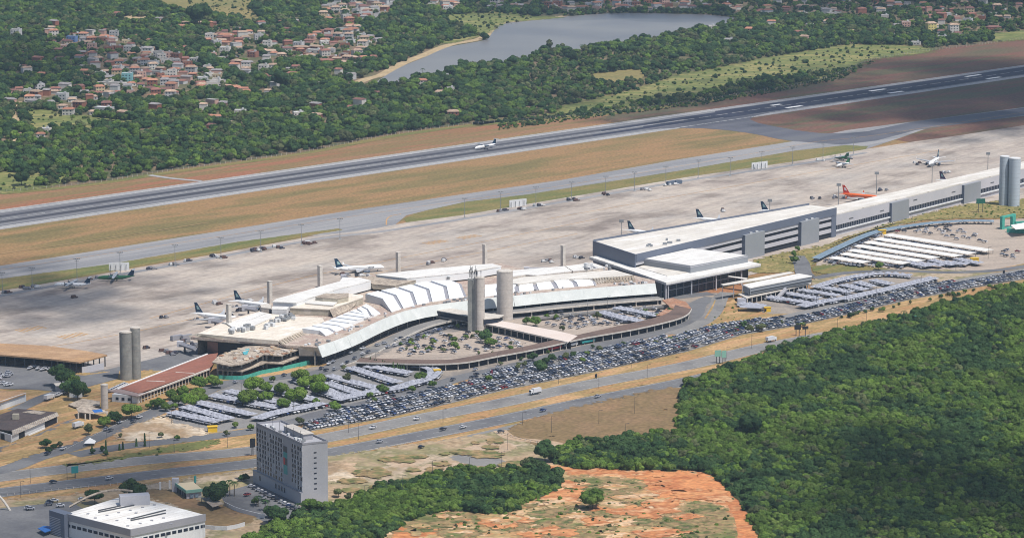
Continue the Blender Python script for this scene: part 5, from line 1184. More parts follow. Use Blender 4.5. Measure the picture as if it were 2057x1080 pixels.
for i, (x0, x1, y0, y1, w_) in enumerate(((219,260,528,544,'behind the green turboprop'),(1023.5,1058,401,417,'in the middle of the grass strip'),(1510,1542,326,341,'at the far end of the grass strip'))):
    a, b = G(x0, y1), G(x1, y1-4 if i else y1-1); t = thing('blast_screen', 'white panelled wall '+w_+' at the apron edge', 'screen wall', a, 'white screen walls at the apron edge')
    d = (b-a).xy; n = 4
    for k in range(n):
        p, q = a.xy+d*(k/n), a.xy+d*((k+.97)/n); facepanel('panel', p, q, 0, 6.0, M['whitewall'], t, .3, 0)
    for k in range(n): p = a.xy+d*((k+.4)/n); MB().tube((p.x,p.y-2.6,0),(p.x,p.y-.2,4.5),.18,4).build('brace', M['darksteel'], t)
M['gse'] = [pm_('equipment_grey', (.22,.22,.24), .6), pm_('equipment_dark', (.05,.05,.07), .6), pm_('equipment_brown', (.12,.07,.06), .6), pm_('equipment_white', (.6,.6,.6), .6)]
def cart(g, rz, m, label, lx=4.5):
    b = MB(); b.mi = 0; ca, sa = math.cos(rz), math.sin(rz)
    b.box((g.x,g.y,.75), (lx,1.9,.35), rz); b.box((g.x-ca*lx*.15,g.y-sa*lx*.15,1.5), (lx*.6,1.7,1.2), rz, .9)
    b.mi = 1
    for u in (-.36,.36):
        for v in (-.8,.8): x, y = u*lx, v; c_ = Vector((g.x+x*ca-y*sa, g.y+x*sa+y*ca, .35)); b.box(c_, (.7,.25,.7), rz)
    return b.build('ground_equipment', [m, M['dark']], label=label, cat='ground equipment', group='ground equipment parked on the apron')
R.seed(5)
for cx, cy, n in ((50,580,4),(10,590,3),(70,578,3),(190,560,2),(305,540,3),(352,531,4),(372,527,2),(430,517,4),(447,518,3),(512,504,5),(524,502,3),(558,498,3),(615,490,6),(625,489,3),(1010,425,4),(1048,421,5),(1083,413,4),(1150,403,4),(1220,392,4),(1300,382,3),(1355,370,3),(1340,372,2),(1653,324,2),(1250,515,4),(1165,519,4),(440,610,4),(480,625,4),(500,618,5),(330,705,2),(375,688,4),(395,695,5),(1700,397,4),(1680,397,3),(700,565,4),(1710,318,2),(455,633,4),(420,640,3),(520,612,4),(495,606,3),(735,556,3),(690,552,3),(600,600,2),(1235,500,4),(1205,510,4),(1100,526,4),(900,524,3),(860,530,3),(330,640,2),(150,600,2),(1450,424,3),(1590,424,3),(1640,400,3),(1775,383,3),(1900,348,3),(1840,330,3),(300,700,3),(345,712,4)):
    for k in range(n):
        px, py = cx+R.uniform(-9,9), cy+R.uniform(-2,2); g = G(px,py)
        cart(g, RWA+R.uniform(-.4,.4), R.choice(M['gse']), R.choice(['low baggage cart','dark tug with a load','apron service cart'])+' standing '+near(px,py), R.uniform(3,6))
for px, py, ln in ((355,683,9),(375,682,8),(1352,371,15),(1362,370,8)):
    g = G(px,py); b = MB(); b.box((g.x,g.y,1.9), (ln,2.6,2.6), RWA); b.box((g.x,g.y,.5), (ln*.9,2.4,.6), RWA); b.box((g.x,g.y,3.3), (ln*.9,2.2,.3), RWA)
    b.build('service_truck', M['edgegrey'] if py > 600 else M['engine'], label={355:'left pale boxy truck beside the left boarding bridge',375:'right pale boxy truck beside the left boarding bridge',1352:'long dark blue truck on the middle of the apron edge',1362:'short dark blue truck at the end of the long one'}[px], cat='truck')
for k in range(14):
    g = G(322+k*1.1+R.uniform(-1,1), 704+R.uniform(-1,2))
# ================================================================= cars
CARCOL = [('white',(.62,.62,.64),6),('silver',(.36,.37,.41),8),('dark grey',(.09,.095,.12),5),('black',(.022,.024,.035),3),('red',(.24,.03,.03),.6),('blue',(.05,.08,.20),1),('beige',(.38,.34,.29),1)]
CARM = {}
def car_mesh(col, c, van=False):
    m = mat('car_paint_'+col.replace(' ','_'), [c], rough=.25, spec=.5) if col not in CARM else CARM[col]
    CARM[col] = m; b = MB(); hh = .25 if van else 0
    prof = [(-2.15,.45),(-2.15,.85),(-2.0,.98),(-1.2,1.0),(.85,.98),(1.95,.82),(2.12,.6),(2.12,.40),(-2.15,.40)]
    vs = [(x,-.86,z) for x,z in prof]+[(x,.86,z) for x,z in prof]; n = len(prof)
    b.mi = 0; b.add(vs, [tuple(range(n)), tuple(range(2*n-1,n-1,-1))]+[(i,n+i,n+(i+1)%n,(i+1)%n) for i in range(n)])
    b.mi = 1; cab = [(-1.75,.98),(-1.25,1.40+hh),(.15,1.42+hh),(1.0,.96)]
    vs = [(x,-.80 if k in (0,3) else -.66,z) for k,(x,z) in enumerate(cab)]+[(x,.80 if k in (0,3) else .66,z) for k,(x,z) in enumerate(cab)]
    b.add(vs, [(0,1,2,3),(7,6,5,4),(0,4,5,1),(2,6,7,3)]); b.mi = 0
    b.box((-.52,0,1.43+hh), (1.5,1.36,.07))
    b.mi = 2
    for x in (-1.35,1.3):
        for y in (-.8,.8): b.tube((x,y-.1,.33),(x,y+.1,.33),.33,8)
    me = bpy.data.meshes.new('car'); me.from_pydata(b.v, [], b.f)
    for mm_ in (m, M['glass'], M['dark']): me.materials.append(mm_)
    me.polygons.foreach_set('material_index', b.m); me.update(); return me
CM = {n: (car_mesh(n, c), car_mesh(n, c, True)) for n, c, w_ in CARCOL}
WCOL = [n for n, c, w_ in CARCOL for _ in range(int(w_*5))]
CARS = []            # (location, rz, colour, place)
def car(p, rz, place, col=None): CARS.append((Vector((p[0],p[1],ZL[0]+.01)), rz, col or R.choice(WCOL), place))
def carline(line, off, pitch, place, head=PI/2, skip=.08, world=False, col=None, t0=0, t1=1):
    L = line if world else smooth([G(*p).xy for p in line], 4)
    q = resample(L, pitch); nr = normals(q); q = q[int(t0*len(q)):int(t1*len(q))]; nr = nr[int(t0*len(nr)):int(t1*len(nr))]
    for p, n in zip(q, nr):
        if R.random() < skip: continue
        a = math.atan2(n.y, n.x)+PI/2+head+R.choice([0,PI])+R.uniform(-.04,.04)
        car(p+n*(off+R.uniform(-.3,.3)), a, place, col)
LL = smooth([G(*p).xy for p in LOW], 4)
LOTW = [G(*p).xy for p in LOW+UPP[::-1]]
n0 = len(CARS)
for off, sk in ((-2.8,.10),(-10.8,.10),(-15.6,.08),(-23.8,.12),(-28.6,.12),(-36.5,.15),(-41.0,.15)):
    carline(LL, off, 2.6, 'in the long lot', world=True, skip=sk+.05)
CARS[n0:] = [c for c in CARS[n0:] if inside(c[0], LOTW)]
ACCL = [(657,744),(718,712),(760,700),(800,690),(840,674),(900,656),(950,650),(1040,636),(1180,620),(1310,603)]
carline(ACCL, 5, 7, 'on the forecourt road', head=0, skip=.35); carline(ACCL, -4, 7, 'on the forecourt road', head=0, skip=.55)
def scatter_cars(poly, n, place, rz=None):
    xs = [p[0] for p in poly]; ys = [p[1] for p in poly]; k = 0; tr_ = 0; P = []
    while k < n and tr_ < n*40:
        tr_ += 1; x, y = R.uniform(min(xs),max(xs)), R.uniform(min(ys),max(ys))
        if not inside((x,y), poly): continue
        g = G(x,y)
        if any((g-q).length < 5.2 for q in P): continue
        P.append(g); k += 1; car(g, (rz if rz is not None else R.choice([RWA, RWA+PI/2, -.5]))+R.uniform(-.1,.1), place)
scatter_cars([(790,722),(800,690),(860,668),(900,662),(980,675),(1060,690),(1050,702),(900,712)], 62, 'in the drop-off garden')
scatter_cars([(1090,655),(1130,635),(1200,635),(1200,655),(1160,662)], 26, 'in the tan inner lot')
scatter_cars([(1200,655),(1240,620),(1320,622),(1330,640),(1240,655)], 30, 'in the tan inner lot')
scatter_cars([(1790,470),(1900,455),(1960,470),(1985,495),(1960,490),(1850,470)], 28, 'in the open upper lot')
scatter_cars([(2000,505),(2050,505),(2050,525),(1990,520)], 7, 'in the open upper lot')
carline([(1660,520),(1700,500),(1760,473)], 4, 3, 'beside the blue awning'); carline([(1640,527),(1690,508),(1750,480)], 12, 3, 'beside the blue awning')
carline([(1800,463),(1867,452),(1942,447),(2000,447)], 3, 3.4, 'beside the blue awning', skip=.4)
carline([(1640,524),(1700,533),(1760,537),(1815,541)], 0, 3, 'beneath the white carports', skip=.25)
carline([(1690,566),(1746,556),(1784,556)], 3, 3, 'in the lower right car park'); carline([(1640,525),(1680,530),(1740,534)], 6, 3, 'beneath the white carports', skip=.4)
# parked at the hotel: diagonal row of bays
hp = [G(506+i*7.6, 981+i*4.0).xy for i in range(12)]
for i, p in enumerate(hp): car(p, -.5+R.uniform(-.05,.05), 'at the hotel foot', ['white','dark grey','white','silver','dark grey','silver','black','black','white','white','blue','dark grey'][i])
for px, py, c_ in ((497,998,'red'),(535,1012,'black'),(528,1005,'silver')): car(G(px,py), .8, 'in the shrubs before the hotel', c_)
for px, py, c_ in ((57,1025,'silver'),(62,1026,'silver'),(100,1013,'black'),(110,1010,'white'),(165,1007,'white'),(122,1020,'white'),(98,1017,'dark grey')): car(G(px,py), .3, 'behind the white hall', c_)
for k in range(16): car(G(60+k*2.8, 738+R.uniform(-1,6)+k*.25), 1.3, 'under the orange shed', 'white')
for k in range(12): car(G(R.uniform(-10,30), R.uniform(750,778)), .5, 'in the service yard', R.choice(['white','silver']))
for k in range(6): car(G(112+k*3.4, 799-k*1.6), .6, 'beside the white hut', 'white')
for k in range(10): car(G(222+k*3.2, 789-k*1.5+0), .6, 'behind the red roofed shed', 'white')
for px, py, c_ in ((571,757,'dark grey'),(655,747,'black'),(473,771,'silver'),(280,842,'white'),(268,850,'dark grey'),(214,866,'silver'),(222,868,'dark grey'),(127,905,'white'),(96,915,'black'),(690,822,'black'),(910,766,'dark grey'),(955,746,'silver'),(1000,742,'silver'),(240,852,'white')): car(G(px,py), RWA+.25, 'on an access road', c_)
# cars under canopies come with the canopies
CAN = []
def canopy(label, a, b, width=8.4, bay=5.0, h=2.6, poly=None, group='grey shade net canopies over the parking rows', carp='under grey nets'):
    L = smooth([G(*p).xy for p in poly], 4) if poly else [G(*a).xy, G(*b).xy]
    q = resample(L, bay); nr = normals(q)
    if len(q) < 3: return
    t = thing('shade_canopy', label, 'parking canopy', (*q[len(q)//2], 0), group)
    me = SHD
    for i, (p, n) in enumerate(zip(q, nr)):
        for s_ in (-1, 1):
            o = bpy.data.objects.new('fabric_bay', me); C.objects.link(o); o.parent = t
            o.location = Vector((p.x+n.x*s_*width/4, p.y+n.y*s_*width/4, h+R.uniform(-.15,.15)))-OFF[t.name]; o.rotation_euler = (R.uniform(-.04,.04),R.uniform(-.04,.04), math.atan2(n.y,n.x)); o.scale = (width/2, bay, 1)
    pb = MB()
    for p, n in zip(q, nr): c_ = p; pb.tube((c_.x,c_.y,0),(c_.x,c_.y,h+.6),.12,4)
    pb.build('posts', M['darksteel'], t, kind='stuff')
    carline(L, width*.34, 2.7, carp, world=True, skip=.12, col=None); 
    CAN.append(t)
b = MB(); b.add([(-.5,-.5,0),(.5,-.5,0),(.5,.5,0),(-.5,.5,0),(0,0,1.05)], [(0,1,4),(1,2,4),(2,3,4),(3,0,4),(3,2,1,0)])
SHD = bpy.data.meshes.new('fabric_bay'); SHD.from_pydata(b.v, [], b.f); SHD.materials.append(M['net'])
left_rows = [((348,836),(438,855)),((374,825),(460,849)),((399,816),(504,840)),((429,802),(563,827)),((460,793),(589,821)),((549,788),(633,811)),((600,768),(686,803)),((663,763),(761,788)),((706,746),(797,775)),((660,777),(718,797)),((640,790),(687,805)),((741,743),(827,757))]
names = ['front row nearest the yellow kiosk','second row from the front left corner','third row from the front left corner','fourth row from the front left corner','fifth row, starting below the round trees','row running right from under the round trees','row behind the tallest round trees','row in the middle of the covered lot','long row below the line of tall conifers','short row left of the middle','short row before the curved edge row','short row under the brown bus canopy end']
for (a, b), nme in zip(left_rows, names): canopy('grey net canopy, left covered lot, '+nme, a, b)
canopy('grey net canopy curving along the right edge of the left covered lot', 0, 0, poly=[(680,809),(749,794),(795,787),(827,777),(858,768),(873,754),(860,745),(827,742)], width=9)
canopy('grey net canopy along the front edge of the left covered lot behind the hotel', 0, 0, poly=[(520,847),(560,835),(600,827),(655,816)], width=9)
right_rows = [((1532,601),(1618,614)),((1574,594),(1648,607)),((1597,587),(1681,600)),((1660,585),(1711,594)),((1696,579),(1733,588)),((1724,574),(1756,583)),((1756,570),(1789,577))]
names = ['long row by the yellow kiosk','long row beside the escalator tube','long row touching the pick-up deck','fourth row from the deck','fifth row from the deck','second row from the right','shortest row at the right']
for (a, b), nme in zip(right_rows, names): canopy('grey shade net canopy of the lower right lot, '+nme, a, b, carp='in the lower right car park')
canopy('grey shade net canopy curving along the front of the lower right lot', 0, 0, poly=[(1613,621),(1660,611),(1711,603),(1800,583),(1873,565)], width=9, carp='in the lower right car park')
canopy('grey shade net canopy along the back of the lower right lot', 0, 0, poly=[(1638,583),(1689,568),(1740,558),(1784,556),(1835,560)], width=8, carp='in the lower right car park')
canopy('small grey canopy beside the entrance of the pick-up deck', (1490,616),(1540,622), width=8)
for i, (a, b) in enumerate([((1209,634),(1269,651)),((1242,625),(1318,640)),((1232,640),(1290,653))]): canopy('grey shade net canopy in the inner car park, '+['front row','far row','middle row'][i], a, b, carp='in the tan inner lot')
for i in range(5):
    canopy('low grey shade net canopy in front of the white carports, '+['first','second','third','fourth','fifth'][i]+' from the left', (1822+i*26,533-i*1.5+4*(i%2)), (1862+i*26,541-i*1.5), carp='in the upper car park')
for i, (a, b) in enumerate([((1784,471),(1988,503)),((1762,479),(1953,509)),((1742,485.5),(1926,514)),((1724,493),(1880,518)),((1711,502),(1851,524)),((1695.6,509),(1822,529)),((1673,516.7),(1742,527))]):
    A, B = G(*a, 3.4).xy, G(*b, 3.4).xy; d = (B-A).normalized(); n = Vector((d.y,-d.x)); n = n if n.y < 0 else -n; W2 = 5.3
    nm = ['farthest and longest','second from the back','third from the back','middle','third from the front','second from the front','nearest and shortest'][i]
    t = thing('white_carport', 'long flat white carport on the right car park, '+nm+' of seven', 'carport', (*A, 0), 'white carports')
    Lc = (B-A).length; k_ = max(3, int(Lc/10))
    for k in range(k_):
        p, q = A+d*(Lc*k/k_), A+d*(Lc*(k+.985)/k_)
        MB().add([(*(p-n*W2),3.5),(*(q-n*W2),3.5),(*q,3.95),(*p,3.95),(*(q+n*W2),3.5),(*(p+n*W2),3.5),(*(p-n*W2),3.3),(*(q-n*W2),3.3),(*(q+n*W2),3.3),(*(p+n*W2),3.3)], [(0,1,2,3),(3,2,4,5),(6,9,8,7),(5,4,8,9),(0,6,7,1),(0,3,5,9,6),(1,7,8,4,2)]).build('roof_panel', M['white_roof'], t)
    pb = MB()
    for k in range(k_+1):
        for s_ in (-4,4): c_ = A+d*(Lc*k/k_)+n*s_; pb.box((c_.x,c_.y,1.65), (.3,.3,3.3))
    pb.build('posts', M['darksteel'], t, kind='stuff')
    carline([A+d*2, B-d*2], 5.4, 2.7, 'beneath the white carports', world=True, skip=.15)
# blue awning walkway
aw = thing('blue_awning', 'long blue grey awning roof curving along the back of the upper car park', 'awning', G(1700,490))
L = smooth([p.xy for p in GP([(1638,519),(1690,494),(1745,470),(1789,459),(1867,448),(1942,443),(2000,444)], 3)], 3)
q = resample(L, 6)
for a, b in zip(q, q[1:]):
    n = Vector(((b-a).y, -(b-a).x)).normalized(); b2 = a+(b-a)*.985
    MB().add([(*(a-n*3),3.4),(*(b2-n*3),3.4),(*(b2+n*3),2.8),(*(a+n*3),2.8),(*(a-n*3),3.3),(*(b2-n*3),3.3),(*(b2+n*3),2.7),(*(a+n*3),2.7)], [(0,3,2,1),(4,5,6,7),(3,7,6,2),(0,1,5,4)]).build('awning_panel', M['bluegrey'], aw)
pb = MB(); [pb.box((p.x,p.y,1.4), (.2,.2,2.8)) for p in q]; pb.build('posts', M['darksteel'], aw, kind='stuff')
# ---- place the cars: the 300 that show largest as things, the rest joined
CARS.sort(key=lambda c: c[0].y)
LOCC = {}
for loc, rz, col, place in CARS[:255]:
    o = bpy.data.objects.new('parked_car', CM[col][R.random() < .3]); C.objects.link(o); o.location = loc; o.rotation_euler = (0,0,rz)
    px, py = toPix(loc); tag(o, '%s car %s, %s' % (col, place, near(px,py)), 'car', 'cars parked '+place)
bc = {}
for loc, rz, col, place in CARS[255:]:
    bc.setdefault(place, []).append((loc, rz, col))
for place, lst in bc.items():
    for nme in set(c[2] for c in lst): pass
    b = MB(); mats = []; idx = {}
    for loc, rz, col in lst:
        me = CM[col][0]; ca, sa = math.cos(rz), math.sin(rz)
        vs = [(loc.x+v.co.x*ca-v.co.y*sa, loc.y+v.co.x*sa+v.co.y*ca, loc.z+v.co.z) for v in me.vertices]; base = len(b.v); b.v += vs
        for p in me.polygons:
            mm_ = me.materials[p.material_index]
            if mm_.name not in idx: idx[mm_.name] = len(mats); mats.append(mm_)
            b.f.append(tuple(base+i for i in p.vertices)); b.m.append(idx[mm_.name])
    b.build('parked_cars', mats, kind='stuff', label='many small far off cars parked '+place, cat='cars')
# moving vehicles built with parts
def vehicle(name, label, px, py, col, kind_='car', back=False, extra=0):
    g = G(px, py); rz = ang(G(680,906.5), G(1006,844))+(PI if back else 0)+extra
    r = thing(name, label, {'car':'car','truck':'truck','bus':'bus'}[kind_], (g.x,g.y,ZL[0]+.005), None, rz)
    if kind_ == 'car':
        me = car_mesh(col, dict((n,c) for n,c,w_ in CARCOL)[col]); b = MB()
        for mi, nm, m_ in ((0,'body',CARM[col]),(1,'windows',M['glass'])):
            b = MB(); b.add([v.co for v in me.vertices], [tuple(p.vertices) for p in me.polygons if p.material_index == mi]); lbuild(b, nm, m_, r)
        for x in (-1.35,1.3):
            for y in (-.8,.8): b = MB(); b.tube((x,y-.1,.33),(x,y+.1,.33),.33,10); lbuild(b, 'wheel', M['dark'], r)
        bpy.data.meshes.remove(me)
    elif kind_ == 'truck':
        b = MB(); b.box((3.1,0,1.5), (1.9,2.2,2.1), 0, .92); lbuild(b, 'cab', M['whitewall'], r)
        b = MB(); b.box((4.07,0,1.9), (.1,1.9,.8)); lbuild(b, 'windscreen', M['glass'], r)
        b = MB(); b.box((-1,0,2.0), (6,2.4,2.3)); lbuild(b, 'cargo_box', CARM.get(col, M['whitewall']), r)
        for x in (3,-1.5,-3): 
            for y in (-1,1): b = MB(); b.tube((x,y-.15,.5),(x,y+.15,.5),.5,10); lbuild(b, 'wheel', M['dark'], r)
    else:
        b = MB(); b.box((0,0,1.9), (12,2.5,2.7)); lbuild(b, 'body', (M[col] if col in M else CARM[col]), r)
        b = MB(); b.box((0,0,2.35), (11.4,2.56,.9)); b.box((6.0,0,2.1),(.06,2.3,1.5)); lbuild(b, 'windows', M['glass'], r)
        b = MB(); b.box((0,0,3.3), (11.6,2.3,.15)); lbuild(b, 'roof', M['palewhite'], r)
        for x in (4,-3.6):
            for y in (-1.15,1.15): b = MB(); b.tube((x,y-.15,.5),(x,y+.15,.5),.5,10); lbuild(b, 'wheel', M['dark'], r)
vehicle('moving_car','white car on the far carriageway right of the hotel',749,863,'white',back=True)
vehicle('truck','white lorry on the far carriageway below the long car lot',1075,793,'white','truck',back=True)
vehicle('truck','white lorry on the highway between the road signs and the black billboards',1549,688,'white','truck')
vehicle('moving_car','dark blue car on the near carriageway left of the brown field',1091,828,'blue')
vehicle('moving_car','silver car on the near carriageway above the brown field',1201,800,'silver')
vehicle('moving_car','white car beside the hatched lane markings of the near carriageway',930,862,'white')
vehicle('moving_car','black car near the hatched lane markings',890,866,'black')
vehicle('moving_car','silver car on the near carriageway right of the hotel',763,891,'silver')
vehicle('moving_car','black car on the slip road above the levelled pads',846,902,'black',extra=.2)
vehicle('moving_car','dark grey car standing at the mouth of the dirt track',1006,871,'dark grey',extra=-.6)
vehicle('moving_car','white car on the far carriageway below the car lot',837,845,'white',back=True)
vehicle('moving_car','black car at the far left of the near carriageway',107,972,'black')
vehicle('moving_car','white pickup like car left of the mint green office on the near carriageway',220,965,'white')
for px, py, col, lab in ((1262,674,'teal','turquoise bus at the bus canopy, right one'),(1180,691,'teal','turquoise bus at the bus canopy, left one'),(1112,705,'red','red bus at the bus canopy'),(1087,710,'whitewall','white bus standing left of the red bus'),(1145,698,'whitewall','white bus standing right of the red bus'),(1328,658,'whitewall','white bus near the curve of the bus canopy')):
    pass
    vehicle('bus', lab, px, py, col, 'bus', extra=ang(G(1055,705),G(1273,661))-ang(G(680,906.5),G(1006,844)))
for px, py, lab in ((73,861,'white lorry'),):
    pass
vehicle('truck','white tank lorry on the service road beneath the dark trees',99,805,'white','truck',extra=.4)
vehicle('truck','white van lorry beside the low tree on the depot road',157,861,'white','truck',extra=.3)
# ================================================================= vegetation
def leaf(name, cols, rnd=.35):
    m = mat(name, cols, .09, rough=.75, fine=.3, fscale=.8, rnd=rnd, spec=.15); return m
M['leafd'] = leaf('dark_foliage', [(.018,.046,.015), (.034,.070,.021), (.050,.090,.028)])
M['leafm'] = leaf('mid_foliage', [(.044,.086,.014), (.078,.132,.022), (.108,.158,.034)])
M['leafl'] = leaf('light_foliage', [(.066,.125,.014), (.100,.165,.024), (.138,.19,.042)], .25)
M['leafo'] = leaf('olive_foliage', [(.055,.070,.028), (.090,.105,.042), (.070,.088,.034)])
M['bark'] = mat('bark', [(.10,.075,.055),(.15,.115,.085)], 1.5)
def crown_mesh(name, m, n_lobes=9, quads=60, flat=.75, leafs=.085, seed=0):
    """crown of unit radius, base at z = 0: leaf clumps over lobes with dark gaps"""
    r = random.Random(seed); b = MB(); lobes = []
    for k in range(n_lobes):
        a = r.uniform(0, 2*PI); d = r.uniform(0, .62)**.8 if k else 0; z = r.uniform(.35, 1.2)*flat*(1-.4*d)
        lobes.append((Vector((d*math.cos(a), d*math.sin(a), z)), r.uniform(.28, .46)))
    for c, rr in lobes:
        base = len(b.v)                              # coarse inner mass
        bm = bmesh.new(); bmesh.ops.create_icosphere(bm, subdivisions=2, radius=rr*.93)
        for v in bm.verts: v.co = v.co*(1+.5*noise.noise(v.co/rr*2.2+c*5)); v.co.z *= .9
        b.add([v.co+c for v in bm.verts], [tuple(v.index for v in f.verts) for f in bm.faces]); bm.free()
        for k in range(quads):
            u = Vector((r.gauss(0,1), r.gauss(0,1), r.gauss(.25,1))).normalized()
            p = c+Vector((u.x,u.y,u.z*.85))*rr*r.uniform(.82,1.12)
            n = (u+Vector((r.uniform(-.6,.6), r.uniform(-.6,.6), r.uniform(-.2,.6)))).normalized()
            t1 = n.orthogonal().normalized(); t2 = n.cross(t1); q = r.uniform(0, PI); s1 = leafs*r.uniform(.6,1.6); s2 = leafs*r.uniform(.5,1.1)
            x = (t1*math.cos(q)+t2*math.sin(q))*s1; y = (-t1*math.sin(q)+t2*math.cos(q))*s2
            b.add([p-x-y*.6, p+x*.7-y, p+x+y*.8, p-x*.5+y], [(0,1,2,3)])
    me = bpy.data.meshes.new(name); me.from_pydata(b.v, [], b.f); me.materials.append(m); me.update(); return me
def trunk_mesh():
    b = MB(); b.tube((0,0,-.05),(0.01,0.01,.55),.05,6,.035)
    for a in (0.4,2.3,4.4): b.tube((0,0,.38),(.3*math.cos(a),.3*math.sin(a),.78),.028,5,.015)
    me = bpy.data.meshes.new('trunk'); me.from_pydata(b.v, [], b.f); me.materials.append(M['bark']); return me
def palm_mesh():
    b = MB(); r = random.Random(3)
    for k in range(16):
        a = k*2*PI/16+r.uniform(-.2,.2); dr = r.uniform(-.2,.5); p0 = Vector((0,0,0)); L_ = []
        for j in range(5):
            t = j/4; L_.append(Vector((math.cos(a)*t, math.sin(a)*t, .25+.35*math.sin(t*2.4)-(.8+dr)*t*t*.6)))
        s = Vector((-math.sin(a), math.cos(a), 0))
        for j in range(4):
            w0, w1 = .10*(1-j*.18), .10*(1-(j+1)*.2)
            b.add([L_[j]-s*w0, L_[j]+s*w0, L_[j+1]+s*w1, L_[j+1]-s*w1], [(0,1,2,3)])
    me = bpy.data.meshes.new('palm_crown'); me.from_pydata(b.v, [], b.f); me.materials.append(M['leafd']); return me
TRK = trunk_mesh(); PALM = palm_mesh()
CR = {'d': [crown_mesh('crown', M['leafd'], 12, 90, .8, .085, s) for s in (1,2,3,4)],
      'm': [crown_mesh('crown', M['leafm'], 12, 90, .8, .085, s) for s in (11,12,13,14)],
      'l': [crown_mesh('crown', M['leafl'], 8, 70, .65, .09, s) for s in (21,22,23)],
      'o': [crown_mesh('crown', M['leafo'], 7, 40, .8, .10, s) for s in (31,32,33)]}
BIG = {k: [crown_mesh('crown', M[mm_], 16, 150, fl, .05, s+50) for s in (1,2)] for k, mm_, fl in (('d','leafd',.8),('m','leafm',.75),('l','leafl',.6))}
ADJ = {'d':'dark green','m':'mid green','l':'bright green','o':'thin olive'}
def tree(px, py, r_, kind='m', big=False, label=None, hk=1.0, group=None, base=True):
    """px, py = crown centre in the photo; r_ crown radius in metres"""
    z0 = r_*.75*hk
    g = G(px, py, z0+r_*.5); g = Vector((g.x, g.y, 0))
    t = bpy.data.objects.new('tree', None); C.objects.link(t); t.location = g; t.rotation_euler = (0,0,R.uniform(0,6)); t.empty_display_size = .5
    OFF[t.name] = g.copy()
    lab = label or ('%s%s tree %s' % ('large ' if r_ > 6 else ('small ' if r_ < 2.6 else ''), ADJ[kind], near(px,py)))
    tag(t, lab, 'tree', group or 'single trees')
    o = bpy.data.objects.new('crown', R.choice((BIG if (big and kind in BIG) else CR)[kind])); C.objects.link(o); o.parent = t; o.location = (0,0,z0*.75); o.scale = (r_, r_*R.uniform(.85,1.1), r_*R.uniform(.85,1.1))
    k = bpy.data.objects.new('trunk', TRK); C.objects.link(k); k.parent = t; k.scale = (r_, r_, z0*1.7)
    return t
def palm(px, py, h=9, r_=3, label=None):
    g = G(px, py, h); g = Vector((g.x,g.y,0)); t = thing('palm_tree', label or 'palm tree '+near(px,py), 'palm tree', g, 'palm trees')
    o = bpy.data.objects.new('palm_crown', PALM); C.objects.link(o); o.parent = t; o.location = (0,0,h-.3); o.scale = (r_,)*3
    b = MB(); b.tube((0,0,0),(.2,.1,h),.28,6,.18); me = bpy.data.meshes.new('trunk'); me.from_pydata(b.v, [], b.f); me.materials.append(M['bark'])
    k = bpy.data.objects.new('trunk', me); C.objects.link(k); k.parent = t
R.seed(21)
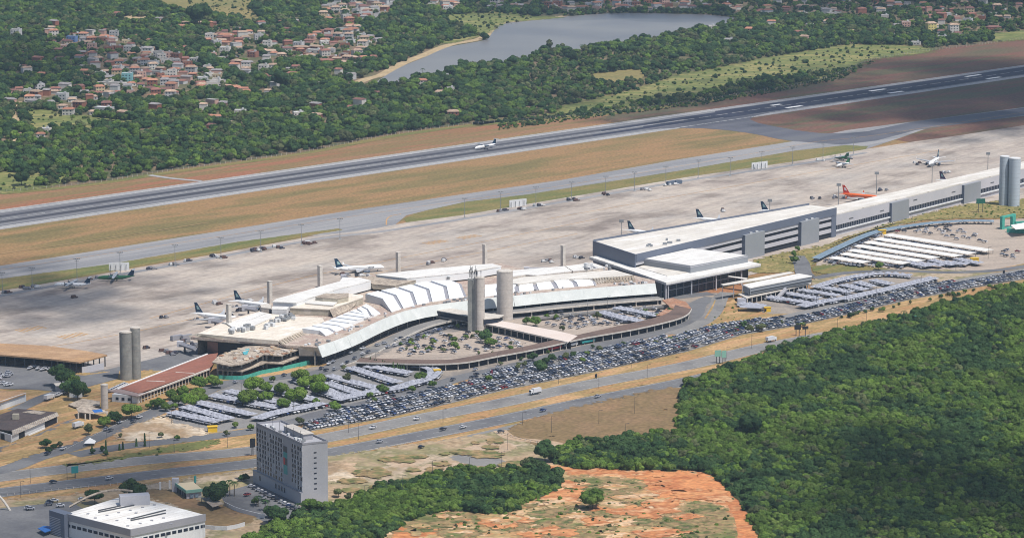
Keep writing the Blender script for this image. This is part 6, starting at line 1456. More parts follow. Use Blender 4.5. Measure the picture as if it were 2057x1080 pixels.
for px, py, rp, k in ((509,762,18,'l'),(499,788,19,'l'),(534,789,14,'l'),(565,774,15,'l'),(594,783,20,'l'),(604,744,17,'l'),(612,760,14,'l'),(643,771,17,'l'),(637,755,17,'l'),(549,758,7,'m'),(698,753,12,'o'),(569,805,13,'m'),(635,802,9,'m'),(672,811,11,'m'),(534,770,13,'l'),
    (424,757,13,'m'),(400,762,15,'m'),(436,764,11,'m'),(344,787,11,'m'),(366,782,13,'m'),(396,784,15,'l'),(380,796,16,'l'),(358,797,12,'m'),(316,804,12,'m'),(402,792,13,'l'),(332,812,10,'m'),(352,812,8,'m'),(503,855,7,'m'),(474,850,7,'m'),(455,866,7,'o'),(356,876,6,'m'),(324,870,7,'o'),(601,842,9,'o'),
    (263,815,18,'m'),(230,833,13,'d'),(210,841,12,'l'),(177,854,14,'o'),(92,885,11,'d'),(98,900,7,'d'),(120,889,7,'o'),(108,894,6,'d'),(185,903,6,'d'),(213,907,6,'d'),(204,898,6,'d'),(242,871,6,'o'),(310,806,8,'m'),(300,812,7,'m'),
    (123,745,22,'d'),(145,759,14,'m'),(155,775,20,'d'),(135,772,14,'d'),(172,783,9,'d'),
    (268,977,24,'d'),(190,988,17,'d'),(431,983,22,'d'),(446,972,13,'d'),(495,955,8,'d'),(485,957,7,'d'),(556,1026,20,'d'),(540,1024,12,'d'),(515,1003,8,'m'),(626,1006,18,'m'),(640,1010,12,'m'),(680,985,10,'o'),(700,992,10,'o'),(1095,897,21,'d'),(1055,925,15,'o'),(1070,932,9,'o'),(1191,990,22,'m'),
    (1508,840,22,'d'),(43,352,14,'d'),(400,20,22,'d'),(562,152,18,'d'),(1432,747,11,'o'),(1637,687,8,'o'),(868,768,8,'m'),(829,777,9,'m'),(845,751,11,'m'),(768,776,11,'m'),(744,791,7,'m'),(690,735,7,'o'),(750,800,6,'m'),
    (975,668,14,'d'),(985,682,11,'m'),(958,665,5,'m'),(915,690,9,'m'),(914,678,8,'m'),(862,697,7,'l'),(920,652,6,'l'),(890,700,6,'o'),(1075,640,11,'m'),(1058,641,8,'m'),(1098,632,6,'l'),(1117,634,6,'l'),(1200,630,8,'o'),(1130,656,6,'o'),(1070,712,10,'d'),(1094,722,9,'d'),(1085,732,12,'d'),(1054,728,7,'o'),(1110,715,8,'d'),(1135,712,8,'o'),(1150,710,7,'d'),(1180,707,6,'m'),(1205,697,8,'o'),(1040,733,8,'o'),(1295,620,5,'l'),(1237,631,5,'m'),(1320,632,5,'m'),(1170,720,7,'m'),(982,757,7,'m'),
    (1310,630,5,'o'),(1345,623,8,'d'),(1505,655,9,'o'),(1530,652,10,'o'),(1495,648,8,'d'),(1700,655,6,'l'),(1775,640,5,'o'),(1765,530,9,'m'),(1595,507,7,'m'),(1597,518,8,'m'),(1603,497,6,'m'),(2015,592,8,'o'),(1975,585,6,'o')):
    s = (py-YH)/H_CAM; tree(px, py, rp/s*1.22, k, big=rp > 9)
# lot planting rows: conifers behind the covered lot
for i in range(21):
    px, py = 727+i*4.2, 729+i*.75
    g = G(px, py+5); h = R.uniform(3.5,6.5); t = thing('conifer', 'dark pointed conifer in the dense row between the bus canopy and the covered lot', 'tree', g, 'conifer row behind the covered lot')
    b = MB(); 
    for k in range(5): b.cyl((g.x,g.y), 1.35*(1-k*.17), h*(.12+k*.17), h*(.12+k*.17)+h*.26, 7, .25)
    b.build('crown', M['leafd'], t); b = MB(); b.cyl((g.x,g.y), .15, 0, h*.2, 5); b.build('trunk', M['bark'], t)
for x, y, h in ((291,897,8),(274,897,5),(213,915,9),(240,905,4),(247,904,5),(185,912,5)):
    g = G(x,y); t = thing('cypress', 'slim dark cypress '+near(x,y), 'tree', g, 'roadside cypresses'); b = MB()
    for k in range(4): b.cyl((g.x,g.y), .9*(1-k*.12), h*(.1+k*.2), h*(.1+k*.2)+h*.3, 7, .3)
    b.build('crown', M['leafd'], t); b = MB(); b.cyl((g.x,g.y), .12, 0, h*.2, 5); b.build('trunk', M['bark'], t)
for px, py, h in ((461,968,8),(470,972,7),(518,1000,5),(532,1008,5),(600,1015,7),(1169,92,12),(849,140,11),(1816,628,10),(2012,650,9),(2000,655,8)): palm(px, py, h, 3.2 if h < 14 else 6)
b = MB()
# small trees in the garden lot
for k in range(24):
    px, py = R.uniform(800,1080), R.uniform(668,712)
    if inside((px,py), [(790,722),(800,690),(860,668),(900,662),(980,675),(1080,692),(1050,706),(900,718)]): tree(px, py-2, R.uniform(1.4,2.6), R.choice('lmo'))
for k in range(30):
    px = R.uniform(1600,2000); t_ = (px-1600)/400; py = 651-t_*80+R.uniform(-2,3); tree(px, py, R.uniform(1.2,2.2), R.choice('mod'))
for k in range(26):
    px = R.uniform(1000,1600); t_ = (px-1000)/600; py = 737-t_*85+R.uniform(-6,10)-12; tree(px, py, R.uniform(1.2,2.2), R.choice('mod'))
# ------------------------------------------------ forests as one mass each
def forest(name, label, polys, spacing, rmin, rmax, mix, holes=(), seed=1, margin=None, cat='forest', hz=(0,0)):
    """points over traced ground polygons; instances share the crowns of single trees"""
    r = random.Random(seed); pts = {k: [] for k in mix}
    Ws = [[G(*p).xy for p in po] for po in polys]; Hs = [[G(*p).xy for p in po] for po in holes]
    ks = list(mix); wt = [mix[k] for k in ks]
    for wp in Ws:
        x0, x1 = min(p.x for p in wp), max(p.x for p in wp); y0, y1 = min(p.y for p in wp), max(p.y for p in wp)
        y = y0
        while y < y1:
            x = x0
            while x < x1:
                q = Vector((x+r.uniform(-.5,.5)*spacing, y+r.uniform(-.5,.5)*spacing))
                x += spacing
                if not inside(q, wp): continue
                if any(inside(q, h) for h in Hs): continue
                big = noise.noise(Vector((q.x/45, q.y/45, seed)))*2.0
                gap = noise.noise(Vector((q.x/16, q.y/16, seed+7))) < -.32
                kk = r.choices(ks, [max(.05, w_*(1+1.6*(big if k == 'd' else -big))) for k, w_ in zip(ks, wt)])[0]
                s = rmin+(rmax-rmin)*(r.random()**1.6)*(1+.5*noise.noise(Vector((q.x/20,q.y/20,5))))*(.42 if gap else 1)
                pts[kk].append((q.x, q.y, s*r.uniform(-.25,.25)+hz[0]*s, s))
            y += spacing
    return pts
def gn_forest(name, label, pts, cat='forest'):
    for kk, lst in pts.items():
        if not lst: continue
        src = CR[kk]
        for vi, me_src in enumerate(src):
            sub = lst[vi::len(src)]
            if not sub: continue
            me = bpy.data.meshes.new(name); me.from_pydata([(a,b_,c_) for a,b_,c_,s in sub], [], [])
            at = me.attributes.new('s', 'FLOAT', 'POINT'); at.data.foreach_set('value', [s for *_, s in sub])
            at = me.attributes.new('rz', 'FLOAT', 'POINT'); at.data.foreach_set('value', [random.Random(i).uniform(0,6.28) for i in range(len(sub))])
            o = bpy.data.objects.new(name, me); C.objects.link(o)
            tag(o, label+' ('+ADJ[kk]+' crowns)', cat, kind='stuff')
            ng = bpy.data.node_groups.new(name, 'GeometryNodeTree')
            ng.interface.new_socket('Geometry', in_out='INPUT', socket_type='NodeSocketGeometry'); ng.interface.new_socket('Geometry', in_out='OUTPUT', socket_type='NodeSocketGeometry')
            N = ng.nodes; L = ng.links
            gi = N.new('NodeGroupInput'); go = N.new('NodeGroupOutput'); ip = N.new('GeometryNodeInstanceOnPoints'); oi = N.new('GeometryNodeObjectInfo')
            srco = SRC[me_src.name]; oi.inputs['Object'].default_value = srco; oi.inputs['As Instance'].default_value = True; oi.transform_space = 'ORIGINAL'
            a1 = N.new('GeometryNodeInputNamedAttribute'); a1.data_type = 'FLOAT'; a1.inputs['Name'].default_value = 's'
            a2 = N.new('GeometryNodeInputNamedAttribute'); a2.data_type = 'FLOAT'; a2.inputs['Name'].default_value = 'rz'
            cx = N.new('ShaderNodeCombineXYZ'); L.new(a2.outputs['Attribute'], cx.inputs['Z'])
            L.new(gi.outputs[0], ip.inputs['Points']); L.new(oi.outputs['Geometry'], ip.inputs['Instance']); L.new(cx.outputs[0], ip.inputs['Rotation']); L.new(a1.outputs['Attribute'], ip.inputs['Scale'])
            L.new(ip.outputs[0], go.inputs[0]); md = o.modifiers.new('scatter', 'NODES'); md.node_group = ng
SRC = {}
def ensure_sources():
    for o in list(C.objects):
        if o.type == 'MESH' and o.name.startswith('crown') and o.data.name not in SRC: SRC[o.data.name] = o
# make sure every crown variety stands somewhere as a tree of its own (edge of the forest)
edge = [(1370,800),(1385,770),(1420,760),(1480,728),(1525,716),(1580,700),(1660,678),(1715,664),(1770,652),(1130,908),(1165,893),(1210,889),(1290,884),(1340,875)]
allv = [(k, me) for k in 'dmlo' for me in CR[k]]
for (px, py), (k, me) in zip(edge, allv):
    t = tree(px, py, R.uniform(2.6,3.6), k, label='%s %s forest edge tree %s' % (['tall','round','low','broad'][CR[k].index(me)%4], ADJ[k], near(px,py)))
    for o in C.objects:
        pass
    ch = [o for o in bpy.data.objects if o.parent == t and o.name.startswith('crown')][0]; ch.data = me; SRC[me.name] = ch
# right forest with height
pts = forest('forest', '', [RF], 3.1, 1.9, 4.8, {'m': 5, 'd': 3.2, 'l': 2.6, 'o': 1.1}, seed=2)
gn_forest('forest', 'dense green forest filling the lower right of the scene', pts)
pts = forest('forest', '', [BF], 3.0, 1.9, 4.6, {'l': 3, 'm': 4, 'd': 2.6}, seed=3)
gn_forest('thicket', 'dense green thicket between the hotel and the orange earth', pts, 'thicket')
# shrubs on the clay and verges
pts = forest('', '', [[(1130,965),(1290,965),(1290,985),(1200,1010),(1130,990)], [(1380,1010),(1440,1015),(1475,1050),(1470,1100),(1370,1100)], [(1450,985),(1500,1040),(1545,1120),(1570,1120),(1530,1040),(1470,985)], [(830,1070),(960,1040),(1130,990),(1300,1010),(1480,1090)], [(830,1030),(930,1028),(980,1030),(900,1055),(830,1065)]], 5.5, .4, 1.7, {'m': 2, 'o': 3, 'l': 1}, seed=4)
gn_forest('scrub', 'low scattered scrub on the orange earth', pts, 'scrub')
pts = forest('', '', [[(1375,795),(1372,770),(1440,738),(1560,696),(1640,672),(1640,690),(1560,712),(1440,760)]], 3.4, .6, 1.9, {'o': 3, 'l': 2}, seed=5)
gn_forest('scrub', 'pale scrub along the upper edge of the forest', pts, 'scrub')
pts = forest('', '', [[(1560,512),(1680,488),(1780,450),(1900,418),(2000,408),(2057,410),(2057,436),(1900,440),(1800,450),(1660,500),(1600,530),(1520,540),(1500,535)], [(130,932),(300,905),(440,886),(420,900),(250,925)], [(1420,655),(1460,612),(1500,625),(1520,640)]], 6.5, .4, 1.3, {'o': 3, 'l': 1, 'm': 1}, seed=6)
gn_forest('scrub', 'low shrubs on the grass slopes before the pier', pts, 'scrub')
pts = forest('', '', [[(960,248),(1100,236),(1240,190),(1440,140),(1712,92),(1860,98),(1753,118),(1620,150),(1400,195),(1150,228)], [(50,222),(110,225),(280,246),(130,262),(60,260)], [(-60,350),(50,352),(120,356),(60,380),(-60,388)], [(300,-30),(510,-30),(535,44),(430,32)], [(890,31),(1000,26),(1080,34),(985,64),(930,62)]], 13, .8, 3.2, {'m': 2, 'o': 3, 'd': 1}, seed=8)
gn_forest('scrub', 'scattered bushes on the meadows beyond the runway', pts, 'scrub')
pts = forest('', '', [[(1000,262),(1240,232),(1400,213),(1560,186),(1690,160),(1750,128),(1760,122),(1660,146),(1500,180),(1400,196),(1250,215),(1000,244)]], 5.5, 1, 3, {'m': 2, 'o': 2, 'd': 4}, seed=9)
gn_forest('scrub', 'dark hedge of bushes behind the runway fence', pts, 'scrub')
# ------------------------------------------------ town woods
WATER = [[ (x, y) for x, y in LAKE]]
DY = [(700,172),(740,150),(768,144),(850,104),(898,84),(940,76),(972,70),(980,60),(992,48),(1010,40),(1136,28),(1136,40),(1012,52),(985,75),(940,92),(850,120),(768,160),(730,176)]
MEAD = [[(950,250),(1010,240),(1100,234),(1140,212),(1240,190),(1300,172),(1360,152),(1440,138),(1529,119),(1620,104),(1712,90),(1800,92),(1868,98),(1848,108),(1753,119),(1700,140),(1620,150),(1540,160),(1479,168),(1400,188),(1250,210),(1100,236)],
  [(1190,150),(1250,142),(1292,141),(1292,160),(1240,166),(1195,168)], [(306,-30),(505,-30),(505,20),(535,44),(520,50),(485,42),(430,32),(370,26),(325,14)], [(50,222),(102,222),(112,230),(200,238),(280,246),(220,254),(130,262),(60,260)],
  [(-60,352),(0,348),(50,352),(120,356),(60,380),(0,384),(-60,390)], [(890,31),(1000,26),(1080,34),(1130,36),(1010,47),(985,64),(960,72),(930,62),(900,45)], [(1985,72),(2040,64),(2300,40),(2300,62),(2057,80),(2000,84)], [(248,34),(300,36),(295,46),(246,44)]]
TOWNP = [[(60,62),(120,60),(250,75),(330,105),(400,120),(470,150),(420,190),(300,195),(230,175),(190,130),(100,92),(60,80)], [(600,80),(640,60),(720,40),(760,60),(740,110),(700,130),(640,140),(600,110)], [(430,65),(540,70),(560,90),(500,95),(440,90)], [(640,10),(760,-30),(800,-40),(820,10),(760,60),(700,60)]]
EDGE = [(x, y-3) for x, y in TREELINE]
WOOD = [(-200,-60),(2400,-60),(2400,20)]+EDGE[::-1][1:]+[(-200,400)]
ROADS = [[(22,292),(36,262),(24,238),(28,222),(40,205),(50,207),(41,224),(38,238),(50,262),(36,294)], [(745,44),(760,20),(784,4),(815,-20),(830,-20),(796,6),(774,22),(760,46)]]
HOUSES = []
H_R = random.Random(40)
def free(px, py, d=1.0):
    g = G(px, py)
    return all(abs(g.x-h.x) > 11*d or abs(g.y-h.y) > 13*d for h in HOUSES)
def okplace(px, py):
    p = (px, py)
    return not inside(p, LAKE) and not inside(p, DY) and not any(inside(p, m_) for m_ in MEAD) and inside(p, WOOD)
hero = [(256,165,'b3','turquoise','flat_w'),(33,75,'b3','pale','flat'),(145,84,'b2','blue','flat'),(168,77,'h','white','orange'),(238,128,'h','white','orange'),(352,144,'h','white','orange'),(466,181,'w','brick','orange'),(500,68,'h','white','orange'),(372,50,'h','cream','tan'),(405,50,'h','cream','tan'),(105,35,'h','white','tan'),(230,73,'b2','pale','flat'),(520,80,'b2','pale','flat'),
 (82,275,'h','white','orange'),(90,265,'h','white','flat_w'),(126,218,'h','white','tan'),(145,205,'h','white','tan'),(483,228,'h','white','flat_w'),(600,232,'h','white','flat_w'),(462,252,'h','pink','tan'),(635,236,'h','brick','tan'),(910,236,'b2','brick','tan'),(895,158,'h','white','flat_w'),(885,190,'h','white','tan'),(755,193,'w','brick','brown'),(905,183,'h','white','flat_w'),(848,172,'h','white','orange'),(900,22,'b2','white','flat_w'),(1060,22,'w','white','tan'),(1430,62,'h','white','flat_w'),(1505,67,'h','cream','orange'),(1615,83,'h','pink','tan'),(1542,27,'h','white','tan'),(1820,54,'b2','pink','flat_w'),(1870,62,'b3','yellow','tan'),(1915,65,'b3','white','tan'),(1940,70,'h','white','orange'),(1995,60,'w','brick','brown'),(1785,85,'w','white','flat_w'),(1465,84,'h','white','flat_w'),(1840,90,'h','white','flat_w'),(1894,78,'h','white','flat_w'),(1850,22,'w','brick','brown'),(270,138,'h','cream','tan'),(540,108,'w','white','tan'),(600,96,'b2','pale','flat'),(690,115,'h','white','tan')]
WALLC = {'white':(.60,.57,.53),'cream':(.55,.44,.28),'pink':(.50,.32,.26),'brick':(.30,.13,.085),'pale':(.50,.50,.50),'turquoise':(.22,.44,.46),'blue':(.16,.26,.50),'yellow':(.60,.52,.20)}
ROOFC = {'orange':(.42,.20,.13),'tan':(.42,.30,.22),'brown':(.20,.10,.085),'red':(.28,.13,.10),'grey':(.28,.26,.26),'flat':(.33,.31,.29),'flat_w':(.62,.62,.62)}
for k, c in WALLC.items(): M['w_'+k] = mat('house_wall_'+k, [c, tuple(x*.8 for x in c)], .3, fine=.12, rnd=.15)
for k, c in ROOFC.items(): M['r_'+k] = mat('house_roof_'+k, [c, tuple(x*.75 for x in c), tuple(min(1,x*1.15) for x in c)], .25, fine=.18, rnd=.2)
HP = {}
def house_proto(w_, d_, h_, roof, wall):
    key = (w_, d_, h_, roof, wall)
    if key in HP: return HP[key]
    flat = roof.startswith('flat')
    def mk(b, nm, m_): me = bpy.data.meshes.new(nm); me.from_pydata(b.v, [], b.f); me.materials.append(m_); return me
    b = MB(); b.box((0,0,h_/2), (w_,d_,h_))
    if flat:                                   # parapet
        for x, y, sx, sy in ((0,d_/2-.1,w_,.22),(0,-d_/2+.1,w_,.22),(w_/2-.1,0,.22,d_-.46),(-w_/2+.1,0,.22,d_-.46)): b.box((x,y,h_+.35), (sx,sy,.7))
    W_m = mk(b, 'wall', M['w_'+wall]); b = MB()
    if flat: b.box((0,0,h_+.06), (w_-.5,d_-.5,.1))
    else:
        hx, hy, e, rh = w_/2+.5, d_/2+.5, .15, d_*.20; hip = (w_*.22 if (w_+d_)*10 % 2 < 1 else 0)
        b.add([(-hx,-hy,h_),(hx,-hy,h_),(hx,hy,h_),(-hx,hy,h_),(-hx+hip,0,h_+rh),(hx-hip,0,h_+rh)], [(0,1,5,4),(2,3,4,5),(1,2,5),(3,0,4),(3,2,1,0)])
    R_m = mk(b, 'roof', M['r_'+roof]); ws = []
    for z in ([1.6] if h_ < 4 else ([1.6,4.6] if h_ < 7 else [1.6,4.6,7.6])):
        for x in ([-w_*.28, w_*.25] if w_ < 10 else [-w_*.34,-w_*.05,w_*.28]): ws.append((x,-d_/2-.02,z)); 
    WM = (mk(MB().box((0,0,0),(1.3,.1,1.2)), 'window', M['glass']), ws)
    tank = mk(MB().box((w_*.2,d_*.2,h_+1.3),(2,2,1.5)), 'water_tank', M['w_pale']) if flat else None
    HP[key] = (W_m, R_m, WM, tank); return HP[key]
RN_ = {'orange':'bright orange tiled roof','tan':'tan tiled roof','brown':'dark brown roof','red':'dull red tiled roof','grey':'grey sheet roof','flat':'flat grey roof slab','flat_w':'flat white roof'}
NHC = [0]
def house(px, py, kind, wall, roof, rz=None):
    g = G(px, py); r = H_R
    dims = {'h': r.choice([(9,8,3.3),(11,8,3.3),(8,7,3.3),(10,9,6)]), 'b2': (11,9,6.2), 'b3': (11,10,9.4), 'w': (18,9,3.6)}[kind]
    P = house_proto(*dims, roof, wall)
    t = bpy.data.objects.new('house', None); C.objects.link(t); t.location = g; t.rotation_euler = (0,0,r.uniform(-.5,.5) if rz is None else rz)
    OFF[t.name] = g.copy(); HOUSES.append(g); NHC[0] += 1
    st = {3.3:'single storey',3.6:'long single storey',6:'two storey',6.2:'two storey',9.4:'three storey'}[dims[2]]
    tag(t, '%s %s house, %s, %s' % (wall, st, RN_[roof], near(px,py)), 'house', 'houses of the town beyond the runway')
    for me in (P[0], P[1], P[3]):
        if me: o = bpy.data.objects.new(me.name.split('.')[0], me); C.objects.link(o); o.parent = t
    if py > 40 or kind != 'h':
        for x, y, z in P[2][1]: o = bpy.data.objects.new('window', P[2][0]); C.objects.link(o); o.parent = t; o.location = (x,y,z)
for px, py, kd, wl, rf in hero: house(px, py, kd, wl, rf, H_R.uniform(-.35,.35))
dens = [([(90,70),(160,72),(250,80),(330,112),(400,128),(450,150),(440,185),(330,200),(280,200),(210,170),(180,120),(120,95)], 84), ([(600,85),(640,65),(700,50),(750,60),(755,95),(720,125),(650,135),(600,120)], 40), ([(640,8),(700,2),(800,2),(790,30),(700,48),(650,45)], 26),
  ([(430,60),(530,70),(600,110),(520,150),(440,125),(400,95)], 18), ([(20,175),(200,180),(230,225),(160,240),(90,215),(20,205)], 16), ([(860,4),(1400,4),(1400,24),(1260,22),(1136,26),(1000,18),(870,20)], 44), ([(1400,4),(2057,4),(2057,40),(1900,45),(1700,40),(1560,34),(1480,34)], 50), ([(1780,35),(2057,40),(2057,68),(1960,72),(1800,70)], 18), ([(300,150),(500,190),(700,150),(760,180),(900,200),(800,230),(600,240),(400,230)], 16), ([(250,50),(420,40),(600,55),(600,70),(420,70),(260,70)], 12), ([(200,190),(260,200),(250,225),(180,235)], 6)]
for poly, n in dens:
    xs = [p[0] for p in poly]; ys = [p[1] for p in poly]; k = tries = 0
    while k < n and tries < n*60:
        tries += 1; px, py = H_R.uniform(min(xs),max(xs)), H_R.uniform(min(ys),max(ys))
        if not inside((px,py), poly) or not okplace(px,py) or not free(px,py,.95 if n > 30 else 1.3) or NHC[0] >= 300: continue
        k += 1
        house(px, py, H_R.choices(['h','b2','w'],[8,2,1])[0], H_R.choices(['white','cream','pink','brick','pale'],[6,2,2,4,4])[0], H_R.choices(['orange','tan','brown','red','grey','flat','flat_w'],[3,5,1.5,2,3,6,2])[0])
# houses past the three hundred: smaller, further, joined
b = MB(); hm_ = [M['w_white'],M['w_pale'],M['w_pink'],M['w_brick'],M['r_orange'],M['r_tan'],M['r_grey'],M['r_red'],M['r_flat'],M['r_brown']]
areas = [(d[0], 16) for d in dens[:4]]+[([(60,60),(700,40),(760,110),(720,150),(560,190),(430,200),(250,200),(90,110)], 50), ([(20,40),(300,30),(760,60),(760,215),(400,260),(20,200)], 60), ([(860,2),(2057,2),(2057,45),(1480,36),(1380,24),(1136,24),(1000,18),(870,20)], 60), ([(1480,40),(1960,45),(1960,80),(1480,70)], 16), ([(20,170),(250,190),(240,215),(20,215)], 12)]
for poly, n in areas:
    xs = [p[0] for p in poly]; ys = [p[1] for p in poly]; k = t_ = 0
    while k < n and t_ < n*50:
        t_ += 1; px, py = H_R.uniform(min(xs),max(xs)), H_R.uniform(min(ys),max(ys))
        if not inside((px,py), poly) or not okplace(px,py) or not free(px,py,.85): continue
        k += 1; g = G(px,py); HOUSES.append(g); w_, d_, h_ = H_R.uniform(7,12), H_R.uniform(6,9), H_R.choice([3,3,3.4,6]); a = H_R.uniform(-.6,.6); ca, sa = math.cos(a), math.sin(a)
        b.mi = H_R.randrange(4); b.box((g.x,g.y,h_/2), (w_,d_,h_), a); b.mi = 4+H_R.randrange(6)
        hx, hy = w_/2+.4, d_/2+.4; P = [(-hx,-hy,h_),(hx,-hy,h_),(hx,hy,h_),(-hx,hy,h_),(-hx*.8,0,h_+(1.5 if b.mi != 8 else .3)),(hx*.8,0,h_+(1.5 if b.mi != 8 else .3))]
        b.add([(g.x+x*ca-y*sa, g.y+x*sa+y*ca, z) for x,y,z in P], [(0,1,5,4),(2,3,4,5),(1,2,5),(3,0,4)])
b.build('houses', hm_, kind='stuff', label='remaining small houses of the town among the trees', cat='houses')
# woods
wpts = {k: [] for k in 'dmlo'}
r = random.Random(77); x0, x1 = G(-260,-55).x, G(2320,-55).x; y0, y1 = G(1000,400).y-100, G(1000,-60).y
HG = {}
for h in HOUSES: HG.setdefault((int(h.x//20), int(h.y//20)), []).append(h)
sp = 7.4; y = y0; nt_ = 0
while y < y1:
    x = x0
    while x < x1:
        qx, qy = x+r.uniform(-.5,.5)*sp, y+r.uniform(-.5,.5)*sp; x += sp
        px, py = toPix((qx,qy,0))
        if px < -200 or px > 2260 or not okplace(px,py) or inside((px,py),ROADS[0]) or inside((px,py),ROADS[1]): continue
        intown = any(inside((px,py), d[0]) for d in dens[:8])
        if intown and r.random() < .5: continue
        bad = False
        for i in (-1,0,1):
            for j in (-1,0,1):
                for h in HG.get((int(qx//20)+i, int(qy//20)+j), []):
                    dx, dy = abs(qx-h.x), qy-h.y
                    if dx < 8 and -17 < dy < 8: bad = True
        if bad: continue
        v = noise.noise(Vector((qx/80,qy/80,1))); v2 = noise.noise(Vector((qx/30,qy/30,4)))
        if v2 < -.42: continue
        thin = 1060 < px < 1800 and py > 110                        # sparse greyer cerrado
        kk = r.choices('dmlo', [max(.3,3.4+4*v), 2.2, max(.05,.5-v), 3.2 if thin else 1.2])[0]
        s = (2.6+4.6*r.random()**1.8)*(1+.4*v)*(.75 if thin else 1)*(.8 if intown else 1)
        wpts[kk].append((qx,qy,s*.15,s))
    y += sp
gn_forest('woods', 'far off woods spreading around the town and the lake', wpts, 'woods')
tree(1104, 84, 7, 'o', True, 'tall open crowned tree standing against the lake water', hk=1.6)
# single trees standing out of the far woods
big_far = []
R.seed(9)
for px, py in [(R.uniform(20,1900), R.uniform(30,350)) for _ in range(700)]:
    if len(big_far) >= 95: break
    if not okplace(px,py+14) or not okplace(px,py) or not free(px,py,1.1): continue
    big_far.append((px,py)); tree(px, py, R.uniform(4.5,7), R.choice('ddmmo'), label=None)
for px, py in ((930,118),(905,124),(1005,112),(1030,105),(1100,98),(1140,92),(1200,84),(1250,80),(1150,97),(880,140),(1290,74),(1330,70)): tree(px, py+13, R.uniform(6,8), 'd', label='dark round tree on the near lake shore, '+near(px,py))
# ================================================================= street furniture
R.seed(3)
def lamp(px, py, h, label=None):
    g = G(px, py); b = MB(); b.tube(g, g+Vector((0,0,h)), .14, 5, .09); b.tube(g+Vector((0,0,h)), g+Vector((1.6,-.4,h+.3)), .08, 4); b.box((g.x+1.7,g.y-.4,h+.3), (.8,.35,.18))
    b.build('street_lamp', M['darksteel'], label='slim grey lamp post with one short arm, '+near(px,py), cat='street lamp', group='lamp posts along the roads and lots')
for px, py in ((61,971),(135,965),(42,1000),(560,940),(720,884),(890,850),(1050,855),(1108,870),(1203,853),(1256,880),(1275,832),(1007,940),(943,955),(869,958),(808,990),(776,1000),(733,1010),(1020,905),(300,900),(350,910),(215,890),(1122,772),(1203,780),(1268,740),(1300,760),(1460,722),(1510,700),(1625,694),(1682,669),(1740,655),(400,868),(345,852),(590,832),(655,790),(690,800),(755,740),(820,782),(850,775),(1000,735),(1050,716),(1245,716),(1640,615),(1700,610),(1760,600),(1850,580),(1920,545),(1985,520),(1895,470),(1310,640),(1180,640),(980,690),(1157,640),(1220,625),(530,815),(485,800),(457,900),(505,915),(700,870),(1430,690)):
    lamp(px, py, R.uniform(8,10.5))
for px, py in ((1085,785),(1110,775)): pass
def board(name, label, x0, x1, y0, y1, basey, m, posts=2, cat='sign'):
    s_ = (basey-YH)/H_CAM; g0 = G(x0, basey); g1 = G(x1, basey); h0 = (basey-y1)/s_/CP; h1 = (basey-y0)/s_/CP
    t = thing(name, label, cat, g0); facepanel('panel', g0, (g1.x, g0.y+1.5), h0, h1, m, t, .4, 0)
    for k in range(posts): p = Vector(g0.xy).lerp(Vector((g1.x,g0.y+1.5)), (k+.5)/posts)+Vector((0,.5)); MB().tube((p.x,p.y,0),(p.x,p.y,h1), .25, 6).build('post', M['darksteel'], t)
board('billboard','black billboard on one post behind the hotel front edge', 503,513,880,898,917,M['dark'],1)
board('billboard','left of two black billboards beside the highway', 1596,1609,652,662,676,M['dark'],2)
board('billboard','right and narrower of two black billboards beside the highway', 1612,1624,655,661,677,M['dark'],1)
board('road_sign','left pale green panel of the road sign pair beside the forest', 1436,1449,703,716,731,M['mint'],2)
board('road_sign','right pale green panel of the road sign pair beside the forest', 1450,1459,704,718,732,M['mint'],2)
board('road_sign','teal direction sign over the median at the far left', 144,157,936,950,962,M['teal'],1)
board('billboard','dark billboard at the forest edge on the far right', 2012,2022,580,590,598,M['dark'],2)
board('road_sign','green sign at the far right behind the forest edge', 1837,1849,634,641,646,M['teal'],2)
board('billboard','slim black totem sign by the long car lot', 1196,1200,751,758,762,M['dark'],1)
board('totem_sign','dark red totem sign on the island of the bus lane road', 986,990,743,752,756,mat('dark_red_sign',[(.12,.01,.03)]),1)
board('billboard','black totem sign at the roundabout on the right', 2015,2019,543,553,556,M['dark'],1)
board('road_sign','dark green sign board on the grass slope beside the silo towers', 1961,1979,399,409,428,mat('dark_green_sign',[(.02,.12,.09)]),2)
board('road_sign','slim green sign mast near the mint office', 391,394,955,969,975,M['teal'],1)
gl = thing('green_hangar', 'bright green open frame and canopy at the right edge of the upper car park', 'frame structure', G(2030,465))
for (x0,y0,x1,y1,z0,z1) in ((2013,462,2040,456,0,1),(2013,462,2040,456,9,10.5),(2013,462,2018,461,0,9),(2034,458,2040,456,0,9),(2022,468,2060,470,0,3.5),(2040,462,2120,458,4.5,6.5)):
    a, b = G(x0,y0), G(x1,y1); facepanel('green_beam', a, b, z0, z1, M['green'], gl, 2.2, 0)
MB().prism([p.xy for p in GP([(2030,452),(2120,436),(2120,452),(2040,460)], 7)], 6.6, 7).build('canopy', M['palewhite'], gl)
def kiosk(label, x0, x1, y0, y1, top=1):
    s_ = (y1-YH)/H_CAM; g = G((x0+x1)/2, y1); w_ = (x1-x0)/s_; h = (y1-y0)/s_/CP*.9; t = thing('kiosk', label, 'kiosk', g)
    MB().box((g.x,g.y+w_*.35,h/2), (w_*.8,w_*.4,h), .2).build('body', M['yellow'], t); MB().box((g.x,g.y+w_*.35,h+.15), (w_*.9,w_*.5,.3), .2).build('roof', M['yellow'], t)
    MB().box((g.x-w_*.27,g.y+w_*.1,h*.5), (w_*.25,.1,h*.6), .2).build('opening', M['dark'], t)
kiosk('yellow kiosk at the front corner of the left covered lot', 414,438,856,870)
kiosk('yellow kiosk in the grass at the tip of the covered lot', 869,887,742,755)
kiosk('yellow kiosk beside the pick-up deck', 1534,1550,617,628)
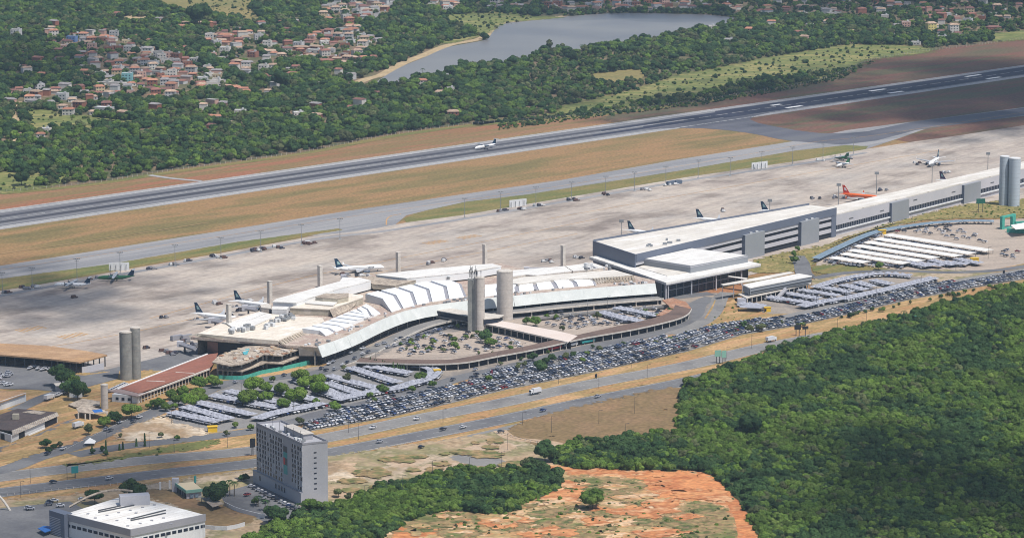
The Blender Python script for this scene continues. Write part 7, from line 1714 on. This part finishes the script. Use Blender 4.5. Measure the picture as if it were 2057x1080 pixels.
kiosk('yellow kiosk at the top left corner of the white carports', 1763,1782,462,472)
kiosk('yellow kiosk right of the white carports', 1948,1968,518,530)
def tent(label, px, py, r_, h):
    g = G(px,py); t = thing('tent', label, 'tent', g); b = MB(); b.add([(g.x-r_,g.y-r_,2.2),(g.x+r_,g.y-r_,2.2),(g.x+r_,g.y+r_,2.2),(g.x-r_,g.y+r_,2.2),(g.x,g.y,h)], [(0,1,4),(1,2,4),(2,3,4),(3,0,4),(3,2,1,0)]); b.build('fabric', M['palewhite'], t)
    for sx in (-1,1):
        for sy in (-1,1): MB().box((g.x+sx*r_*.93,g.y+sy*r_*.93,1.1), (.15,.15,2.2)).build('pole', M['steel'], t)
tent('white peaked tent beside the access road on the left', 181,895,3.0,4.8); tent('white peaked tent at the foot of the antenna tower', 984,662,3.2,6.5); tent('smaller white peaked tent beside the antenna tower', 991,664,2.4,5)
g = G(88,1066); MB().prism([p.xy for p in GP([(76,1060),(88,1055),(102,1056),(102,1064),(90,1068)], 3)], 2.7, 3).build('blue_awning_roof', M['blue'], label='bright blue flat awning in the yard before the big white hall', cat='awning')
# low fences
def fence(label, line, h, m, step=3.0, name='fence'):
    L = resample(smooth([G(*p).xy for p in line], 3), step); t = thing(name, label, 'fence', (*L[len(L)//2],0)); b = MB()
    for p in L: b.box((p.x,p.y,h/2), (.25,.25,h))
    b.build('posts', M['concrete'], t, kind='stuff'); b = MB(); b.sweep(L, [(0,h*.9),(0,h)]); b.sweep(L, [(0,h*.4),(0,h*.46)]); b.build('rails', m, t, kind='stuff')
fence('light guard rail along the near carriageway', [(300,975),(511,945),(680,917),(843,886),(930,868)], 1.0, M['concrete'], 4)
fence('white striped kerb rail along the access road', [(130,905),(200,870),(270,838),(330,812)], .9, M['palewhite'], 2.2)
fence('perimeter fence along the wood behind the runway', [(x,y+1) for x, y in TREELINE[1:-1]], 2.4, M['darksteel'], 6)
fence('post fence around the bare plots', [(1000,872),(1060,888),(1110,896)], 1.8, M['darksteel'], 4)
fence('fence in front of the far highway', [(0,998),(120,985),(260,972)], 1.5, M['darksteel'], 4)
# ================================================================= clouds that shade parts of the ground, high above
def cloud_mat():
    m, t, b = new_mat('cloud_white'); N = t.nodes; L = t.links
    for n in list(N):
        if n.type == 'BSDF_PRINCIPLED': N.remove(n)
    d = N.new('ShaderNodeBsdfDiffuse'); d.inputs[0].default_value = (.9,.9,.92,1); tr = N.new('ShaderNodeBsdfTransparent'); mx = N.new('ShaderNodeMixShader'); mx.inputs[0].default_value = .15
    L.new(tr.outputs[0], mx.inputs[1]); L.new(d.outputs[0], mx.inputs[2]); L.new(mx.outputs[0], N['Material Output'].inputs[0]); return m
CLM = cloud_mat()
def cloud(label, spots, zc=1500, seed=1):
    r = random.Random(seed); bm = bmesh.new()
    for px, py, rx, ry, n in spots:
        c = G(px, py); c = c+SUN*((zc)/SUN.z)
        for k in range(n):
            a = r.uniform(0,2*PI); d = math.sqrt(r.random()); q = Vector((c.x+rx*d*math.cos(a), c.y+ry*d*math.sin(a), zc+r.uniform(-15,40)*(1-d*.7)))
            s = r.uniform(.16,.42)*min(rx,ry)*(1.15-.6*d)
            res = bmesh.ops.create_icosphere(bm, subdivisions=2, radius=s)
            for v in res['verts']: v.co = Vector((v.co.x*1.3, v.co.y*1.3, v.co.z*.6))*(1+.3*noise.noise(v.co/(s*.7)+q)) + q
    me = bpy.data.meshes.new('cloud'); bm.to_mesh(me); bm.free(); me.materials.append(CLM); me.polygons.foreach_set('use_smooth', [True]*len(me.polygons))
    o = bpy.data.objects.new('cloud', me); C.objects.link(o); tag(o, label, 'cloud', kind='stuff')
cloud('fair weather cloud high above the far end of the runway', [(1800,205,330,150,60),(2050,180,260,260,60),(1480,240,150,55,24),(2000,268,150,60,22),(1600,170,120,60,16)], seed=1)
cloud('fair weather cloud high above the left apron', [(90,610,75,80,18),(-80,600,120,150,26),(330,590,70,40,11),(180,565,60,40,9)], seed=2)
cloud('fair weather cloud high above the lower right forest', [(1850,960,85,130,34),(2030,1020,85,120,30),(1720,880,35,50,8),(2000,760,50,60,10)], seed=3)
cloud('fair weather cloud high above the hotel', [(560,960,45,60,5),(60,960,130,150,20),(300,1000,90,80,7),(80,800,80,60,9)], seed=4)
cloud('fair weather cloud high above the town and the left wood', [(60,130,150,200,34),(1500,0,500,260,50),(1000,-30,350,230,34),(2100,0,300,300,30),(400,-10,60,60,6)], seed=5)
# ================================================================= air
hx = [(-2600,1150),(2600,1150),(2600,-40)]
b = MB(); b.box((0, 10000, 230), (19000, 33000, 466))
me = bpy.data.meshes.new('haze'); me.from_pydata(b.v, [], b.f); hm = bpy.data.materials.new('haze_air'); hm.use_nodes = True
N = hm.node_tree.nodes; N.remove(N['Principled BSDF']); pv = N.new('ShaderNodeVolumePrincipled'); pv.inputs['Color'].default_value = (.50,.72,1,1); pv.inputs['Density'].default_value = .000032; pv.inputs['Anisotropy'].default_value = 0
hm.node_tree.links.new(pv.outputs[0], N['Material Output'].inputs['Volume']); me.materials.append(hm)
o = bpy.data.objects.new('haze', me); C.objects.link(o); o['kind'] = 'stuff'; o['label'] = 'pale blue haze in the air over the whole valley'
